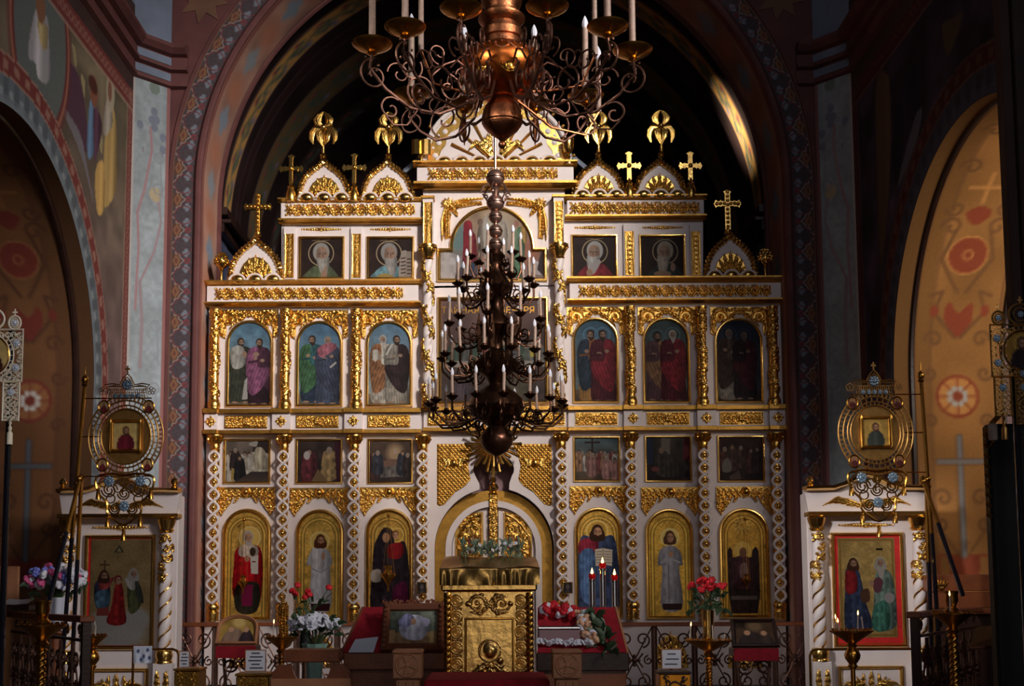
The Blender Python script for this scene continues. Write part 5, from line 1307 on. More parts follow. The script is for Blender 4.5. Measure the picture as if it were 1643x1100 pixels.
# ---- arched painting with shoulders
out = [(701, 452), (878, 452), (878, 397), (859, 397)] + [(790 + 69 * math.cos(q), 397 - 70 * math.sin(q)) for q in np.linspace(.02, PI - .02, 24)] + [(721, 397), (701, 397)]
c = Cv(700, 325, 880, 454, 1.5); c.grad((214, 176, 130), (196, 140, 112), 325, 400); c.grad((176, 120, 104), (150, 130, 122), 400, 454); c.noise(.15, 16, 4)
c.ell(735, 380, 22, 26, (120, 160, 160), soft=.8); c.ell(845, 405, 22, 22, (214, 120, 84), soft=.8)
c.blob([(705, 408), (722, 404), (742, 414), (744, 438), (724, 448), (704, 446)], (206, 196, 196), fold=.12, fscale=12); c.blob([(856, 416), (866, 420), (876, 410), (876, 440), (852, 436)], (206, 190, 190), fold=.12); c.poly([(868, 404), (878, 404), (878, 450), (862, 432)], (70, 52, 52))
c.blob([(744, 362), (746, 353), (754, 351), (758, 358), (758, 368), (764, 380), (764, 424), (744, 426), (743, 400)], (190, 24, 44), fold=.18, fscale=6); c.blob([(754, 424), (764, 420), (764, 448), (754, 450)], (44, 76, 124)); c.blob([(730, 446), (744, 424), (756, 430), (756, 450)], (90, 76, 84))
c.blob([(768, 362), (776, 356), (782, 368), (778, 392), (770, 410), (766, 385)], (120, 100, 84), fold=.2); c.blob([(776, 350), (790, 338), (800, 350), (806, 392), (800, 440), (782, 440), (776, 390)], (214, 206, 196), fold=.15, fscale=6); c.ell(788, 346, 6, 8, (206, 160, 126)); c.ell(771, 354, 4.5, 6, (150, 110, 84))
c.blob([(826, 372), (834, 362), (842, 372), (842, 408), (838, 446), (826, 446), (824, 400)], (96, 150, 104), fold=.2, fscale=5); c.blob([(836, 364), (842, 356), (846, 376), (842, 390)], (222, 160, 60), fold=.2); c.ell(829, 357, 4, 6, (206, 120, 90)); c.ell(800, 372, 24, 30, (230, 214, 186), soft=.9)
c.blob([(790, 352), (800, 346), (812, 356), (815, 380), (810, 420), (796, 420)], (216, 196, 176), fold=.15, fscale=5)
icon('broad arched painting with a red-veiled woman among robed figures in the middle of the screen', out, c, At(790, 452, 0), fw=6)
# ---- last supper
b = (702, 473, 881, 649); c = Cv(b[0] - 1, b[1] - 1, b[2] + 1, b[3] + 1, 1.4, (96, 62, 60)); c.grad((150, 104, 96), (112, 74, 70), 472, 530); c.grad((100, 66, 60), (64, 46, 44), 530, 650); c.noise(.2, 16, 5)
c.poly([(776, 530), (800, 526), (820, 530), (822, 565), (776, 565)], (230, 196, 150)); c.ell(787, 494, 7, 8, (230, 170, 60)); c.poly([(780, 488), (784, 481), (787, 487), (790, 481), (794, 488), (791, 503), (784, 503)], (226, 166, 60))
cols = [(84, 104, 116), (70, 96, 76), (150, 60, 60), (110, 110, 104), (120, 66, 70), (60, 84, 66)]
crowd(c, [(716 + 13 * i, 545 + (i % 2) * 5) for i in range(6)], 5, 42, cols); crowd(c, [(808 + 12 * i, 548 + (i % 2) * 5) for i in range(6)], 8, 42, cols)
c.blob([(776, 548), (788, 543), (796, 548), (800, 572), (776, 572)], (206, 70, 76), fold=.2, fscale=4); c.blob([(786, 552), (796, 548), (800, 572), (786, 574)], (90, 110, 150)); head(c, 788, 539, 5.5, (150, 90, 50), (226, 176, 136), 1, long=True); c.poly([(850, 560), (858, 552), (862, 570), (852, 572)], (226, 196, 40)); c.ell(717, 519, 4, 4.5, (206, 130, 100))
c.poly([(706, 580), (876, 580), (876, 640), (706, 640)], (84, 64, 58), fold=.2, fscale=18); c.poly([(706, 578), (876, 578), (876, 588), (706, 588)], (176, 160, 146)); c.blob([(726, 620), (740, 612), (756, 618), (760, 646), (722, 646)], (90, 70, 80), fold=.2); c.blob([(815, 612), (840, 606), (852, 620), (850, 646), (812, 646)], (96, 84, 60), fold=.2)
ls = icon('large framed last supper painting behind the hanging chandelier', out_rect(*b), c, At(791.5, 649, 0), fw=6)
def text(body, name, parent, loc, size, material, depth=.002):
    cu = bpy.data.curves.new(name, 'FONT'); cu.body = body; cu.size = size; cu.extrude = depth; cu.align_x = 'CENTER'
    o = bpy.data.objects.new(name, cu); COL.objects.link(o); dg = bpy.context.evaluated_depsgraph_get()
    me = bpy.data.meshes.new_from_object(o.evaluated_get(dg)); bpy.data.objects.remove(o)
    me.materials.clear(); me.materials.append(MATS[material])
    q = bpy.data.objects.new(name, me); COL.objects.link(q); q.parent = parent; q.location = loc; q.rotation_euler = (PI / 2, 0, 0)
    return q
sA = sc_at(791, 640, 0)
text('ТАЙНАЯ', 'lettering', ls, ((739 - 791.5) * sA, -.010, (649 - 500) * sA), 15 * sA, 'brass'); text('ВЕЧЕРЯ', 'lettering', ls, ((831 - 791.5) * sA, -.010, (649 - 500) * sA), 15 * sA, 'brass')
# ---- sprays in the corners above the arched painting
for x, mx, lab in ((743, 1, 'gilt acanthus spray with a flower on the tablets side above the middle arched painting'), (843, -1, 'gilt acanthus spray with a flower on the red elder side above the middle arched painting')):
    t = thing('acanthus_spray', lab, 'carving', P(x, 389, -.001)); obj('spray', MO['spray'], parent=t, loc=(0, 0, 77 * S0), sc=(mx, 1.7, 1))
# ---- top pediment
at = At(797, 266, -.06); s = at.s; t = thing('pediment', 'round-headed white pediment with gilt rays behind the copper chandelier', 'pediment', at.loc)
def pedi(w_, h, n=40):
    return [(-w_ * math.cos(q), h * math.sin(q) ** .92) for q in np.linspace(0, PI, n)]
obj('panel', M().prism([(a * s, b * s) for a, b in pedi(114, 112)], .03, .07), 'white_paint', t, smooth=False)
obj('rim', M().tube([(a * s, .02, b * s) for a, b in pedi(117, 115)], 4.2 * s, 8), 'white_paint', t)
for k in range(15):
    q = .12 + (PI - .24) * k / 14; a, b = (-125 * math.cos(q), 124 * math.sin(q) ** .92)
    obj('bead', M().ball((a * s, .02, b * s), 3.2 * s, 10, 6).tube([(a * s * .95, .02, b * s * .95), (a * s, .02, b * s)], 1.2 * s, 5), 'gold', t)
m = M(); inn = []; outp = pedi(111, 109, 61)
for i, q in enumerate(np.linspace(0, PI, 61)):
    k = 88 + 5 * abs(math.sin(q * 8)); inn.append((-k * math.cos(q), (k - 2) * math.sin(q) ** .92))
for i in range(60):
    m.add([(outp[i][0] * s, .024, outp[i][1] * s), (outp[i + 1][0] * s, .024, outp[i + 1][1] * s), (inn[i + 1][0] * s, .020, inn[i + 1][1] * s), (inn[i][0] * s, .020, inn[i][1] * s)], [(0, 3, 2, 1)])
gb = obj('gilt_band', m, 'gold', t, smooth=False)
m = M()
for i in range(14):
    q = .16 + (PI - .32) * i / 13
    for rr, k in ((5.2, 101), (3, 92)): m.lathe([(rr * s, -.004), (rr * s, .002)], 12, (0, 0, 0)) if False else None
    a, b = -100 * math.cos(q), 99 * math.sin(q) ** .92; m.ball((a * s, .018, b * s), 4.6 * s, 12, 6, (1, .35, 1))
    a, b = -106 * math.cos(q + .11), 104 * math.sin(q + .11) ** .92; m.ball((a * s, .018, b * s), 2.4 * s, 8, 5, (1, .35, 1))
obj('white_boss', m, 'white_paint', gb, kind='stuff')
for k in range(10):
    q = .16 + (PI - .32) * k / 9; ca, sa = -math.cos(q), math.sin(q)
    if 3 < k < 6: continue
    L1, L2 = 14, 82; e = .020
    obj('ray', M().add([((ca * L1 + sa * 1) * s, .02, (sa * L1 - ca * 1) * s), ((ca * L1 - sa * 1) * s, .02, (sa * L1 + ca * 1) * s), ((ca * L2 - sa * 2.6) * s, .01, (sa * L2 + ca * 2.6) * s), ((ca * L2 + sa * 2.6) * s, .01, (sa * L2 - ca * 2.6) * s), (ca * (L2 - 3) * s, -.012, sa * (L2 - 3) * s), (ca * L1 * s, .0, sa * L1 * s)], [(0, 5, 4, 3), (1, 2, 4, 5), (2, 3, 4), (0, 1, 5), (0, 3, 2, 1)]), 'gold_dim', t, smooth=False)
for q in (-1, 1):
    r = Relief(50, 62, 1.8)
    for k in range(8): r.leaf([(4, 56), (10 + 3.2 * k, 34 - 1.2 * k), (8 + 5.4 * k, 6 + 5.2 * k)], 4.4, 3.6 + .2 * k, 5, .2, .12)
    wm = r.mesh('wing', s, 'gold')
    obj('wing', wm, parent=t, loc=(q * 26 * s, .005, 66 * s), sc=(q, 1, 1))
for k in range(7):
    x = -84 + 28 * k; r_ = 13 * s
    sc_ = obj('scallop', M().tube([(x * s + r_ * math.cos(q), -.10, r_ * math.sin(q)) for q in np.linspace(0, PI, 14)], 2.2 * s, 6), 'white_paint', t)
    obj('boss', M().ball((x * s, -.08, r_ * .37), r_ * .84, 14, 8, (1, .5, .62)), 'gold_smooth', sc_)
# roof strut behind the pediment
for q, lab in ((-1, 'pale slanting strut beside the pediment above the elder with tablets'), (1, 'pale slanting strut beside the pediment above the elder in red')):
    t2 = tag(obj('strut', M().prism([(q * 168 * s, -20 * s), (q * 98 * s, 42 * s), (q * 98 * s, 50 * s), (q * 168 * s, -10 * s)], .0, .06), 'plaster_slate', smooth=False, loc=at.loc + Vector((0, .2, 0))), lab, 'strut')
# book and chalice on the cornice ends
at = At(676, 265, -.15); s = at.s; t = thing('open_book_finial', 'gilt open book on a short stem at the end of the highest cornice', 'finial', at.loc)
obj('stem', M().lathe([(7 * s, 0), (6 * s, 2 * s), (2.4 * s, 5 * s), (2.4 * s, 14 * s), (4 * s, 16 * s), (2 * s, 19 * s)], 12), 'gold', t)
m = M()
for q in (-1, 1):
    pr = [(0, -.0), (q * 5 * s, -.035), (q * 11 * s, -.03), (q * 15.5 * s, -.008), (q * 15.5 * s, .02), (0, .03)]
    vs = [(a, b, z) for z in (18 * s, 42 * s) for a, b in pr]; m.add(vs, [(i, (i + 1) % 6, 6 + (i + 1) % 6, 6 + i) for i in range(6)] + [(0, 1, 2, 3, 4, 5), (11, 10, 9, 8, 7, 6)])
obj('book', m, 'gold_smooth', t, smooth=False)
at = At(912, 264, -.15); s = at.s; t = thing('chalice_finial', 'gilt chalice standing at the end of the highest cornice', 'finial', at.loc)
obj('foot', M().lathe([(8.5 * s, 0), (8.5 * s, 2 * s), (4 * s, 5 * s), (2.2 * s, 9 * s), (4.4 * s, 13 * s), (2.2 * s, 17 * s)], 16), 'gold_smooth', t); obj('bowl', M().lathe([(2.2 * s, 17 * s), (6 * s, 20 * s), (9 * s, 26 * s), (9.6 * s, 36 * s), (10 * s, 42 * s), (9 * s, 42 * s), (8 * s, 30 * s), (0, 25 * s)], 18), 'gold_smooth', t)

# ---- gate: lattice panels, cherubs, sunburst, doors
def lattice_field(poly, name, w_, h):
    r = Relief(w_, h, 1.5); st = 6.4
    y = 3; row = 0
    while y < h - 1:
        x = 3 + (st / 2 if row % 2 else 0)
        while x < w_ - 1: r.rosette(x, y, 2.9, 4, 2.0); x += st
        y += st * .55; row += 1
    ins = np.zeros(r.X.shape, bool); n = len(poly)
    for i in range(n):
        (xa, ya), (xb, yb) = poly[i], poly[(i + 1) % n]
        if ya == yb: continue
        ins ^= ((ya > r.Y) != (yb > r.Y)) & (r.X < (xb - xa) * (r.Y - ya) / (yb - ya) + xa)
    r.H = np.where(ins, np.maximum(r.H, .3), 0)
    return r.mesh(name, S0, 'gold_dim', eps=.1)
pl = [(0, 0), (62, 0), (54, 20), (50, 36), (54, 58), (46, 68), (30, 78), (12, 98), (4, 100), (0, 98)]
lf = lattice_field(pl, 'lattice_field', 62, 101)
ch = Relief(48, 26, 1.8)
for q in range(6): ch.leaf([(26, 10), (34 + q, 4 + 2.6 * q), (46 - 2.2 * q, 2 + 4 * q)], 3, 3.4, 3)
ch.mirror_x().dome(24, 10, 6, 7, 7).dome(24, 14, 3, 5)
chm = ch.mesh('cherub', S0, 'gold')
for x, mx, lab in ((732, 1, 'mother and child'), (855, -1, 'open book')):
    t = thing('gate_lattice', 'gilt lattice field with a winged cherub above the gate towards the %s icon' % lab, 'carving', P(x, 812, -.001))
    obj('lattice', lf, parent=t, loc=(0, 0, 101 * S0), sc=(mx, 1, 1)); obj('cherub', chm, parent=t, loc=(-4 * mx * S0, -.004, 80 * S0))
at = At(791, 712, -.15); s = at.s; t = thing('sunburst', 'gilt sunburst above the gate behind the lowest chandelier ball', 'carving', at.loc)
for k in range(28):
    q = 2 * PI * k / 28; L2 = 46 if k % 2 == 0 else 36; ca, sa = math.cos(q), math.sin(q)
    obj('ray', M().add([((ca * 8 - sa * 1.6) * s, 0, (sa * 8 + ca * 1.6) * s), ((ca * 8 + sa * 1.6) * s, 0, (sa * 8 - ca * 1.6) * s), ((ca * L2 + sa * 2.6) * s, 0, (sa * L2 - ca * 2.6) * s), ((ca * L2 - sa * 2.6) * s, 0, (sa * L2 + ca * 2.6) * s), (ca * 8 * s, -.03, sa * 8 * s), (ca * L2 * s, -.012, sa * L2 * s)], [(1, 4, 5, 2), (0, 3, 5, 4), (2, 5, 3), (0, 1, 2, 3)]), 'gold_smooth', t, smooth=False)
obj('centre', M().ball((0, -.02, 0), 11 * s, 16, 8, (1, .4, 1)), 'gold_smooth', t)
at = At(793, 1097, .16); s = at.s; t = thing('holy_gate', 'double-leaf arched gate of white and gilt behind the brass lectern', 'gate', at.loc)
zs = 217 * s
def ring(r0, r1, y0, y1, mt, nm, hz=1.0):
    po = [(r1 * s, 0), (r1 * s, zs)] + [(r1 * s * math.cos(q), zs + r1 * s * hz * math.sin(q)) for q in np.linspace(0, PI, 26)][1:-1] + [(-r1 * s, zs), (-r1 * s, 0), (-r0 * s, 0), (-r0 * s, zs)] + [(-r0 * s * math.cos(q), zs + r0 * s * hz * math.sin(q)) for q in np.linspace(0, PI, 26)][1:-1] + [(r0 * s, zs), (r0 * s, 0)]
    return obj(nm, M().prism(po, y0, y1), mt, t, smooth=False)
ring(78, 95, .0, .12, 'gold_dim', 'gilt_jamb'); ring(68, 78, -.02, .12, 'white_paint', 'white_jamb')
for q in (-1, 1):
    po = [(q * 8 * s, 0), (q * 67 * s, 0), (q * 67 * s, zs)] + [(q * 67 * s * math.cos(a), zs + 67 * s * math.sin(a)) for a in np.linspace(0, 1.45, 16)]
    lf_ = obj('door_leaf', M().prism(po if q > 0 else po[::-1], .05, .11), 'white_paint', t, smooth=False)
    pi_ = [(q * 17 * s, 10 * s), (q * 62 * s, 10 * s), (q * 62 * s, zs)] + [(q * (62 * math.cos(a)) * s, zs + 62 * s * math.sin(a)) for a in np.linspace(0, 1.29, 14)]
    obj('gilt_frame', M().sweep(pi_ if q > 0 else pi_[::-1], frame_prof(5 * s)), 'gold_smooth', lf_, loc=(0, .05, 0))
    r = Relief(46, 130, 1.5)
    for k in range(8):
        for b in (-1, 1): r.scroll(23 + b * 10, 12 + 15 * k, 8, 1.2, k, 2.4, 3.4, b).leaf([(23, 10 + 15 * k), (23 + b * 12, 4 + 15 * k), (23 + b * 20, 10 + 15 * k)], 3.4, 3, 3)
    r.H = np.maximum(r.H, .6); r.H[np.hypot(r.X - (46 if q < 0 else 0), (r.Y - 62)) > 62] *= (r.Y > 62)[np.hypot(r.X - (46 if q < 0 else 0), (r.Y - 62)) > 62]
    obj('scrollwork', r.mesh('scrollwork', s, 'gold'), parent=lf_, loc=(q * 39.5 * s, .045, zs + 60 * s))
    c = Cv(0, 0, 20, 34, 2, (96, 50, 44)); c.ell(10, 10, 5, 6, (150, 110, 84)); c.blob([(2, 34), (3, 20), (10, 16), (17, 20), (18, 34)], (70, 30, 40), fold=.2)
    V = np.stack([(c.X - 10 + q * 32) * s, np.full_like(c.X, .035), zs + (24 - c.Y) * s], -1); obj('painting', grid_mesh('painting', V, c.c, 'oil_paint', np.hypot((c.X - 10) / 10, np.minimum(c.Y - 10, 0) / 10) < 1), parent=lf_)
obj('post', M().box(-6.5 * s, 6.5 * s, -.03, .05, 0, zs + 88 * s, .006), 'gold', t, smooth=False)
obj('post_carving', relief_round(mk_foliage_wrap(13, 96, 11), 'post_carving', s, 40 * s), parent=t, loc=(0, 40 * s - .03, zs + 86 * s))
obj('finial', M().lathe([(7 * s, zs + 88 * s), (8 * s, zs + 90 * s), (5 * s, zs + 93 * s), (9 * s, zs + 99 * s), (7 * s, zs + 104 * s), (3 * s, zs + 107 * s), (5.5 * s, zs + 112 * s), (3 * s, zs + 116 * s)], 16), 'gold_smooth', t)
cr = [(2.4, 115), (2.4, 124), (5, 122), (6, 126), (2.6, 127), (2.6, 138), (11, 137), (12, 142), (2.6, 143), (3, 156), (0, 160)]
obj('cross', M().prism([(a * s, zs + b * s) for a, b in cr + [(-a, b) for a, b in reversed(cr[:-1])]], -.012, .012), 'gold_smooth', t, smooth=False)
# dark curtain behind the gate
tag(obj('gate_curtain', M().prism([(a * s, b * s) for a, b in [(-110, 0), (110, 0), (110, 380), (-110, 380)]], 0, .02), 'plaster_mauve', loc=at.loc + Vector((0, .2, 0)), smooth=False), 'plain mauve curtain behind the gate opening', 'curtain')
# small photos and gilt panels beside the gate
for x, lab in ((677, 'tiny dark framed photo hung low on the column beside the mother and child icon'), (911, 'tiny dark framed photo hung low on the column beside the open book icon')):
    c = Cv(x - 8, 933, x + 8, 952, 2.5, (60, 44, 44)); c.ell(x, 941, 3, 4, (130, 110, 104)); c.blob([(x - 5, 952), (x, 945), (x + 5, 952)], (90, 80, 84))
    icon(lab, out_rect(x - 8, 933, x + 8, 952), c, At(x, 952, -.25), fw=1.6, name='photo_portrait', cat='portrait')
# ================================================================== CHANDELIERS
at = At(797, 732, -4.0); s = at.s
ch1 = thing('chandelier', 'dark bronze five-tier chandelier of candle bulbs hanging before the last supper painting', 'chandelier', at.loc)
Z = lambda y: (732 - y) * s
def lz(prof, n=20): return M().lathe([(r * s, Z(y)) for r, y in prof], n)
obj('rod', M().lathe([(2.2 * s, Z(258)), (2.2 * s, Z(-420))], 8), 'silvered', ch1)
for y, r in ((273, 15), (315, 14.5), (338, 11), (362, 11.5), (384, 11.5)):
    o = obj('ball', M().ball((0, 0, Z(y)), r * s, 20, 12), 'silvered', ch1)
    obj('band', M().lathe([(r * s * .99, Z(y) - .9 * s), (r * s * 1.05, Z(y)), (r * s * .99, Z(y) + .9 * s)], 20), 'bronze', o)
obj('neck', lz([(5, 288), (7, 290), (4, 296), (4, 330), (3, 350), (3, 374), (3, 396)]), 'silvered', ch1)
for k in range(6):
    a = 2 * PI * k / 6 + .3; pts = []
    for q in np.linspace(0, 5.5, 16): rr = 21 + 5 * math.cos(q) * (1 - q / 8); pts.append((rr * s * math.cos(a), rr * s * math.sin(a), Z(300 - 5 * math.sin(q) * (1 - q / 8))))
    obj('handle', M().tube([(13 * s * math.cos(a), 13 * s * math.sin(a), Z(284)), (20 * s * math.cos(a), 20 * s * math.sin(a), Z(288))] + pts + [(14 * s * math.cos(a), 14 * s * math.sin(a), Z(312))], 1.4 * s, 5), 'silvered', ch1)
obj('body', lz([(4, 392), (9, 395), (16, 404), (10, 413), (9, 424), (14, 434), (21, 444), (26, 455), (20, 465), (12, 474), (9, 488), (16, 502), (28, 514), (30, 521), (18, 530), (10, 543), (12, 558), (28, 571), (40, 582), (34, 593), (16, 604), (12, 614), (26, 624), (42, 638), (47, 652), (38, 668), (20, 678), (15, 683)], 24), 'bronze', ch1)
obj('lower_ball', lz([(13, 683), (19, 689), (25, 697), (26.5, 705), (25, 713), (18, 723), (8, 729), (3, 731), (2, 738), (3.4, 742), (1.5, 748), (0, 750)], 24), 'bronze_ball', ch1)
for k in range(6):
    a = 2 * PI * k / 6 + .2
    obj('scroll', M().tube([(rr * s * math.cos(a), rr * s * math.sin(a), Z(yy)) for rr, yy in ((34, 668), (42, 672), (44, 680), (38, 686), (33, 682), (36, 677), (30, 690), (27, 698), (31, 703), (34, 699))], 1.7 * s, 5), 'bronze', ch1)
CANDLE = lambda s, h, r: M().lathe([(r, 0), (r, h)], 8)
BULB = lambda s, r: M().lathe([(r * .8, 0), (r * 1.15, r * 1.4), (r * 1.0, r * 2.6), (r * .5, r * 4), (0, r * 4.8)], 8)
for ti, (yc, R, n, yt, ph) in enumerate(((408, 42, 6, 360, .2), (452, 62, 10, 402, .1), (516, 76, 9, 466, .35), (573, 88, 13, 522, .15), (650, 108, 16, 602, .1))):
    dz = 30 * s
    arm = M().tube([(8 * s, 0, -8 * s), (R * .35 * s, 0, -20 * s), (R * .6 * s, 0, -32 * s), (R * .85 * s, 0, -32 * s), (R * 1.0 * s, 0, -18 * s), (R * s, 0, 0)], 1.9 * s, 6)
    arm.tube([(R * .62 * s + 9 * s * (1 - q / 9) * math.cos(q), 0, -20 * s + 9 * s * (1 - q / 9) * math.sin(q)) for q in np.linspace(-1.6, 5.6, 20)], 1.3 * s, 5)
    arm.tube([(R * .3 * s, 0, -16 * s), (R * .38 * s, 0, -2 * s), (R * .5 * s, 0, 2 * s), (R * .52 * s, 0, -6 * s), (R * .45 * s, 0, -7 * s)], 1.2 * s, 5)
    am = arm.mesh('arm', 'bronze')
    cup = M().lathe([(2 * s, -4 * s), (5 * s, -2 * s), (9.5 * s, 2 * s), (10 * s, 3 * s), (4 * s, 2.4 * s), (4 * s, 7 * s), (3 * s, 7 * s)], 12).mesh('cup', 'bronze')
    hc = (yc - yt - 19) * s
    cd = CANDLE(s, hc, 2.5 * s).mesh('candle', 'candle_brown'); bl = BULB(s, 2.6 * s).mesh('bulb', 'bulb')
    for k in range(n):
        a = 2 * PI * k / n + ph
        o = obj('arm', am, parent=ch1, loc=(0, 0, Z(yc)), rot=(0, 0, a))
        obj('cup', cup, parent=o, loc=(R * s, 0, 0)); lean = random.uniform(-.05, .05)
        obj('candle', cd, parent=o, loc=(R * s, 0, 6 * s), rot=(lean, random.uniform(-.05, .05), 0)); obj('bulb', bl, parent=o, loc=(R * s, 0, 6 * s + hc))
for k in range(7):
    a = 2 * PI * k / 7; m = M()
    m.tube([(30 * s * math.cos(a), 30 * s * math.sin(a), Z(560)), (31 * s * math.cos(a), 31 * s * math.sin(a), Z(530)), (30 * s * math.cos(a), 30 * s * math.sin(a), Z(500))], [4 * s, 5 * s, .6 * s], 6, flat=.5)
    obj('leaf', m, 'bronze', ch1)

# ---- large copper chandelier nearer the nave
at = At(806, 240, -7.8); s = at.s
ch2 = thing('chandelier', 'large copper bowl chandelier with scrolling arms and tall candles at the top', 'chandelier', at.loc)
Z = lambda y: (240 - y) * s
obj('finial', M().ball((0, 0, Z(232)), 6.5 * s, 14, 8).lathe([(4 * s, Z(226)), (7 * s, Z(222)), (4 * s, Z(220))], 14), 'copper_dark', ch2)
obj('lower_bulb', lz([(6, 222), (14, 217), (25, 208), (31, 200), (31, 198), (33, 196), (33, 186), (31, 182), (31, 176), (27, 168), (20, 161), (18, 155)], 32), 'copper_dark', ch2)
bw = obj('bowl', lz([(20, 156), (26, 155), (28, 152), (42, 147), (55, 138), (64, 124), (67, 110), (67, 100), (62, 88)], 40), 'copper', ch2)
obj('neck', lz([(62, 88), (55, 82), (46, 77), (40, 76), (38, 72), (34, 70), (33, 60), (36, 58), (36, 46), (31, 44), (29, 34), (33, 30), (38, 24), (38, 20), (30, 16), (28, 6), (32, -2), (36, -20), (28, -40), (16, -60), (8, -80), (4, -90), (4, -420)], 32), 'copper_dark', ch2)
m = M()
for k in range(40): a = 2 * PI * k / 40; m.ball((63.5 * s * math.cos(a), 63.5 * s * math.sin(a), Z(88 + 2 * (k % 2))), 2.2 * s, 6, 4)
for k in range(16):
    a = 2 * PI * k / 16; m.tube([(66 * s * math.cos(a + d), 66 * s * math.sin(a + d), Z(92 + 8 * math.cos(d * 8))) for d in np.linspace(-.19, .19, 9)], 1.3 * s, 4)
obj('engraved_band', m, 'copper_dark', bw, kind='stuff')
for k in range(8):
    a = -PI / 2 + .18 + 2 * PI * k / 8; m = M(); R = Matrix.Rotation(a + PI / 2, 3, 'Z')
    for r_ in (12, 8): m.tube([R @ Vector((r_ * s * math.cos(q), -63.5 * s, Z(127) + r_ * s * math.sin(q) * .95)) + R @ Vector((0, 1.6 * s * math.sin(q), 0)) * (r_ / 6) for q in np.linspace(0, 2 * PI, 18)[:-1]], 1.5 * s, 5, closed=True)
    t0 = M().ball((0, 0, 0), 7 * s, 10, 6, (1, .4, 1.1)); m.add([R @ Vector(v) + R @ Vector((0, -63 * s, Z(127))) for v in t0.v], t0.f)
    obj('medallion', m, 'brass', bw)
PANS = [(597, 75), (650, 48), (740, 18), (878, 15), (975, 47), (1015, 85), (940, 158), (858, 170), (745, 170), (660, 155)]
dz_ = 875 * 8.0 / 1900
pan_m = M().lathe([(3 * s, -14 * s), (8 * s, -11 * s), (6 * s, -9 * s), (14 * s, -6 * s), (24 * s, -1 * s), (30 * s, 3 * s), (31 * s, 5 * s), (28 * s, 5 * s), (10 * s, 0), (6 * s, 1 * s), (6 * s, 4 * s)], 24).mesh('drip_pan', 'brass')
cm = M().lathe([(5.4 * s, 0), (5.0 * s, 120 * s)], 12)
for k in range(1): rope(cm, [(5.1 * s * math.cos(q), 5.1 * s * math.sin(q), q / (2 * PI) * 26 * s) for q in np.linspace(0, 28, 90)], .5 * s, .02, 4)
cm = cm.mesh('candle', 'candle_brown'); bm = BULB(s, 5 * s).mesh('bulb', 'bulb')
zp = CAM.z + dz_
for i, (px, py) in enumerate(PANS):
    r_ = ray(px, py); t_ = (zp - CAM.z) / r_.z; p = CAM + r_ * t_
    d = Vector((p.x - at.loc.x, p.y - at.loc.y, 0)); R = d.length; a = math.atan2(d.y, d.x); zl = zp - at.loc.z
    u = R / s
    arm = M()
    def pl_(pts, rad): arm.tube([(x * s, 0, zl + z * s) for x, z in pts], rad * s, 6)
    k_ = .55 if i in (7, 8) else 1.0
    pl_([(34, -10), (.30 * u, -60 * k_), (.5 * u, -84 * k_), (.72 * u, -84 * k_), (.9 * u, -62 * k_), (u + 4, -34), (u, -12)], 2.6)
    def curl(cx, cz, r0, a0, a1, rad=1.8): pl_([(cx + r0 * (1 - abs(q - a0) / (abs(a1 - a0) * 1.25)) * math.cos(q), cz + r0 * (1 - abs(q - a0) / (abs(a1 - a0) * 1.25)) * math.sin(q)) for q in np.linspace(a0, a1, 26)], rad)
    curl(u - 4, -44, 26, PI / 2, PI / 2 - 8.5)
    if i not in (7, 8): curl(.62 * u, -52, 30, -1.2, 6.4); curl(.42 * u, -40, 24, 1.6, 9.0); curl(.3 * u, -14, 16, 0, 6.5, 1.6); curl(.72 * u, -20, 22, 2.5, 9.0, 1.6)
    if i < 6: curl(.86 * u, -92, 20, 2.2, -5.2); curl(.8 * u, -34, 20, 0, 7.0, 1.5)
    pl_([(.2 * u, -10), (.36 * u, 10), (.46 * u, -2), (.56 * u, -26)], 1.8)
    if i < 6: pl_([(.66 * u, -84), (.74 * u, -112), (.84 * u, -116), (.9 * u, -104)], 1.6)
    curl(.5 * u, 14, 18, -1.5, 5.5, 1.5)
    for q in range(5): arm.ball(((u + 10 * math.cos(q * 1.3)) * s, 6 * math.sin(q) * s, zl - (18 + 6 * q) * s), 2.2 * s, 6, 4)
    o = obj('arm', arm, 'chandelier_iron', ch2, rot=(0, 0, a))
    obj('drip_pan', pan_m, parent=o, loc=(R, 0, zl)); obj('candle', cm, parent=o, loc=(R, 0, zl + 3 * s)); obj('bulb', bm, parent=o, loc=(R, 0, zl + 122 * s))
    if i in (7, 8):
        obj('leaf_pendant', M().tube([(R, 0, zl - 12 * s), (R + .02, .0, zl - 30 * s), (R, 0, zl - 48 * s), (R, 0, zl - 70 * s)], [5 * s, 9 * s, 7 * s, .8 * s], 8, flat=.5), 'copper_dark', o)
for k, (dx, dyy, z0) in enumerate(((.64, -.35, 120), (.72, .3, 150), (-.55, -.5, 128))):   # lower candles on inner brackets
    px_, py_ = dx, dyy; a = math.atan2(py_, px_); R = math.hypot(px_, py_)
    o = obj('bracket', M().tube([(20 * s, 0, Z(150)), (R * .5, 0, Z(z0 + 40)), (R * .85, 0, Z(z0 + 44)), (R, 0, Z(z0))], 2.2 * s, 6), 'copper_dark', ch2, rot=(0, 0, a))
    obj('candle', cm, parent=o, loc=(R, 0, Z(z0)), sc=(.8, .8, .75)); obj('bulb', bm, parent=o, loc=(R, 0, Z(z0) + 91 * s))
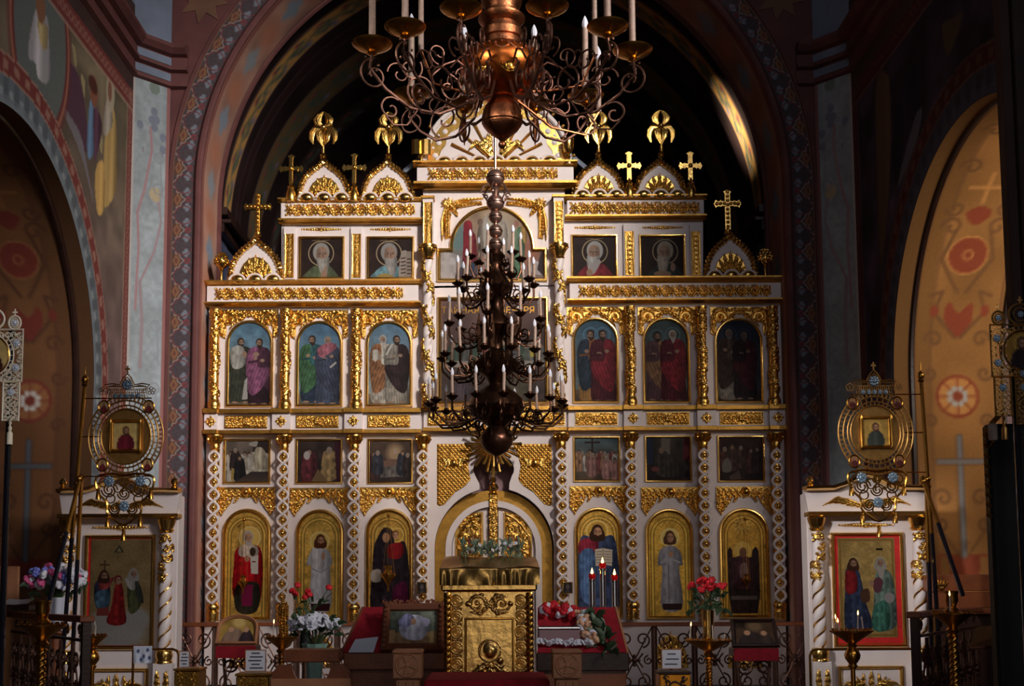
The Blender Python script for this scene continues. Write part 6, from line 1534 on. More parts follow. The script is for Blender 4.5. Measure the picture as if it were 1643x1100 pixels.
# ================================================================== SIDE ICON CASES
KIOT_FOL = {}
def kiot(label, cx, yo, cvp, icon_label, mirror):
    """side icon case; pixel layout written for the case centred at x=184.5"""
    Y = -2.8; at = At(cx, 1090 + yo, Y); s = at.s; t = thing('icon_case', label, 'icon case', at.loc)
    x = lambda p: (p - 184.5) * s * (1.02 if mirror else 1); z = lambda p: (1090 - p) * s
    zb = .3 - at.loc.z
    obj('body', M().box(x(90), x(279), .06, .30, zb, z(792), .01), 'white_paint', t, smooth=False)
    pts = [(x(86), z(792)), (x(86), z(782)), (x(130), z(781)), (x(150), z(775)), (x(172), z(763)), (x(184.5), z(760)), (x(197), z(763)), (x(219), z(775)), (x(239), z(781)), (x(283), z(782)), (x(283), z(792))]
    tym = [(x(92), z(826))] + [(x(277), z(826))] + [(a, b - 6 * s) for a, b in reversed(pts[1:-1])]
    obj('tympanum', M().prism(tym, .0, .10), 'white_paint', t, smooth=False)
    prof = [(0, -.08), (.0, .1), (8 * s, .1), (8 * s, -.06), (5 * s, -.11), (2 * s, -.12)]
    obj('crest_moulding', M().sweep([(a, b) for a, b in reversed(pts[1:-1])], prof, closed=False), 'gold_smooth', t)
    obj('shelf_moulding', M().box(x(88), x(283), -.09, .1, z(831), z(824), .006), 'gold_smooth', t, smooth=False)
    for px in (94, 275): obj('knob', M().lathe([(5 * s, 0), (6 * s, 2 * s), (3 * s, 4 * s), (6.5 * s, 8 * s), (5 * s, 13 * s), (1 * s, 17 * s), (0, 18 * s)], 12), 'gold_smooth', t, loc=(x(px), -.04, z(782)))
    r = Relief(150, 30, 1.4)
    for k in range(5): r.leaf([(80, 24), (96 + 6 * k, 20 - 2.6 * k + 2), (108 + 10 * k, 24 - 4 * k + k * k)], 4.4, 4, 3)
    r.mirror_x().rosette(75, 20, 9, 8, 5); obj('carving', r.mesh('carving', s), parent=t, loc=(0, 0, z(790)))
    r = Relief(96, 10, 1.8)
    for k in range(9): r.dome(52 + k * 5, 5, 3.2 - .2 * k, 2.6, 4 - .3 * k)
    r.mirror_x().rosette(48, 5, 5.5, 6, 3.4); obj('beading', r.mesh('beading', s), parent=t, loc=(0, .055, z(840)))
    for k, px in enumerate((103, 263)):
        L = (1042 - 848) * s; r_ = 10.5 * s
        co = obj('column', twist(M(), r_, L * .62, 2.6, 2, .3, 18, 70), 'white_paint', t, loc=(x(px), -.02, z(1042)))
        m = M(); 
        for h in range(2):
            m.tube([(r_ * .86 * math.cos(q + h * PI + PI / 2), r_ * .86 * math.sin(q + h * PI + PI / 2), q / (2 * PI) * L * .62 / 2.6) for q in np.linspace(0, 2.6 * 2 * PI, 60)], 1.6 * s, 5)
        obj('gilt_fillet', m, 'gold_smooth', co)
        obj('upper_shaft', M().lathe([(r_ * .9, L * .6), (r_ * .8, L * .97)], 14), 'white_paint', co)
        if 'm' not in KIOT_FOL: KIOT_FOL['m'] = relief_round(mk_foliage_wrap(44, 78, 14), 'foliage', s * 1.1, r_ * .95)
        obj('foliage', KIOT_FOL['m'], parent=co, loc=(0, 0, L * .96))
        obj('capital', M().lathe([(r_ * .8, L * .96), (r_ * 1.2, L * .98), (r_, L), (r_ * 1.3, L + 8 * s), (r_ * 1.45, L + 14 * s), (r_ * 1.1, L + 17 * s)], 16), 'gold_smooth', co)
        obj('base', M().lathe([(r_ * 1.3, -22 * s), (r_ * 1.3, -19 * s), (r_ * 1.15, -17 * s), (r_ * 1.35, -10 * s), (r_ * 1.2, -4 * s), (r_ * 1.35, -2 * s), (r_, 0)], 16), 'gold_smooth', co)
        pd = obj('pedestal', M().box(x(px) - 15 * s, x(px) + 15 * s, -.10, .07, zb, z(1064), .006), 'white_paint', t, smooth=False)
        r = Relief(26, 46, 1.6)
        for q in range(4): r.leaf([(17, 44), (22 - q, 26 - 6 * q + 4), (21 - 2 * q, 6 + 2 * q)], 3.4, 3.2, 4)
        obj('leaf_relief', r.mirror_x().mesh('leaf_relief', s), parent=pd, loc=(x(px), -.10, z(1068)))
    # icon in its velvet-lined frame
    fr = [(x(128), z(1043)), (x(243), z(1043)), (x(243), z(857)), (x(128), z(857))]
    obj('frame', M().sweep(fr, frame_prof(7 * s)), 'gold_smooth', t, loc=(0, .06, 0))
    obj('velvet', M().box(x(131), x(240), .035, .055, z(1040), z(860), 0), 'red_cloth', t, smooth=False)
    mx_, my_ = ((lambda a: 137 + (a - 139) / 99 * 91), (lambda b: 866 + (b - 864) / 172 * 161)) if mirror else ((lambda a: a), (lambda b: b))
    V = np.stack([x(mx_(cvp.X)), np.full_like(cvp.X, .028), z(my_(cvp.Y))], -1)
    obj('painting', grid_mesh('painting', V, (cvp.c * .8 + cvp.c.mean(-1, keepdims=True) * .2) * .82, 'gilt_paint'), parent=t)
    lp = [(x(133), zb + .02), (x(236), zb + .02), (x(236), z(1072)), (x(133), z(1072))]
    obj('lower_frame', M().sweep(lp, frame_prof(6 * s)), 'gold_smooth', t, loc=(0, .06, 0))
    r = Relief(96, 34, 1.5)
    for q in range(6): r.leaf([(52, 30), (62 + 5 * q, 24 - 3 * q + q * q * .5), (66 + 6 * q - (6 if q == 0 else 0), 5 + 4.6 * q)], 4.4, 4, 3)
    r.leaf([(48, 32), (48, 18), (48, 2)], 5, 5, 3); obj('palmette', r.mirror_x().mesh('palmette', s), parent=t, loc=(0, .05, z(1078)))
    return t
c = Cv(139, 864, 238, 1036, 1.5, (186, 150, 92)); c.noise(.1, 14, 3); c.noise(.08, 2, 5)
c.ell(188, 1016, 44, 26, (206, 200, 192), soft=.5); c.ell(165, 996, 26, 16, (196, 190, 184), soft=.5); c.ell(215, 994, 22, 18, (196, 192, 186), soft=.5)
c.line([(162, 900), (162, 916)], 3, (120, 90, 50)); c.line([(155, 906), (169, 906)], 3, (120, 90, 50)); c.poly([(185, 874), (193, 886), (177, 886)], (90, 80, 70)); c.poly([(185, 878), (189, 885), (181, 885)], (190, 170, 120))
c.blob([(146, 940), (154, 930), (166, 930), (172, 945), (171, 970), (160, 982), (148, 970)], (64, 60, 96), fold=.25, fscale=6); c.blob([(154, 934), (168, 930), (178, 926), (168, 944), (156, 946)], (196, 70, 70), fold=.2); c.blob([(148, 952), (168, 946), (172, 962), (164, 978), (150, 972)], (84, 126, 160), fold=.25, fscale=5); c.poly([(152, 976), (170, 974), (172, 988), (150, 988)], (176, 70, 62))
c.blob([(178, 946), (182, 936), (188, 934), (193, 946), (196, 975), (199, 998), (184, 1004), (167, 998), (174, 975)], (186, 36, 36), fold=.22, fscale=6); c.blob([(199, 950), (202, 934), (212, 928), (220, 940), (224, 960), (218, 978), (204, 984)], (96, 100, 60), fold=.25, fscale=5); c.blob([(194, 927), (206, 930), (212, 920), (212, 945), (202, 944)], (206, 200, 192), fold=.1); c.blob([(212, 930), (222, 944), (226, 968), (216, 960)], (70, 76, 70), fold=.2)
head(c, 161, 924, 7, (90, 52, 34), (206, 150, 116), 1, long=True); head(c, 184, 931, 6, (150, 40, 40), (214, 166, 130), 0); head(c, 209, 921, 7, (190, 184, 176), (206, 150, 116), 1, long=True)
kiot('white icon case with gilt twisted columns beside the bouquet, showing a crowning scene', 184.5, 0, c, '', False)
def shift_icon():
    k = Cv(139, 864, 238, 1036, 1.5, (222, 178, 90)); k.noise(.12, 10, 7); k.noise(.1, 2, 9)
    k.line([(143, 868), (234, 868), (234, 1032), (143, 1032), (143, 868)], 4, (190, 140, 60)); k.poly([(206, 882), (217, 882), (217, 886), (206, 886)], (70, 50, 36))
    for hx in (166, 212): k.ring(hx, 908, 11, 2, (240, 206, 120))
    k.blob([(150, 950), (152, 920), (164, 914), (174, 920), (180, 946), (184, 972), (194, 1020), (150, 1024)], (60, 72, 108), fold=.25, fscale=7); k.blob([(150, 950), (152, 924), (162, 918), (171, 930), (170, 955), (156, 962)], (176, 34, 40), fold=.2)
    k.blob([(200, 960), (204, 926), (213, 918), (228, 924), (235, 950), (236, 1016), (196, 1022), (198, 985)], (120, 150, 138), fold=.25, fscale=6); k.blob([(198, 985), (218, 972), (226, 990), (222, 1022), (196, 1022)], (76, 150, 128), fold=.25, fscale=5); k.blob([(199, 940), (208, 932), (216, 940), (210, 958), (200, 956)], (130, 70, 84)); k.ell(226, 968, 9, 9, (186, 176, 176)); k.ell(196, 943, 4, 6, (206, 150, 116)); k.blob([(176, 958), (190, 952), (192, 972), (180, 976)], (110, 70, 46))
    head(k, 165, 909, 7.5, (90, 52, 34), (206, 150, 116), 1, long=True); head(k, 212, 908, 7.5, (190, 184, 172), (206, 150, 116), 2, long=True); k.blob([(206, 914), (213, 918), (219, 914), (216, 934), (210, 932)], (200, 190, 176))
    return k
kiot('white icon case with gilt twisted columns showing two seated figures on gold', 1400, -4, shift_icon(), '', True)

# ================================================================== CHURCH BANNERS ON POLES
def fret_disc(m, cx, cz, r0, r1, n, s, y=0, rad=1.35):
    for rr in (r0, r1): m.tube([((cx + rr * math.cos(q)) * s, y, (cz + rr * 1.12 * math.sin(q)) * s) for q in np.linspace(0, 2 * PI, 49)[:-1]], rad * s, 5, closed=True)
    for k in range(n):
        q = 2 * PI * k / n
        if r1 - r0 > 7: m.tube([((cx + (r0 + (r1 - r0) * (.5 + .5 * math.cos(w_))) * math.cos(q + .05 * math.sin(w_))) * s, y, (cz + 1.12 * (r0 + (r1 - r0) * (.5 + .5 * math.cos(w_))) * math.sin(q + .05 * math.sin(w_))) * s) for w_ in np.linspace(0, 2 * PI, 9)[:-1]], rad * .7 * s, 4, closed=True)
        else: m.tube([((cx + r0 * math.cos(q)) * s, y, (cz + 1.12 * r0 * math.sin(q)) * s), ((cx + r1 * math.cos(q)) * s, y, (cz + 1.12 * r1 * math.sin(q)) * s)], rad * .7 * s, 4)
    return m
def small_icon(parent, cx, cz, rx, rz, s, cols, y=-.004, rectangular=False):
    c = Cv(-1, -1, 1, 1, 12, cols[0]); c.noise(.1, .3, 2); c.ring(0, -.35, .42, .08, GOLD); c.blob([(-.6, 1), (-.5, .1), (0, -.1), (.5, .1), (.6, 1)], cols[1], fold=.2, fscale=.3); head(c, 0, -.35, .26, (70, 46, 36), (190, 140, 108), .6)
    V = np.stack([(cx + c.X * rx) * s, np.full_like(c.X, y), (cz - c.Y * rz) * s], -1)
    o = obj('painting', grid_mesh('painting', V, c.c, 'oil_paint', None if rectangular else np.hypot(c.X, c.Y) < 1), parent=parent)
    if not rectangular: obj('rim', M().tube([((cx + rx * math.cos(q)) * s, y, (cz + rz * math.sin(q)) * s) for q in np.linspace(0, 2 * PI, 25)[:-1]], 1.4 * s, 5, closed=True), 'brass', o)
    return o
def rosette_gem(parent, cx, cz, r, s, mt='enamel_blue'):
    m = M()
    for k in range(8): m.ball(((cx + r * .62 * math.cos(k * PI / 4)) * s, -.006, (cz + r * .62 * math.sin(k * PI / 4)) * s), r * .36 * s, 8, 5, (1, .5, 1))
    m.ball((cx * s, -.008, cz * s), r * .5 * s, 10, 6, (1, .5, 1)); return obj('rosette', m, mt, parent)
def tassel(parent, cx, cz, s, mt='brass'):
    return obj('tassel', M().lathe([(0, 2 * s), (2.6 * s, 0), (3.4 * s, -3 * s), (2.2 * s, -4.5 * s), (3.4 * s, -6 * s), (4.4 * s, -17 * s), (0, -17 * s)], 10, (cx * s, 0, cz * s)), mt, parent)
def banner(label, cx, cy, Y, cols, mt='fretwork', pole_side=-1):
    at = At(cx, cy, Y); s = at.s; t = thing('church_banner', label, 'banner', at.loc)
    z = lambda y: cy - y
    m = M(); fret_disc(m, 0, 0, 40, 45, 40, s); fret_disc(m, 0, 0, 45, 52, 34, s, .003); fret_disc(m, 0, 0, 52, 60, 54, s)
    obj('round_frame', m, mt, t)
    obj('plate', M().lathe([(40 * s, -.003), (40 * s, .003)], 36), 'fretwork', t, rot=(PI / 2, 0, 0), sc=(1, 1.12, 1), loc=(0, .012, 0))
    ic = obj('icon_board', M().sweep(rect(-25 * s, 25 * s, -25 * s, 27 * s), frame_prof(5 * s)), 'brass', t)
    small_icon(ic, 0, 1, 21, 22, s, cols[0], -.003, True)
    for q in (-1, 1): obj('baluster', M().lathe([(1.5 * s, -27 * s), (3 * s, -24 * s), (2 * s, -20 * s), (2.4 * s, 20 * s), (3 * s, 24 * s), (1 * s, 29 * s)], 8, (q * 24 * s, -.02, 0)), 'brass', t)
    for q in (-1, 1):
        for z_ in (48, -46): md = obj('medallion', M().lathe([(9.5 * s, -.003), (9.5 * s, .004)], 18, (0, 0, 0)), 'fretwork', t, rot=(PI / 2, 0, 0), loc=(q * 36 * s, -.004, z_ * s), sc=(1, 1.15, 1)); small_icon(t, q * 36, z_, 8.5, 9.8, s, cols[1], -.012)
    # crown
    cr = M(); cp = [(-34, 62), (-30, 76), (-36, 84), (-24, 86), (-12, 84), (-6, 96), (0, 102), (6, 96), (12, 84), (24, 86), (36, 84), (30, 76), (34, 62)]
    for k in (1.0, .86): cr.tube([(a * k * s, 0, (62 + (b - 62) * k) * s) for a, b in cp], 1.2 * s, 5, closed=True)
    for k in range(-8, 9): cr.tube([(k * 3.6 * s, 0, 63 * s), (k * 3.2 * s, 0, (78 + 10 * max(0, 1 - abs(k) / 4)) * s)], .8 * s, 4)
    for k in range(4): cr.tube([(-30 * s, .002, (66 + 5 * k) * s), (30 * s, .002, (66 + 5 * k) * s)], .7 * s, 4)
    obj('crown', cr, mt, t); rosette_gem(t, 0, 84, 9, s)
    for k in range(-2, 3): rosette_gem(t, k * 9, 66, 4, s)
    obj('cross', M().prism([(a * s, (b + 102) * s) for a, b in [(-1.2, 0), (1.2, 0), (1.2, 6), (4, 6), (4, 9), (1.2, 9), (1.2, 13), (-1.2, 13), (-1.2, 9), (-4, 9), (-4, 6), (-1.2, 6)]], -.004, .004), mt, t, smooth=False)
    for q in (-1, 1):
        m = M()
        for k in range(5): m.tube([((q * 39 + 4 * math.cos(k * 2 * PI / 5 + .3) + 2.6 * math.cos(w_)) * s, 0, (74 + 4 * math.sin(k * 2 * PI / 5 + .3) + 2.6 * math.sin(w_)) * s) for w_ in np.linspace(0, 2 * PI, 9)[:-1]], .8 * s, 4, closed=True)
        obj('flower', m, mt, t)
    # lower pendant
    pd = M(); ol = [(-46, -66), (-42, -90), (-28, -106), (-27, -122), (-14, -134), (0, -142), (14, -134), (27, -122), (28, -106), (42, -90), (46, -66), (22, -60), (0, -62), (-22, -60)]
    pd.tube([(a * s, 0, b * s) for a, b in smooth2(ol, 3)], 2.0 * s, 5, closed=True)
    for a, b, r_ in ((-24, -86, 13), (24, -86, 13), (0, -92, 11), (-14, -116, 10), (14, -116, 10), (0, -74, 8)):
        for h in (1, -1): pd.tube([((a + r_ * (1 - q / 9) * math.cos(q * h + (0 if h > 0 else PI))) * s, 0, (b + r_ * (1 - q / 9) * math.sin(q * h)) * s) for q in np.linspace(0, 7, 22)], 1.5 * s, 4)
    for a, b, r_ in ((-10, -82, 8), (10, -82, 8), (-34, -74, 7), (34, -74, 7), (0, -124, 9), (-22, -100, 7), (22, -100, 7)):
        pd.tube([((a + r_ * math.cos(q)) * s, .002, (b + r_ * math.sin(q)) * s) for q in np.linspace(0, 2 * PI, 15)[:-1]], 1.3 * s, 4, closed=True)
    obj('pendant', pd, 'brass', t)
    for a, b in ((-25, -72), (25, -72), (0, -112)): rosette_gem(t, a, b, 9, s)
    for a, b in ((-42, -84), (42, -84), (-26, -128), (26, -128), (0, -150)): tassel(t, a, b, s)
    # pole with brackets
    x0 = pole_side * (68 if pole_side < 0 else 76)
    topz, botz = 88, -260
    lean = -14 * pole_side * -1
    def pp(zz): return (x0 - (zz - topz) / (botz - topz) * (-pole_side) * 0 + (zz - topz) * (.055 if pole_side < 0 else -.03)) * s
    b0 = .32 - at.loc.z
    obj('pole', M().tube([(pp(-162), .0, -162 * s), (pp(b0 / s), .02, b0)], 3.4 * s, 8), 'pole_black', t)
    br = M().tube([(pp(-163), .0, -163 * s), (pp(82), 0, 82 * s)], 3.0 * s, 8)
    br.lathe([(2 * s, 80 * s), (5.5 * s, 84 * s), (4 * s, 87 * s), (6 * s, 91 * s), (5 * s, 96 * s), (1 * s, 100 * s), (.6 * s, 116 * s), (0, 117 * s)], 10, (pp(90), 0, 0)); br.ball((pp(-75), 0, -75 * s), 5 * s, 8, 5)
    obj('pole_sleeve', br, 'brass', t)
    for zz, xe in ((62, 40), (0, -45), (-64, 40)): obj('crossbar', M().tube([(pp(zz), 0, zz * s), (pole_side * (-xe if xe > 0 else 44) * s, 0, zz * s)], 1.1 * s, 5), 'brass', t)
    return t
banner('brass openwork banner with a square icon, before the crowning-scene icon case', 202, 700, -4.3, [((206, 176, 110), (110, 30, 44)), ((190, 150, 110), (110, 40, 44))])
banner('dim brass openwork banner with a square icon, before the seated-figures icon case', 1405, 694, -4.3, [((176, 140, 70), (60, 66, 60)), ((130, 80, 60), (80, 34, 34))], 'fretwork', 1)
# loose banner poles leaning behind the icon cases' fronts
def pole(label, a, b, Y0_, Y1_):
    p0 = P(a[0], a[1], Y0_); p1 = P(b[0], b[1], Y1_); t = thing('banner_pole', label, 'pole', p1); d = p0 - p1; s = .0065
    d2 = p1 - p0; k = (p1.z - .32) / max(.01, -d2.z / d2.length) if False else 0
    obj('shaft', M().tube([(0, 0, 0), d * .62], .022, 8), 'pole_black', t); obj('sleeve', M().tube([d * .62, d], .020, 8), 'brass', t)
    obj('collar', M().ball(d, .034, 8, 6), 'brass', t)
pole('black pole with brass sleeve leaning toward the bouquet', (128, 768), (70, 1000), -4.35, -4.9)
pole('upright black pole with brass sleeve beside the crowning-scene frame', (131, 765), (113, 1120), -4.2, -4.25)
pole('upright black pole with brass sleeve beside the seated-figures frame', (1486, 770), (1497, 1120), -4.2, -4.25)
pole('black pole with brass sleeve leaning away from the seated-figures icon case', (1482, 772), (1545, 955), -4.35, -4.9)
# banners cut by the frame edges
def edge_banner(label, cx, cy, Y, mt, gem, cols, q, pole_to):
    at = At(cx, cy, Y); s = at.s; t = thing('church_banner', label, 'banner', at.loc)
    def fr(m, x0, x1, z0, z1, st=9):
        m.tube([(x0 * s, 0, z0 * s), (x1 * s, 0, z0 * s), (x1 * s, 0, z1 * s), (x0 * s, 0, z1 * s)], 1.8 * s, 5, closed=True)
        x = x0 + st / 2
        k = 0
        while x < x1:
            zz = z0 + st / 2
            while zz < z1:
                if math.hypot(x, zz) > 36:
                    for h in (1, -1): m.tube([((x + st * .5 * (1 - w_ / 9) * math.cos(h * w_ + k)) * s, 0, (zz + st * .5 * (1 - w_ / 9) * math.sin(h * w_ + k)) * s) for w_ in np.linspace(0, 6, 14)], 1.05 * s, 4)
                zz += st; k += 1
            x += st
        return m
    m = fr(M(), -50, 50, -42, 42, 10)
    fret_disc(m, 0, 0, 30, 36, 26, s, 0, 1.2); obj('fret_plate', m, mt, t)
    small_icon(t, 0, 0, 29, 32, s, cols, -.002)
    for a, b in ((40, 20), (-40, 20), (40, -20), (-40, -20), (0, -38)): rosette_gem(t, a, b, 6.5, s, gem)
    cr = M()
    for x0 in (0, 36, -36):
        h = 34 if x0 == 0 else 22
        cr.tube([((x0 + 12 * (1.6 if x0 == 0 else .8) * math.sin(w_)) * s, 0, (42 + h * .5 - h * .5 * math.cos(w_)) * s) for w_ in np.linspace(0, 2 * PI, 21)[:-1]], 2.0 * s, 5, closed=True)
        cr.tube([((x0 + 7 * (1.6 if x0 == 0 else .8) * math.sin(w_)) * s, 0, (42 + h * .5 - h * .32 * math.cos(w_)) * s) for w_ in np.linspace(0, 2 * PI, 17)[:-1]], 1.3 * s, 5, closed=True)
        cr.prism([((x0 + a) * s, (42 + h + b) * s) for a, b in [(-1, -1), (1, -1), (1, 5), (4, 5), (4, 7.5), (1, 7.5), (1, 12), (-1, 12), (-1, 7.5), (-4, 7.5), (-4, 5), (-1, 5)]], -.004, .004)
        rosette_gem(t, x0, 42 + h * .5, 5.5, s, gem)
    obj('crest', cr, mt, t)
    for x0 in (0, 34, -34):
        m = fr(M(), x0 - 13, x0 + 13, -106 if x0 else -120, -44, 8.6); m.lathe([(0, 0), (3 * s, -3 * s), (1.4 * s, -7 * s), (3.4 * s, -12 * s), (2 * s, -16 * s), (4.6 * s, -20 * s), (4.8 * s, -38 * s), (0, -38 * s)], 10, (x0 * s, 0, (-106 if x0 else -120) * s))
        obj('tail', m, mt, t); rosette_gem(t, x0, -60, 6.5, s, gem)
    b0 = .32 - at.loc.z
    obj('pole', M().tube([(pole_to * s, .03, 60 * s), (pole_to * s, .03, b0)], 5 * s, 8), 'pole_black', t)
edge_banner('pale openwork banner with crystal rosettes, daylight painted into its colour', -14, 570, -5.6, 'fretwork_sunlit', 'crystal', ((206, 176, 110), (90, 40, 44)), 1, 30)
edge_banner('dim brass openwork banner with crystal rosettes around a round icon', 1640, 562, -7.5, 'fretwork', 'enamel_blue', ((150, 110, 40), (44, 30, 34)), -1, -12)
# ================================================================== FOREGROUND
FLOOR = .3
def base_at(cx, Y): p = P(cx, 1000, Y); return Vector((p.x, Y, FLOOR))
class G:
    """ground-rooted frame: local metres from photo pixels at depth Y"""
    def __init__(s, cx, Y, floor=FLOOR): s.loc = Vector((P(cx, 1000, Y).x, Y, floor)); s.cx, s.Y = cx, Y; s.s = sc_at(cx, 1000, Y)
    def x(s, px): return (px - s.cx) * s.s
    def z(s, py): return P(s.cx, py, s.Y).z - s.loc.z
def spiral(cx, cz, r0, a0, turns, hand=1, n=24, y=0): return [(cx + r0 * (1 - .8 * i / n) * math.cos(a0 + hand * turns * 2 * PI * i / n), y, cz + r0 * (1 - .8 * i / n) * math.sin(a0 + hand * turns * 2 * PI * i / n)) for i in range(n + 1)]
# ---- wrought-iron fence on the solea
def scroll_panel(w_, h, r=.011):
    m = M()
    for q in (-1, 1):
        m.tube(spiral(q * w_ * .22, h * .80, w_ * .2, -PI / 2 if q > 0 else -PI / 2, 1.4, q), r, 5); m.tube(spiral(q * w_ * .22, h * .2, w_ * .2, PI / 2, 1.4, -q), r, 5)
        m.tube([(q * w_ * .22, 0, h * .60), (q * w_ * .08, 0, h * .5), (q * w_ * .22, 0, h * .40)], r, 5)
        m.tube(spiral(q * w_ * .36, h * .5, w_ * .12, PI / 2, 1.3, q), r * .9, 5); m.tube([(q * w_ * .47, 0, 0), (q * w_ * .47, 0, h)], r * 1.2, 5); m.tube([(0, 0, h * .5), (q * w_ * .45, 0, h * .97)], r * .8, 5); m.tube([(0, 0, h * .5), (q * w_ * .45, 0, h * .03)], r * .8, 5)
    m.ball((0, 0, h * .5), .035, 8, 5)
    for k in range(4): m.ball((.05 * math.cos(k * PI / 2), 0, h * .5 + .05 * math.sin(k * PI / 2)), .024, 8, 5)
    m.tube([(-w_ * .47, 0, h * .03), (w_ * .47, 0, h * .03)], r * 1.2, 5)
    return m
SP = scroll_panel(.46, .8).mesh('scroll_panel', 'iron')
for x0, x1, lab in ((281, 672, 'wrought-iron scroll fence with wooden rail running from the crowning-scene icon case'), (985, 1306, 'wrought-iron scroll fence with wooden rail running to the seated-figures icon case')):
    Y = -1.72; a = P(x0, 1000, Y).x; b = P(x1, 1000, Y).x; t = thing('iron_fence', lab, 'fence', (a, Y, FLOOR)); zr = P((x0 + x1) / 2, 1000, Y).z - FLOOR; n = max(1, round((b - a) / .47))
    obj('top_rail', M().box(0, b - a, -.045, .045, zr - .03, zr + .02, .008), 'wood', t, smooth=False)
    for k in range(n): obj('scroll_panel', SP, parent=t, loc=((k + .5) * (b - a) / n, 0, .02), sc=(1, 1, (zr - .04) / .8))
    for k in range(n + 1): obj('post', M().box(-.012, .012, -.012, .012, 0, zr - .03), 'iron', t, loc=(min(max(k * (b - a) / n, .012), b - a - .012), 0, 0), smooth=False)
# ---- choir balustrades at the sides
for q, lab in ((-1, 'wooden-railed wrought-iron choir balustrade in front of the bouquet'), (1, 'wooden-railed wrought-iron choir balustrade beside the dark music stand')):
    p0 = Vector((P(139 if q < 0 else 1468, 990, -6.0).x, -6.0, FLOOR)); p1 = Vector((q * 5.1, -3.4, FLOOR)); d = p1 - p0; L = d.length; a = math.atan2(d.y, d.x)
    t = thing('choir_balustrade', lab, 'balustrade', p0); t.rotation_euler = (0, 0, a); zr = 1.37 - FLOOR
    obj('top_rail', M().box(-.04, L, -.06, .06, zr - .055, zr, .01), 'wood', t, smooth=False)
    obj('lower_rail', M().box(0, L, -.015, .015, zr - .22, zr - .195), 'iron', t, smooth=False); obj('corner_post', M().box(-.035, .035, -.035, .035, 0, zr - .055, .004), 'wood_dark', t, smooth=False)
    n = 7
    for k in range(n): obj('scroll_panel', SP, parent=t, loc=((k + .5) * L / n, 0, .03), sc=(L / n / .46, 1, (zr - .26) / .8))
    for k in range(n): obj('curl', M().tube(spiral(0, 0, .05, 0, 1.5, 1), .009, 5), 'iron', t, loc=((k + .5) * L / n, 0, zr - .125))
# ---- candle stands
def candle_stand(label, cx, Y, ypan, wpan, candles=5, lit=2, mt='brass', spiralcol=True, tall=None, ball=False, cup=False, name='candle_stand'):
    g = G(cx, Y); s = g.s; t = thing(name, label, 'candle stand', g.loc); zp = g.z(ypan); r = wpan * s
    obj('foot', M().lathe([(.19, 0), (.19, .02), (.12, .05), (.05, .09), (.035, .14)], 20), mt, t)
    if spiralcol: obj('column', twist(M(), .032, zp - .30, 9, 2, .4, 14, 120), mt, t, loc=(0, 0, .13))
    else: obj('column', M().lathe([(.02, .13), (.02, zp - .17)], 12), mt, t)
    pr = [(.022, zp - .18), (.045, zp - .165), (.03, zp - .15), (.05, zp - .12), (.03, zp - .1)]
    if ball: pr = [(.022, zp - .30), (.04, zp - .28), (.03, zp - .26), (.058, zp - .22), (.064, zp - .19), (.05, zp - .155), (.03, zp - .13), (.04, zp - .11), (.03, zp - .1)]
    obj('knop', M().lathe(pr, 18), mt, t)
    obj('pan', M().lathe([(.03, zp - .1), (r * .5, zp - .06), (r * .85, zp - .02), (r, zp - .005), (r * 1.02, zp + .006), (r * .97, zp + .008), (r * .6, zp - .004), (0, zp - .004)], 28), mt, t)
    n = 16; m = M()
    for k in range(n): m.lathe([(.008, 0), (.011, .02), (.008, .022)], 6, (r * .86 * math.cos(2 * PI * k / n), r * .86 * math.sin(2 * PI * k / n), zp + .001))
    obj('sockets', m, mt, t, kind='stuff')
    if cup: obj('centre_cup', M().lathe([(.05, zp), (.06, zp + .02), (.03, zp + .05), (.05, zp + .1), (.045, zp + .14), (.055, zp + .16), (.05, zp + .165), (.04, zp + .12), (0, zp + .1)], 16), mt, t)
    rs = random.Random(cx)
    for k in range(candles):
        a = rs.uniform(PI, 2 * PI) if k < lit else rs.uniform(0, 2 * PI); h = rs.uniform(.05, .14) if k >= lit else .12 - .03 * k
        cl = obj('candle', M().lathe([(.006, 0), (.005, h)], 6), 'ivory', t, loc=(r * .8 * math.cos(a), r * .8 * math.sin(a), zp + .01), rot=(rs.uniform(-.1, .1), rs.uniform(-.12, .12), 0))
        if k < lit: obj('flame', M().lathe([(0, h), (.0065, h + .012), (.004, h + .026), (0, h + .04)], 6), 'flame', cl)
    return t, zp
candle_stand('brass candle stand with twisted shaft and wide pan before the bouquet', 68, -8.0, 1003, 38, 0, 0, cup=True)
candle_stand('slim brass candle stand with lit tapers before the seated-figures icon case', 1366, -6.4, 1012, 34, 7, 3, spiralcol=False, ball=True)
candle_stand('dark brass candle stand with scalloped cup before the dark music stand', 1528, -7.2, 984, 32, 1, 1, cup=True)
candle_stand('small brass candle stand half hidden behind the wrought choir rail corner', 150, -5.0, 1020, 22, 6, 0, spiralcol=False, ball=True)
_, zpv = candle_stand('brass candle stand carrying the tall vase of red roses', 1136, -5.2, 1027, 38, 4, 1)
# bundle of tapers stand near the white flowers
candle_stand('brass candle stand with upright twisted tapers beside the white flowers', 452, -5.0, 1022, 27, 2, 1)
g = G(455, -5.0); t = thing('taper_holder', 'brass holder of upright twisted tapers beside the white flowers', 'candle holder', g.loc + Vector((0, 0, g.z(1022))))
obj('holder', M().lathe([(.05, 0), (.05, .03), (.045, .035), (0, .03)], 14), 'brass', t)
for k in range(7):
    a = k * 2 * PI / 7; obj('taper', twist(M(), .011, .26 + .03 * (k % 3), 6, 2, .4, 8, 40), 'brass', t, loc=(.036 * math.cos(a), .036 * math.sin(a), .03))
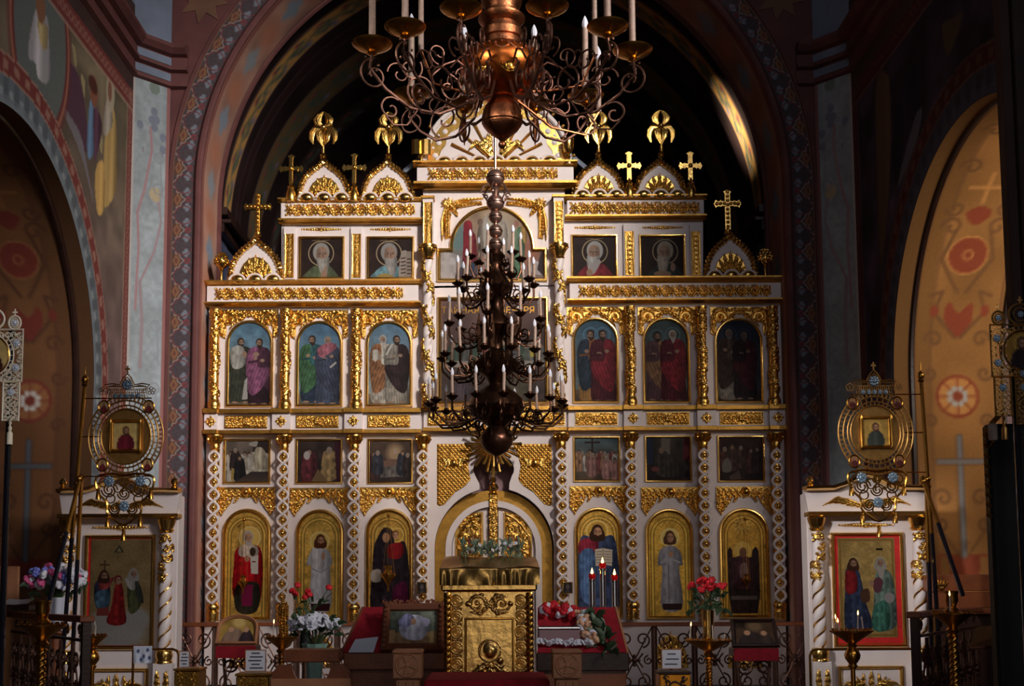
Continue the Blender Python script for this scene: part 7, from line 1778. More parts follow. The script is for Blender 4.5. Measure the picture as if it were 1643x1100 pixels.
# ---- flowers
def blossom(kind, r):
    m = M()
    if kind == 'rose':
        for lay, (k, rr, tilt) in enumerate(((5, r, .2), (5, r * .75, .6), (3, r * .45, 1.0))):
            for i in range(k):
                a = 2 * PI * (i + .5 * lay) / k; c = Vector((rr * .5 * math.cos(a), rr * .5 * math.sin(a), r * .25 * lay)); m.ball(c, rr * .6, 7, 5, (1, 1, .8))
    elif kind == 'daisy':
        for i in range(7): a = 2 * PI * i / 7; m.ball((r * .6 * math.cos(a), r * .6 * math.sin(a), 0), r * .42, 6, 4, (1, 1, .6))
        m.ball((0, 0, r * .1), r * .3, 6, 4)
    return m
BL = {}
def bl(kind, mt, r):
    k = (kind, mt, round(r, 4))
    if k not in BL: BL[k] = blossom(kind, r).mesh('blossom', mt)
    return BL[k]
LEAFM = M().tube([(0, 0, 0), (.02, 0, .02), (.05, 0, .03), (.085, 0, .02)], [.003, .018, .014, .001], 6, flat=.18).mesh('leaf', 'leaf_green'); LEAFP = M().tube([(0, 0, 0), (.02, 0, .025), (.045, 0, .045), (.07, 0, .055)], [.003, .015, .012, .001], 6, flat=.2).mesh('leaf', 'leaf_pale')
def bouquet(label, loc, cen, rad, flowers, nleaf, leafm, seed, stems=True, name='bouquet'):
    """flowers: list of (kind, material, radius, count); cen local centre, rad (rx, ry, rz)"""
    t = thing(name, label, 'flowers', loc); rs = random.Random(seed)
    for kind, mt, r, n in flowers:
        for i in range(n):
            a = rs.uniform(0, 2 * PI); u = math.sqrt(rs.random()); z = rs.uniform(-.2, 1)
            p = Vector((cen[0] + rad[0] * u * math.cos(a), cen[1] + rad[1] * u * math.sin(a) - rad[1] * .3, cen[2] + rad[2] * (z * (1 - .5 * u))))
            obj('blossom', bl(kind, mt, r), parent=t, loc=p, rot=(rs.uniform(.5, 1.3), rs.uniform(-.5, .5), rs.uniform(0, 6)), sc=rs.uniform(.85, 1.15))
            if stems and i % 2 == 0: obj('stem', M().tube([(p.x * .2, p.y * .2, 0), (p.x * .6, p.y * .6, p.z * .6), tuple(p)], .004, 4), 'leaf_green', t)
    for i in range(nleaf):
        a = rs.uniform(0, 2 * PI); u = math.sqrt(rs.random()); p = Vector((cen[0] + rad[0] * u * math.cos(a), cen[1] + rad[1] * u * math.sin(a) - .01, cen[2] + rad[2] * rs.uniform(-.9, .5)))
        obj('leaf', leafm, parent=t, loc=p, rot=(rs.uniform(-.6, .6), rs.uniform(-1.2, .4), a), sc=rs.uniform(.8, 1.5))
    return t
def vase(label, loc, prof, mt, name='vase', flute=0):
    m = M()
    if flute:
        n = 28; vs = []; fs = []
        for r, z in prof:
            for i in range(n): a = 2 * PI * i / n; rr = r * (1 + flute * math.cos(a * 9)); vs.append((rr * math.cos(a), rr * math.sin(a), z))
        for k in range(len(prof) - 1):
            for i in range(n): fs.append((k * n + i, k * n + (i + 1) % n, (k + 1) * n + (i + 1) % n, (k + 1) * n + i))
        m.add(vs, fs + [tuple(range(n - 1, -1, -1))])
    else: m.lathe(prof, 20)
    t = thing(name, label, 'vase', loc); obj('body', m, mt, t); obj('rim', M().tube([(prof[-1][0] * math.cos(q), prof[-1][0] * math.sin(q), prof[-1][1]) for q in np.linspace(0, 2 * PI, 21)[:-1]], .006, 5, closed=True), mt, t)
    return t
# left bouquet behind the choir rail
g = G(90, -3.85); s = g.s; zt = g.z(958)
tag(obj('pedestal', M().lathe([(.14, 0), (.14, .04), (.07, .08), (.06, zt - .42), (.13, zt - .36), (.13, zt - .34)], 16), 'wood', loc=g.loc), 'turned wooden pedestal under the white bouquet vase', 'pedestal')
vase('white fluted vase of the mixed bouquet', g.loc + Vector((0, 0, zt - .33)), [(.07, 0), (.08, .1), (.095, .33), (.085, .33), (.07, .05)], 'white_cloth', flute=.05)
bouquet('mixed bouquet of white, blue and pink flowers beside the crowning-scene icon case', g.loc + Vector((0, 0, zt)), (0, 0, .15), (.30, .18, .22), [('rose', 'petal_white', .05, 36), ('rose', 'petal_blue', .042, 24), ('rose', 'petal_pink', .045, 16), ('daisy', 'petal_white', .04, 24)], 30, LEAFM, 3)
# white flowers in a green wrapped vase
g = G(505, -5.6); zt = g.z(1032)
vase('vase wrapped in pale green paper under the white flowers', g.loc + Vector((0, 0, zt - .36)), [(.06, 0), (.065, .1), (.075, .26), (.11, .36), (.10, .36), (.05, .1)], 'green_wrap', flute=.06)
tag(obj('flower_stand', M().lathe([(.15, 0), (.15, .03), (.03, .06), (.03, zt - .40), (.12, zt - .38), (.12, zt - .36)], 14), 'iron', loc=g.loc), 'thin iron stand under the green wrapped vase', 'stand')
bouquet('large bunch of white flowers in the green wrapped vase', g.loc + Vector((0, 0, zt - .02)), (0, 0, .17), (.22, .14, .11), [('daisy', 'petal_white', .042, 70)], 40, LEAFM, 5)
g = G(490, -4.35); zt = g.z(1000)
vase('slim dark vase holding the scattered red roses', g.loc + Vector((0, 0, zt - .3)), [(.05, 0), (.06, .1), (.045, .25), (.055, .3), (.045, .3), (.03, .1)], 'black')
tag(obj('flower_stand', M().lathe([(.13, 0), (.13, .03), (.03, .06), (.03, zt - .34), (.1, zt - .32), (.1, zt - .3)], 14), 'iron', loc=g.loc), 'thin iron stand under the slim rose vase', 'stand')
t = thing('rose_bunch', 'loose red roses standing above the white flowers', 'flowers', g.loc + Vector((0, 0, zt)))
for px, py in ((469, 947), (478, 938), (494, 948), (497, 953), (528, 942), (474, 952), (490, 957)):
    p = Vector((g.x(px), -.03, g.z(py) - zt)); obj('blossom', bl('rose', 'rose_red', .034), parent=t, loc=p, rot=(.8, 0, px)); obj('stem', M().tube([(0, 0, 0), (p.x * .5, 0, p.z * .5), tuple(p)], .004, 4), 'leaf_green', t)
rs = random.Random(4)
for k in range(34): obj('leaf', LEAFM, parent=t, loc=(rs.uniform(-.14, .2), rs.uniform(-.05, .05), rs.uniform(.0, .24)), rot=(rs.uniform(-1, 1), rs.uniform(-1, .5), rs.uniform(0, 6)), sc=rs.uniform(.8, 1.4))
# red roses in the tall ribbed vase
g = G(1136, -5.2)
vase('tall ribbed silvery vase standing in the candle pan', g.loc + Vector((0, 0, zpv + .001)), [(.035, 0), (.05, .02), (.045, .06), (.055, .27), (.05, .27), (.03, .05)], 'brass_plate', flute=.07)
t = thing('rose_bunch', 'red roses in the tall ribbed vase', 'flowers', g.loc + Vector((0, 0, zpv + .27))); z0 = zpv + .27
for px, py in ((1113, 938), (1122, 932), (1128, 942), (1136, 935), (1143, 930), (1147, 940), (1155, 940), (1161, 940), (1125, 945), (1110, 940), (1140, 943), (1133, 930)):
    p = Vector((g.x(px), rs.uniform(-.07, .05), g.z(py) - z0)); obj('blossom', bl('rose', 'rose_red', .038), parent=t, loc=p, rot=(.9, 0, px)); obj('stem', M().tube([(0, 0, -.05), (p.x * .5, p.y * .5, p.z * .5), tuple(p)], .004, 4), 'leaf_green', t)
for k in range(46): obj('leaf', LEAFM, parent=t, loc=(rs.uniform(-.14, .14), rs.uniform(-.08, .06), rs.uniform(-.02, .16)), rot=(rs.uniform(-1, 1), rs.uniform(-1, .8), rs.uniform(0, 6)), sc=rs.uniform(.9, 1.5))

# ---- the brass lectern
g = G(785, -7.6); s = g.s; t = thing('brass_lectern', 'tall embossed brass lectern with a sloping cover before the gate', 'lectern', g.loc)
x = g.x; z = g.z
obj('body', M().box(x(716), x(852), -.0, .34, 0, z(948), .006), 'brass_plate', t, smooth=False)
obj('cornice', M().box(x(708), x(862), -.05, .40, z(948), z(936), .012), 'brass_plate', t, smooth=False)
# draped metal cover with folds
nx, ny = 90, 26; U, Vv = np.meshgrid(np.linspace(0, 1, nx), np.linspace(0, 1, ny))
xx = x(706) + (x(866) - x(706)) * U; zz = np.where(Vv < .55, z(890) + (z(911) - z(890)) * Vv / .55, z(911) + (z(938) - z(911)) * (Vv - .55) / .45)
yy = np.where(Vv < .55, .36 - .44 * Vv / .55, -.08 - .012 * np.sin(U * 46 + 3 * np.sin(U * 9)) * (Vv - .55) / .45 - .01 * np.sin(U * 19))
xx = np.where(Vv < .55, x(786) + (xx - x(786)) * (.95 + .05 * Vv / .55), xx); zz = zz + np.where(Vv < .55, .006 * np.sin(U * 12 + Vv * 8), 0)
obj('cover', grid_mesh('cover', np.stack([xx, yy, zz], -1), None, 'brass_plate'), parent=t)
for q in (718, 850): obj('corner_column', twist(M(), .028, z(950) - .02, 10, 3, .35, 12, 120), 'brass', t, loc=(x(q), -.015, .02))
r = Relief(78, 36, 1.8)
for b in (-1, 1): r.scroll(39 + b * 20, 17, 14, 1.5, 0, 3, 4, b).leaf([(39, 18), (39 + b * 12, 4), (39 + b * 30, 6)], 4, 3.6, 4).leaf([(39, 20), (39 + b * 14, 32), (39 + b * 32, 30)], 4, 3.6, 4).dome(39 + b * 34, 17, 4, 4)
r.rosette(39, 18, 8, 6, 4.4); r.H = np.maximum(r.H, .3); obj('scroll_relief', r.mesh('scroll_relief', s, 'brass_plate'), parent=t, loc=(x(785), -.001, z(951)))
def guilloche(w_, h, st):
    r = Relief(w_, h, 1.8); y = st / 2
    while y < h - 2:
        for rr in (st * .36, st * .2): r.leaf([(w_ / 2 + rr * math.cos(q), y + rr * math.sin(q)) for q in np.linspace(0, 2 * PI, 22)], 1.5, 2.4, .01, 0, 0)
        r.dome(w_ / 2, y, 2.2, 3)
        for b in (-1, 1): r.leaf([(w_ / 2, y + st / 2), (w_ / 2 + b * w_ * .3, y + st * .42), (w_ / 2 + b * w_ * .4, y + st * .6)], 2.2, 2, 2)
        y += st
    r.H = np.maximum(r.H, .2); return r.mesh('side_relief', s, 'brass_plate')
gl = guilloche(19, 150, 25)
for q in (733, 836): obj('side_relief', gl, parent=t, loc=(x(q), -.001, z(951)))
fr = [(x(745), z(1105)), (x(825), z(1105)), (x(825), z(990)), (x(745), z(990))]
obj('panel_frame', M().sweep(fr, frame_prof(4 * s)), 'brass', t)
r = Relief(70, 100, 1.6)
r.leaf([(36 + 17 * math.cos(q), 48 + 17 * math.sin(q)) for q in np.linspace(0, 2 * PI, 30)], 1.6, 2.2, .01, 0, 0); r.dome(36, 50, 9, 4.5, 11); r.dome(36, 46, 11, 3, 12)
r.leaf([(12, 98), (18, 80), (34, 66)], 10, 3.4, 5).leaf([(62, 98), (56, 80), (40, 66)], 10, 3.4, 5).leaf([(36, 98), (36, 80), (36, 66)], 9, 4, 4); r.dome(52, 64, 5, 4, 6).dome(20, 78, 5, 3.6, 6).leaf([(52, 66), (56, 76), (60, 90)], 5, 3.4, 4)
r.H = np.maximum(r.H, .15); obj('embossed_figure', r.mesh('embossed_figure', s, 'brass_plate'), parent=t, loc=(x(785), -.004, z(995)))
# greenery on the lectern
t = thing('greenery', 'pale green leafy sprigs with small white flowers behind the lectern top', 'flowers', g.loc + Vector((x(788), .34, z(889)))); rs = random.Random(9)
for k in range(170): obj('leaf', LEAFP, parent=t, loc=(rs.uniform(x(738), x(842)) - x(788), rs.uniform(-.03, .05), rs.uniform(-.02, .09)), rot=(rs.uniform(-1, 1), rs.uniform(-1.8, .2), rs.uniform(0, 6)), sc=rs.uniform(.4, .8))
for k in range(10): obj('blossom', bl('daisy', 'petal_white', .016), parent=t, loc=(rs.uniform(x(738), x(842)) - x(788), -.04, rs.uniform(.02, .1)), rot=(1, 0, k))
# ---- carved wooden newel posts and the red carpeted step between them
def newel(label, cx):
    g = G(cx, -8.6, 0.0); s = g.s; t = thing('newel_post', label, 'post', g.loc + Vector((0, 0, .302))); h = g.z(1041) - .302; w_ = 23 * s; zb = g.z(1087) - .302
    obj('block', M().box(-w_, w_, -w_, w_, zb, h - .025, .006), 'wood_light', t, smooth=False); obj('cap', M().box(-w_ * 1.06, w_ * 1.06, -w_ * 1.06, w_ * 1.06, h - .025, h, .008), 'wood_light', t, smooth=False)
    r = Relief(42, 42, 1.8)
    r.leaf([(21 + 18 * math.cos(q), 21 + 18 * math.sin(q)) for q in np.linspace(0, 2 * PI, 40)], 1.4, 1.6, .01, 0, 0).leaf([(21 + 15 * math.cos(q), 21 + 15 * math.sin(q)) for q in np.linspace(0, 2 * PI, 40)], 1.0, 1.2, .01, 0, 0)
    for k in range(4):
        a = k * PI / 2; d = np.abs((r.X - 21) * math.sin(a) - (r.Y - 21) * math.cos(a)); e = (r.X - 21) * math.cos(a) + (r.Y - 21) * math.sin(a)
        r.H = np.maximum(r.H, np.where((e > 2) & (e < 13.5) & (d < 1.6 + .34 * e), 1.5, 0))
    r.dome(21, 21, 4, 2.4); obj('cross_relief', r.mesh('cross_relief', s * .98, 'wood_light'), parent=t, loc=(0, -w_ - .0005, g.z(1045) - .302 + .001))
    obj('shaft', M().box(-w_ * .8, w_ * .8, -w_ * .8, w_ * .8, 0, zb, .006), 'wood_light', t, smooth=False)
    for k in (-1, 0, 1): obj('flute', M().box(k * w_ * .5 - w_ * .12, k * w_ * .5 + w_ * .12, -w_ * .86, -w_ * .78, .02, zb - .015, .004), 'wood_light', t, smooth=False)
newel('carved wooden newel post with a cross roundel beside the tilted wooden-framed icon', 655); newel('carved wooden newel post with a cross roundel beside the flower-wreathed reliquary', 908)
gl_ = P(676, 1089, -8.4); gr_ = P(886, 1089, -8.4)
tag(obj('carpeted_step', M().box(gl_.x + .02, gr_.x - .02, -8.5, -7.75, .301, gl_.z, .015), 'red_velvet'), 'dark red carpeted step in front of the brass lectern', 'step')

# ---- slanted icon stand with red velvet, left of the lectern
def slant(g, x0, x1, yt, yb, d0, d1, off=0.0):
    """points of a sloping rectangle: back top edge (yt, deeper) and front bottom edge"""
    return [(g.x(x0), d0, g.z(yb)), (g.x(x1), d0, g.z(yb)), (g.x(x1), d1, g.z(yt)), (g.x(x0), d1, g.z(yt))]
def slab4(pts, th, mt, name, parent):
    n = (Vector(pts[1]) - Vector(pts[0])).cross(Vector(pts[3]) - Vector(pts[0])).normalized() * -th
    vs = [Vector(p) for p in pts] + [Vector(p) + n for p in pts]
    return obj(name, M().add(vs, [(0, 1, 2, 3), (7, 6, 5, 4), (0, 4, 5, 1), (1, 5, 6, 2), (2, 6, 7, 3), (3, 7, 4, 0)]), mt, parent, smooth=False)
g = G(640, -6.6); t = thing('icon_stand', 'wide wooden stand with red velvet slope beside the brass lectern, white cloth at its corner', 'icon stand', g.loc)
obj('body', M().box(g.x(556), g.x(716), .02, .45, 0, g.z(1047), .01), 'wood', t, smooth=False)
obj('front_board', M().box(g.x(552), g.x(718), -.02, .04, g.z(1074), g.z(1046), .008), 'wood', t, smooth=False)
slab4([(g.x(548), -.02, g.z(1044)), (g.x(716), -.02, g.z(1044)), (g.x(716), .42, g.z(974)), (g.x(572), .42, g.z(974))], .02, 'red_velvet', 'velvet_slope', t)
slab4([(g.x(560), -.03, g.z(1046)), (g.x(600), -.03, g.z(1046)), (g.x(606), .06, g.z(1022)), (g.x(569), .06, g.z(1026))], -.006, 'white_cloth', 'cloth', t)
obj('edge_board', M().tube([(g.x(549), -.02, g.z(1046)), (g.x(573), .42, g.z(975))], .014, 6), 'wood', t)
# wooden framed icon leaning on it
c = Cv(0, 0, 84, 66, 1.6, (104, 110, 96)); c.noise(.3, 14, 4); c.poly([(0, 40), (84, 40), (84, 66), (0, 66)], (150, 120, 84)); c.noise(.2, 6, 5); c.blob([(28, 20), (44, 14), (58, 20), (64, 34), (54, 50), (30, 48), (22, 34)], (206, 206, 220), fold=.2, fscale=6); c.blob([(20, 24), (34, 12), (44, 22), (30, 34)], (150, 150, 186), fold=.2); c.blob([(52, 18), (66, 22), (60, 32)], (186, 180, 206)); c.poly([(4, 36), (16, 36), (16, 54), (4, 54)], (176, 140, 96)); c.poly([(66, 38), (80, 38), (80, 56), (66, 56)], (176, 146, 100)); c.ell(42, 24, 4, 5, (206, 160, 130))
t = thing('carved_frame_icon', 'carved wooden frame with a painting of pale blue draped figures leaning beside the lectern', 'icon', g.loc + Vector((g.x(662), -.04, g.z(1044))))
pit = math.radians(-32); w2 = 50 * g.s; h2 = .42
m = M().sweep(rect(-w2, w2, 0, h2), [(0, .02), (0, -.03), (.02, -.05), (.055, -.03), (.06, 0), (.06, .02)]); fo = obj('frame', m, 'wood', t, rot=(pit, 0, 0))
V = np.stack([(c.X / 84 - .5) * 2 * w2 * .95, np.full_like(c.X, -.004), h2 - (c.Y / 66) * h2], -1); obj('painting', grid_mesh('painting', V, c.c, 'oil_paint'), parent=t, rot=(pit, 0, 0))
r = Relief(110, 12, 1.4)
for k in range(6): r.scroll(58 + 9 * k, 6, 5, 1.1, k, 1.6, 2.6, 1 if k % 2 else -1)
obj('crest', r.mirror_x().mesh('crest', g.s * .98, 'wood'), parent=t, rot=(pit, 0, 0), loc=(0, .245, h2 * math.cos(pit) + .05))
mm = M()
for q in (-1, 1):
    for k in range(9): mm.ball((q * (w2 - .026), -.045, .03 + k * .045), .02, 6, 4)
obj('frame_carving', mm, 'wood', t, rot=(pit, 0, 0), kind='stuff')

# ---- reliquary stand with wreath, right of the lectern
g = G(930, -6.6); t = thing('icon_stand', 'wide wooden stand with red velvet slope under the flower-wreathed reliquary', 'icon stand', g.loc)
obj('body', M().box(g.x(862), g.x(1004), .02, .45, 0, g.z(1047), .01), 'wood', t, smooth=False); obj('front_board', M().box(g.x(860), g.x(1008), -.02, .04, g.z(1076), g.z(1046), .008), 'wood_dark', t, smooth=False)
slab4([(g.x(862), -.02, g.z(1046)), (g.x(1004), -.02, g.z(1046)), (g.x(996), .42, g.z(975)), (g.x(866), .42, g.z(975))], .02, 'red_velvet', 'velvet_slope', t)
obj('edge_board', M().tube([(g.x(1006), -.02, g.z(1048)), (g.x(997), .42, g.z(975))], .012, 6), 'wood_light', t)
t = thing('reliquary', 'low silver-edged glass reliquary inside the flower wreath', 'reliquary', g.loc + Vector((g.x(898), .06, g.z(1030))))
w2 = 34 * g.s; obj('case', M().box(-w2, w2, 0, .22, -.02, .10, .008), 'plaster_mauve', t, smooth=False); obj('top_edge', M().box(-w2 * 1.03, w2 * 1.03, -.012, .23, .10, .125, .008), 'silver', t, smooth=False); obj('lower_edge', M().box(-w2 * 1.03, w2 * 1.03, -.012, .23, -.04, -.02, .006), 'silver', t, smooth=False)
t = thing('flower_wreath', 'wreath of red roses and white and peach flowers round the reliquary', 'flowers', g.loc + Vector((g.x(900), 0, g.z(1036)))); rs = random.Random(12)
lx = lambda p: g.x(p) - g.x(900); lz_ = lambda p: g.z(p) - g.z(1036)
for k in range(26): obj('blossom', bl('rose', 'rose_red' if k % 5 < 3 else 'petal_white', .042), parent=t, loc=(lx(rs.uniform(872, 925)), .30 + rs.uniform(-.06, .06), lz_(rs.uniform(970, 992))), rot=(.9, 0, k))
for k in range(40):
    u = rs.random(); obj('blossom', bl('rose', rs.choice(['petal_peach', 'petal_white', 'petal_peach']), .036), parent=t, loc=(lx(934 + 18 * u + rs.uniform(-8, 8)), .26 - .26 * u + rs.uniform(-.03, .03), lz_(985 + 48 * u + rs.uniform(-5, 5))), rot=(.9, .2, k))
for k in range(16): obj('blossom', bl('daisy', 'petal_white', .03), parent=t, loc=(lx(865 + 5 * k), .0, lz_(1030 + rs.uniform(-3, 3))), rot=(1, 0, k))
for k in range(70):
    u = rs.random(); obj('leaf', rs.choice([LEAFM, LEAFP, LEAFM]), parent=t, loc=(lx(950 + 24 * u + rs.uniform(-8, 12)), .28 - .3 * u + rs.uniform(-.05, .05), lz_(985 + 62 * u + rs.uniform(-6, 6))), rot=(rs.uniform(-1, 1), rs.uniform(-1, .6), rs.uniform(0, 6)), sc=rs.uniform(.9, 1.6))
# ---- triple oil lamp stand
g = G(968, -5.6); t = thing('oil_lamp_stand', 'silver stand with three red-glass oil lamps before the open book icon', 'lamp', g.loc)
obj('base', M().lathe([(.16, 0), (.16, .03), (.04, .06), (.035, g.z(985)), (.09, g.z(980)), (.09, g.z(978))], 16), 'silver', t)
for px, yt_, yb_ in ((951, 925, 980), (968, 908, 980), (987, 927, 980)):
    o = obj('tube', M().lathe([(.026, g.z(yb_)), (.026, g.z(yt_ + 7)), (.034, g.z(yt_ + 6)), (.034, g.z(yt_ + 4))], 14, (g.x(px), 0, 0)), 'silver', t)
    obj('glass', M().lathe([(.018, g.z(yt_ + 5)), (.034, g.z(yt_ - 1)), (.03, g.z(yt_ - 5)), (.026, g.z(yt_ - 4))], 14, (g.x(px), 0, 0)), 'red_glass', o); obj('flame', M().lathe([(0, g.z(yt_ - 3)), (.012, g.z(yt_ - 7)), (.006, g.z(yt_ - 11)), (0, g.z(yt_ - 15))], 8, (g.x(px), 0, 0)), 'flame', o)
# ---- hanging lamps before the lower icons
def lampada(label, cx, cy, Y, ytop, k=1.0):
    at = At(cx, cy, Y); s = at.s * k; t = thing('hanging_lamp', label, 'lamp', at.loc)
    obj('bowl', M().lathe([(1 * s, -26 * s), (2 * s, -22 * s), (1.4 * s, -18 * s), (4 * s, -12 * s), (9 * s, -5 * s), (13 * s, 0), (13 * s, 3 * s), (8 * s, 4 * s), (5 * s, 10 * s), (7 * s, 16 * s), (5 * s, 16 * s), (4 * s, 8 * s), (0, 6 * s)], 16), 'brass', t)
    H = (cy - ytop) * at.s
    for q in range(3): a = q * 2 * PI / 3 + .5; obj('chain', M().tube([(11 * s * math.cos(a), 11 * s * math.sin(a), 2 * s), (.0, 0, H)], .0035, 4), 'brass', t)
    obj('hanger', M().ball((0, 0, H), 3 * at.s, 8, 5).tube([(0, 0, H), (0, -Y * .98 if False else .08, H + .02)], .006, 4), 'brass', t)
lampada('small hanging brass lamp before the red-robed bishop icon', 390, 934, -.14, 833, .7); lampada('larger hanging brass lamp before the mother and child icon', 623, 923, -.22, 826); lampada('small hanging brass lamp before the dark enthroned icon', 1198, 930, -.14, 832, .6)
# ---- small icons on slanted stands
def tilt_icon(label, cx, x0, x1, yt_, yb_, Y, arch, cols, frame_mt, standlab):
    g = G(cx, Y); s = g.s; t = thing('slanted_stand', standlab, 'icon stand', g.loc); zt = g.z(yb_)
    obj('desk', M().box(g.x(x0 + 3), g.x(x1 - 3), .0, .26, zt - .10, zt - .02, .01), 'wood_dark', t, smooth=False)
    obj('cloth', M().box(g.x(x0 + 2), g.x(x1 - 2), -.008, .0, zt - .13, zt - .02, 0), 'red_velvet', t, smooth=False)
    for q in (-1, 1):
        obj('leg', M().tube([(q * (x1 - x0) * .36 * s, .13, zt - .1), (q * (x1 - x0) * .30 * s, .13, zt * .5), (q * (x1 - x0) * .42 * s, .13, 0)], .016, 6), 'iron', t)
        obj('scroll', M().tube([(a, .12, b) for a, _, b in spiral(q * (x1 - x0) * .2 * s, zt - .2, .07, 0, 1.4, q)], .01, 5), 'iron', t)
    obj('crossbar', M().tube([(-(x1 - x0) * .33 * s, .13, zt * .4), ((x1 - x0) * .33 * s, .13, zt * .4)], .012, 6), 'iron', t)
    w2 = (x1 - x0) / 2 * s; h2 = (yb_ - yt_) * s * 1.12; pit = math.radians(-26)
    u = thing('small_icon', label, 'icon', g.loc + Vector((0, .0, zt - .015)))
    path = ([(-w2, 0), (w2, 0)] + [(w2 * math.cos(q), h2 * .45 + h2 * .55 * math.sin(q) ** .7) for q in np.linspace(.1, PI - .1, 14)]) if arch else [(-w2, 0), (w2, 0), (w2 * .92, h2), (-w2 * .92, h2)]
    obj('frame', M().sweep(path, frame_prof(6 * s)), frame_mt, u, rot=(pit, 0, 0))
    c = Cv(-1, -1, 1, 1, 28, cols[0]); c.noise(.2, .4, 3); c.blob([(-.7, .9), (-.5, .1), (0, -.1), (.3, .3), (.3, .9)], cols[1], fold=.2, fscale=.3); c.blob([(.1, .9), (.3, .1), (.6, 0), (.8, .9)], cols[2], fold=.2, fscale=.3); c.ell(-.3, -.05, .14, .18, (200, 150, 116)); c.ell(.4, -.02, .13, .17, (200, 150, 116)); c.ell(.05, -.5, .3, .35, cols[3], soft=.7)
    V = np.stack([c.X * w2, np.full_like(c.X, -.003), (1 - c.Y) / 2 * h2], -1); ins = np.ones(c.X.shape, bool)
    if arch:
        zz_ = (1 - c.Y) / 2 * h2; ins = (zz_ < h2 * .45) | (np.hypot(c.X, np.maximum(zz_ - h2 * .45, 0) / (h2 * .55)) < 1.0)
    obj('painting', grid_mesh('painting', V, c.c, 'oil_paint', ins), parent=u, rot=(pit, 0, 0))
tilt_icon('arched gilt icon of reclining figures on the iron stand under the bishop', 379, 345, 413, 985, 1032, -5.2, True, ((176, 140, 70), (150, 120, 100), (60, 46, 50), (214, 180, 110)), 'wood_light', 'scrolled iron stand with red cloth under the arched icon')
tilt_icon('dim rectangular icon on the iron stand under the enthroned figure', 1212, 1174, 1250, 992, 1036, -5.2, False, ((84, 62, 44), (60, 48, 46), (70, 56, 50), (120, 96, 70)), 'wood_dark', 'scrolled iron stand with red cloth under the dim rectangular icon')
# ---- notices
def notice(label, x0, x1, yt_, yb_, Y, lines, tilt=-8, board='wood_light'):
    g = G((x0 + x1) / 2, Y); t = thing('notice', label, 'notice', g.loc + Vector((0, 0, g.z(yb_)))); w2 = (x1 - x0) / 2 * g.s; h = (yb_ - yt_) * g.s
    obj('frame', M().sweep(rect(-w2, w2, 0, h), frame_prof(1.6 * g.s)), board, t); obj('sheet', M().box(-w2, w2, -.004, .004, 0, h, 0), 'paper', t, smooth=False)
    for k in range(lines): obj('text_line', M().box(-w2 * (.5 + .18 * ((k * 7) % 3)) * .8, w2 * (.5 + .18 * ((k * 5) % 3)) * .8, -.0052, -.0042, h * (1 - (k + 1.0) / (lines + 1)) - h * .03, h * (1 - (k + 1.0) / (lines + 1)) + h * .03, 0), 'ink', t, smooth=False)
    obj('leg', M().tube([(0, .012, h * .5), (0, .02, -(g.z(yb_)) + .002)], .008, 5), 'iron', t)
notice('white notice sheet in a thin frame beside the arched icon stand', 394, 428, 1042, 1077, -6.2, 5); notice('narrow white notice at the fence corner by the crowning-scene icon case', 288, 306, 1044, 1075, -5.8, 5); notice('bluish white notice above the amber box', 1060, 1093, 1041, 1073, -6.2, 3)
# ---- donation boxes and the bench
def obox(label, x0, x1, yt_, Y, mt, frame=None, name='offering_box', cat='box', ornament=False):
    g = G((x0 + x1) / 2, Y); t = thing(name, label, cat, g.loc); w2 = (x1 - x0) / 2 * g.s; h = g.z(yt_)
    obj('body', M().box(-w2, w2, 0, .24, 0, h - .02, .008), mt, t, smooth=False); obj('lid', M().box(-w2 * 1.06, w2 * 1.06, -.012, .25, h - .02, h, .005), frame or mt, t, smooth=False)
    if ornament:
        r = Relief(44, 30, 1.6)
        for k in range(4):
            for b in (-1, 1): r.scroll(22 + b * (14 - 2 * (k % 2)), 5 + 7 * k, 4.6, 1.1, k, 1.3, 1.8, b)
        r.leaf([(22 + 11 * math.cos(q), 26 + 15 * math.sin(q)) for q in np.linspace(PI, 2 * PI, 20)], 1.3, 1.8, .01, 0, 0)
        obj('ornament', r.mesh('ornament', 2 * w2 / 46, frame or mt), parent=t, loc=(0, -.001, h - .022))
obox('glossy amber offering box with carved dark border', 1057, 1106, 1077, -6.4, 'amber', 'wood_dark', ornament=True); obox('dull gilt offering box below the narrow notice', 281, 321, 1072, -6.2, 'gold_dim', ornament=True); obox('dull gilt carved offering box below the framed notice sheet', 380, 433, 1080, -6.6, 'gold_dim', ornament=True)
g = G(500, -6.9); t = thing('wooden_bench', 'wooden bench end with a curved cut-out under the green wrapped vase', 'bench', g.loc); X_, Z_ = g.x, g.z
obj('top_board', M().box(X_(455), X_(545), -.02, .3, Z_(1062), Z_(1042), .008), 'wood', t, smooth=False)
pts = [(X_(438), 0), (X_(562), 0), (X_(562), Z_(1078)), (X_(552), Z_(1066))] + [(X_(500) + X_(531) * math.cos(q), Z_(1066) + .16 * math.sin(q)) for q in np.linspace(0, -PI, 14)] + [(X_(448), Z_(1066)), (X_(438), Z_(1078))]
obj('end_board', M().prism(pts, .0, .05), 'wood', t, smooth=False); obj('stretcher', M().box(X_(436), X_(564), -.03, .0, Z_(1106), Z_(1088), .006), 'wood_light', t, smooth=False)
for q in (456, 544): obj('scroll', M().tube([(a, -.012, b) for a, _, b in spiral(X_(q), Z_(1052), .03, 0, 1.2)], .008, 5), 'wood', t)
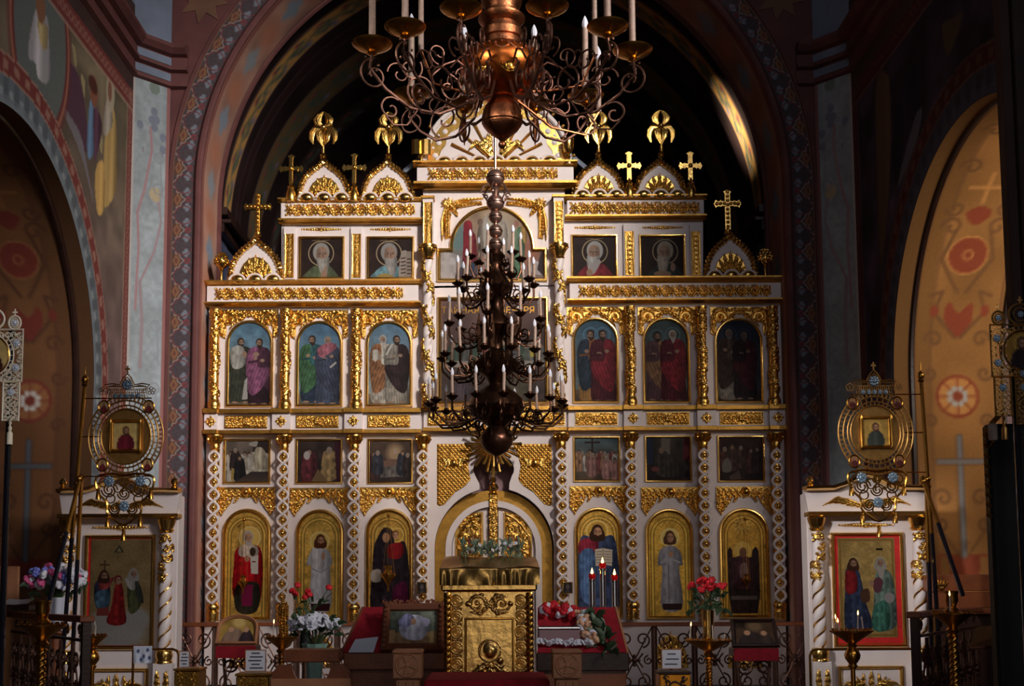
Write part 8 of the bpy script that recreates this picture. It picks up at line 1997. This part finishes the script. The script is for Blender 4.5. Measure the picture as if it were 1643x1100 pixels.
# ---- bent brass rails before the icon cases
for lab, px0, px1, q in (('bent brass guard rail before the crowning-scene icon case', 215, 288, -1), ('bent brass guard rail before the seated-figures icon case', 1298, 1472, 1)):
    g = G((px0 + px1) / 2, -4.0); t = thing('guard_rail', lab, 'rail', g.loc); zt = g.z(1041)
    e = px1 if q < 0 else px0; f = px0 if q < 0 else px1; pts = [(g.x(e), 0, 0), (g.x(e), 0, zt - .06), (g.x(e) + q * .018, 0, zt - .018), (g.x(e) + q * .06, 0, zt), (g.x(f), 0, zt)]
    obj('pipe', M().tube(pts, .013, 8), 'brass', t); obj('far_post', M().tube([(g.x(f), 0, zt), (g.x(f), .0, 0)], .013, 8), 'brass', t)
    if q < 0:
        k = thing('hanging_cloth', 'small blue and white cloth hung over the brass guard rail', 'cloth', g.loc + Vector((g.x(231), 0, g.z(1063))))
        U, Vv = np.meshgrid(np.linspace(-1, 1, 24), np.linspace(0, 1, 14)); c = Cv(-1, 0, 1, 1, 30, (200, 206, 222)); [c.ell(a, b, .16, .12, (70, 84, 120)) for a, b in ((-.5, .3), (.1, .6), (.5, .25), (-.2, .8), (.7, .7))]
        V = np.stack([U * 15 * g.s, -.016 - .008 * np.sin(U * 7) * (1 - Vv), Vv * .17], -1); obj('cloth', grid_mesh('cloth', V, c.sample(U, 1 - Vv), 'fresco'), parent=k)
# ---- reading desk with papers behind the left choir rail
g = G(20, -3.3); t = thing('reading_desk', 'pale wooden reading desk behind the choir rail by the bouquet', 'desk', g.loc)
obj('panel', M().box(g.x(-60), g.x(27), .0, .04, g.z(985), g.z(908), .008), 'wood_light', t, smooth=False); obj('shelf', M().box(g.x(-60), g.x(66), -.35, .02, g.z(978), g.z(970), .006), 'wood_dark', t, smooth=False); obj('post', M().box(g.x(-10), g.x(4), -.1, .0, 0, g.z(978), .006), 'wood_dark', t, smooth=False)
t = thing('open_booklet', 'open white booklet lying on the reading desk shelf', 'booklet', g.loc + Vector((g.x(38), -.2, g.z(969))))
slab4([(-.13, -.06, .012), (.0, -.06, .002), (.015, .08, .05), (-.115, .08, .06)], .004, 'paper', 'page', t); slab4([(.0, -.06, .002), (.13, -.06, .012), (.145, .08, .06), (.015, .08, .05)], .004, 'paper', 'page', t)
# ---- right-hand furniture in the shadow
g = G(1600, -6.6); t = thing('music_stand', 'dark slanted music stand beside the scalloped candle stand', 'music stand', g.loc)
slab4([(g.x(1552), -.02, g.z(1036)), (g.x(1640), -.2, g.z(1030)), (g.x(1668), .12, g.z(995)), (g.x(1590), .3, g.z(1008))], .025, 'wood_dark', 'desk', t); obj('column', M().box(g.x(1600), g.x(1625), .0, .12, 0, g.z(1034), .006), 'wood_dark', t, smooth=False); obj('ledge', M().tube([(g.x(1552), -.03, g.z(1038)), (g.x(1640), -.21, g.z(1032))], .014, 6), 'wood', t)
g = G(1580, -3.25); t = thing('altar_table', 'carved table with brass corner ornaments behind the choir rail in shadow', 'table', g.loc)
obj('body', M().box(g.x(1526), g.x(1700), 0, .36, 0, g.z(985), .01), 'wood_dark', t, smooth=False); obj('top', M().box(g.x(1522), g.x(1704), -.03, .38, g.z(985), g.z(976), .008), 'wood', t, smooth=False)
t = thing('casket', 'wooden casket with brass corner mounts on the shadowed table', 'casket', g.loc + Vector((g.x(1560), .05, g.z(975)))); s = g.s
obj('lower_box', M().box(-52 * s, 52 * s, 0, .28, 0, 26 * s, .008), 'wood', t, smooth=False); obj('upper_box', M().box(-58 * s, 58 * s, -.02, .30, 27 * s, 54 * s, .008), 'wood', t, smooth=False)
for q in (-1, 1):
    r = Relief(22, 22, 1.8)
    for k in range(5): r.leaf([(11, 20), (11 + (k - 2) * 3, 12), (11 + (k - 2) * 4.6, 4 + abs(k - 2))], 2.4, 2.6, 2)
    obj('corner_mount', r.mesh('corner_mount', s * 1.2, 'brass'), parent=t, loc=(q * 46 * s, -.021, 52 * s))
t = thing('glass_lamp', 'small clear glass lamp on the shadowed table by the casket', 'lamp', g.loc + Vector((g.x(1634), .0, g.z(975)))); obj('glass', M().lathe([(.04, 0), (.06, .02), (.075, .12), (.05, .2), (.055, .24), (.05, .24), (.04, .2), (.06, .12), (0, .02)], 16), 'silver', t); obj('base', M().lathe([(.065, -.0), (.065, .012), (.04, .02)], 16), 'brass', t)
# dark carved icon case and foreground pillar at the right edge
g = G(1640, -7.1); t = thing('carved_case', 'tall black carved case with gilt leaf edge behind the round-icon banner', 'case', g.loc)
obj('body', M().box(g.x(1608), g.x(1720), .1, .2, 0, g.z(676), .02), 'black', t, smooth=False)
m = M()
for k in range(9): m.tube([(g.x(1607), .09, g.z(700 + 16 * k)), (g.x(1600), .08, g.z(694 + 16 * k)), (g.x(1602), .08, g.z(684 + 16 * k))], [.012, .018, .004], 6)
m.tube([(g.x(1606), .09, g.z(690)), (g.x(1614), .09, g.z(676)), (g.x(1626), .09, g.z(664)), (g.x(1632), .09, g.z(656))], [.016, .02, .02, .012], 6)
obj('leaf_edge', m, 'gold_dim', t); obj('lamp_glass', M().lathe([(.03, 0), (.034, .02), (.034, .12), (.02, .13)], 12), 'ivory', t, loc=(g.x(1607), .0, g.z(706))); obj('lamp_bracket', M().tube([(g.x(1607), .0, g.z(707)), (g.x(1612), .1, g.z(712))], .01, 5), 'gold_dim', t)
p0 = P(1614, 200, -6.0)
t = thing('tall_post', 'tall dark wooden post edge rising beside the round-icon banner', 'post', (p0.x, -6.0, .302))
obj('edge_strip', M().box(-.04, .05, -.06, .06, 0, 7.6, .01), 'plaster_dark', t, smooth=False); obj('post', M().box(.05, .26, -.10, .1, 0, 7.6, .01), 'wood_dark', t, smooth=False)
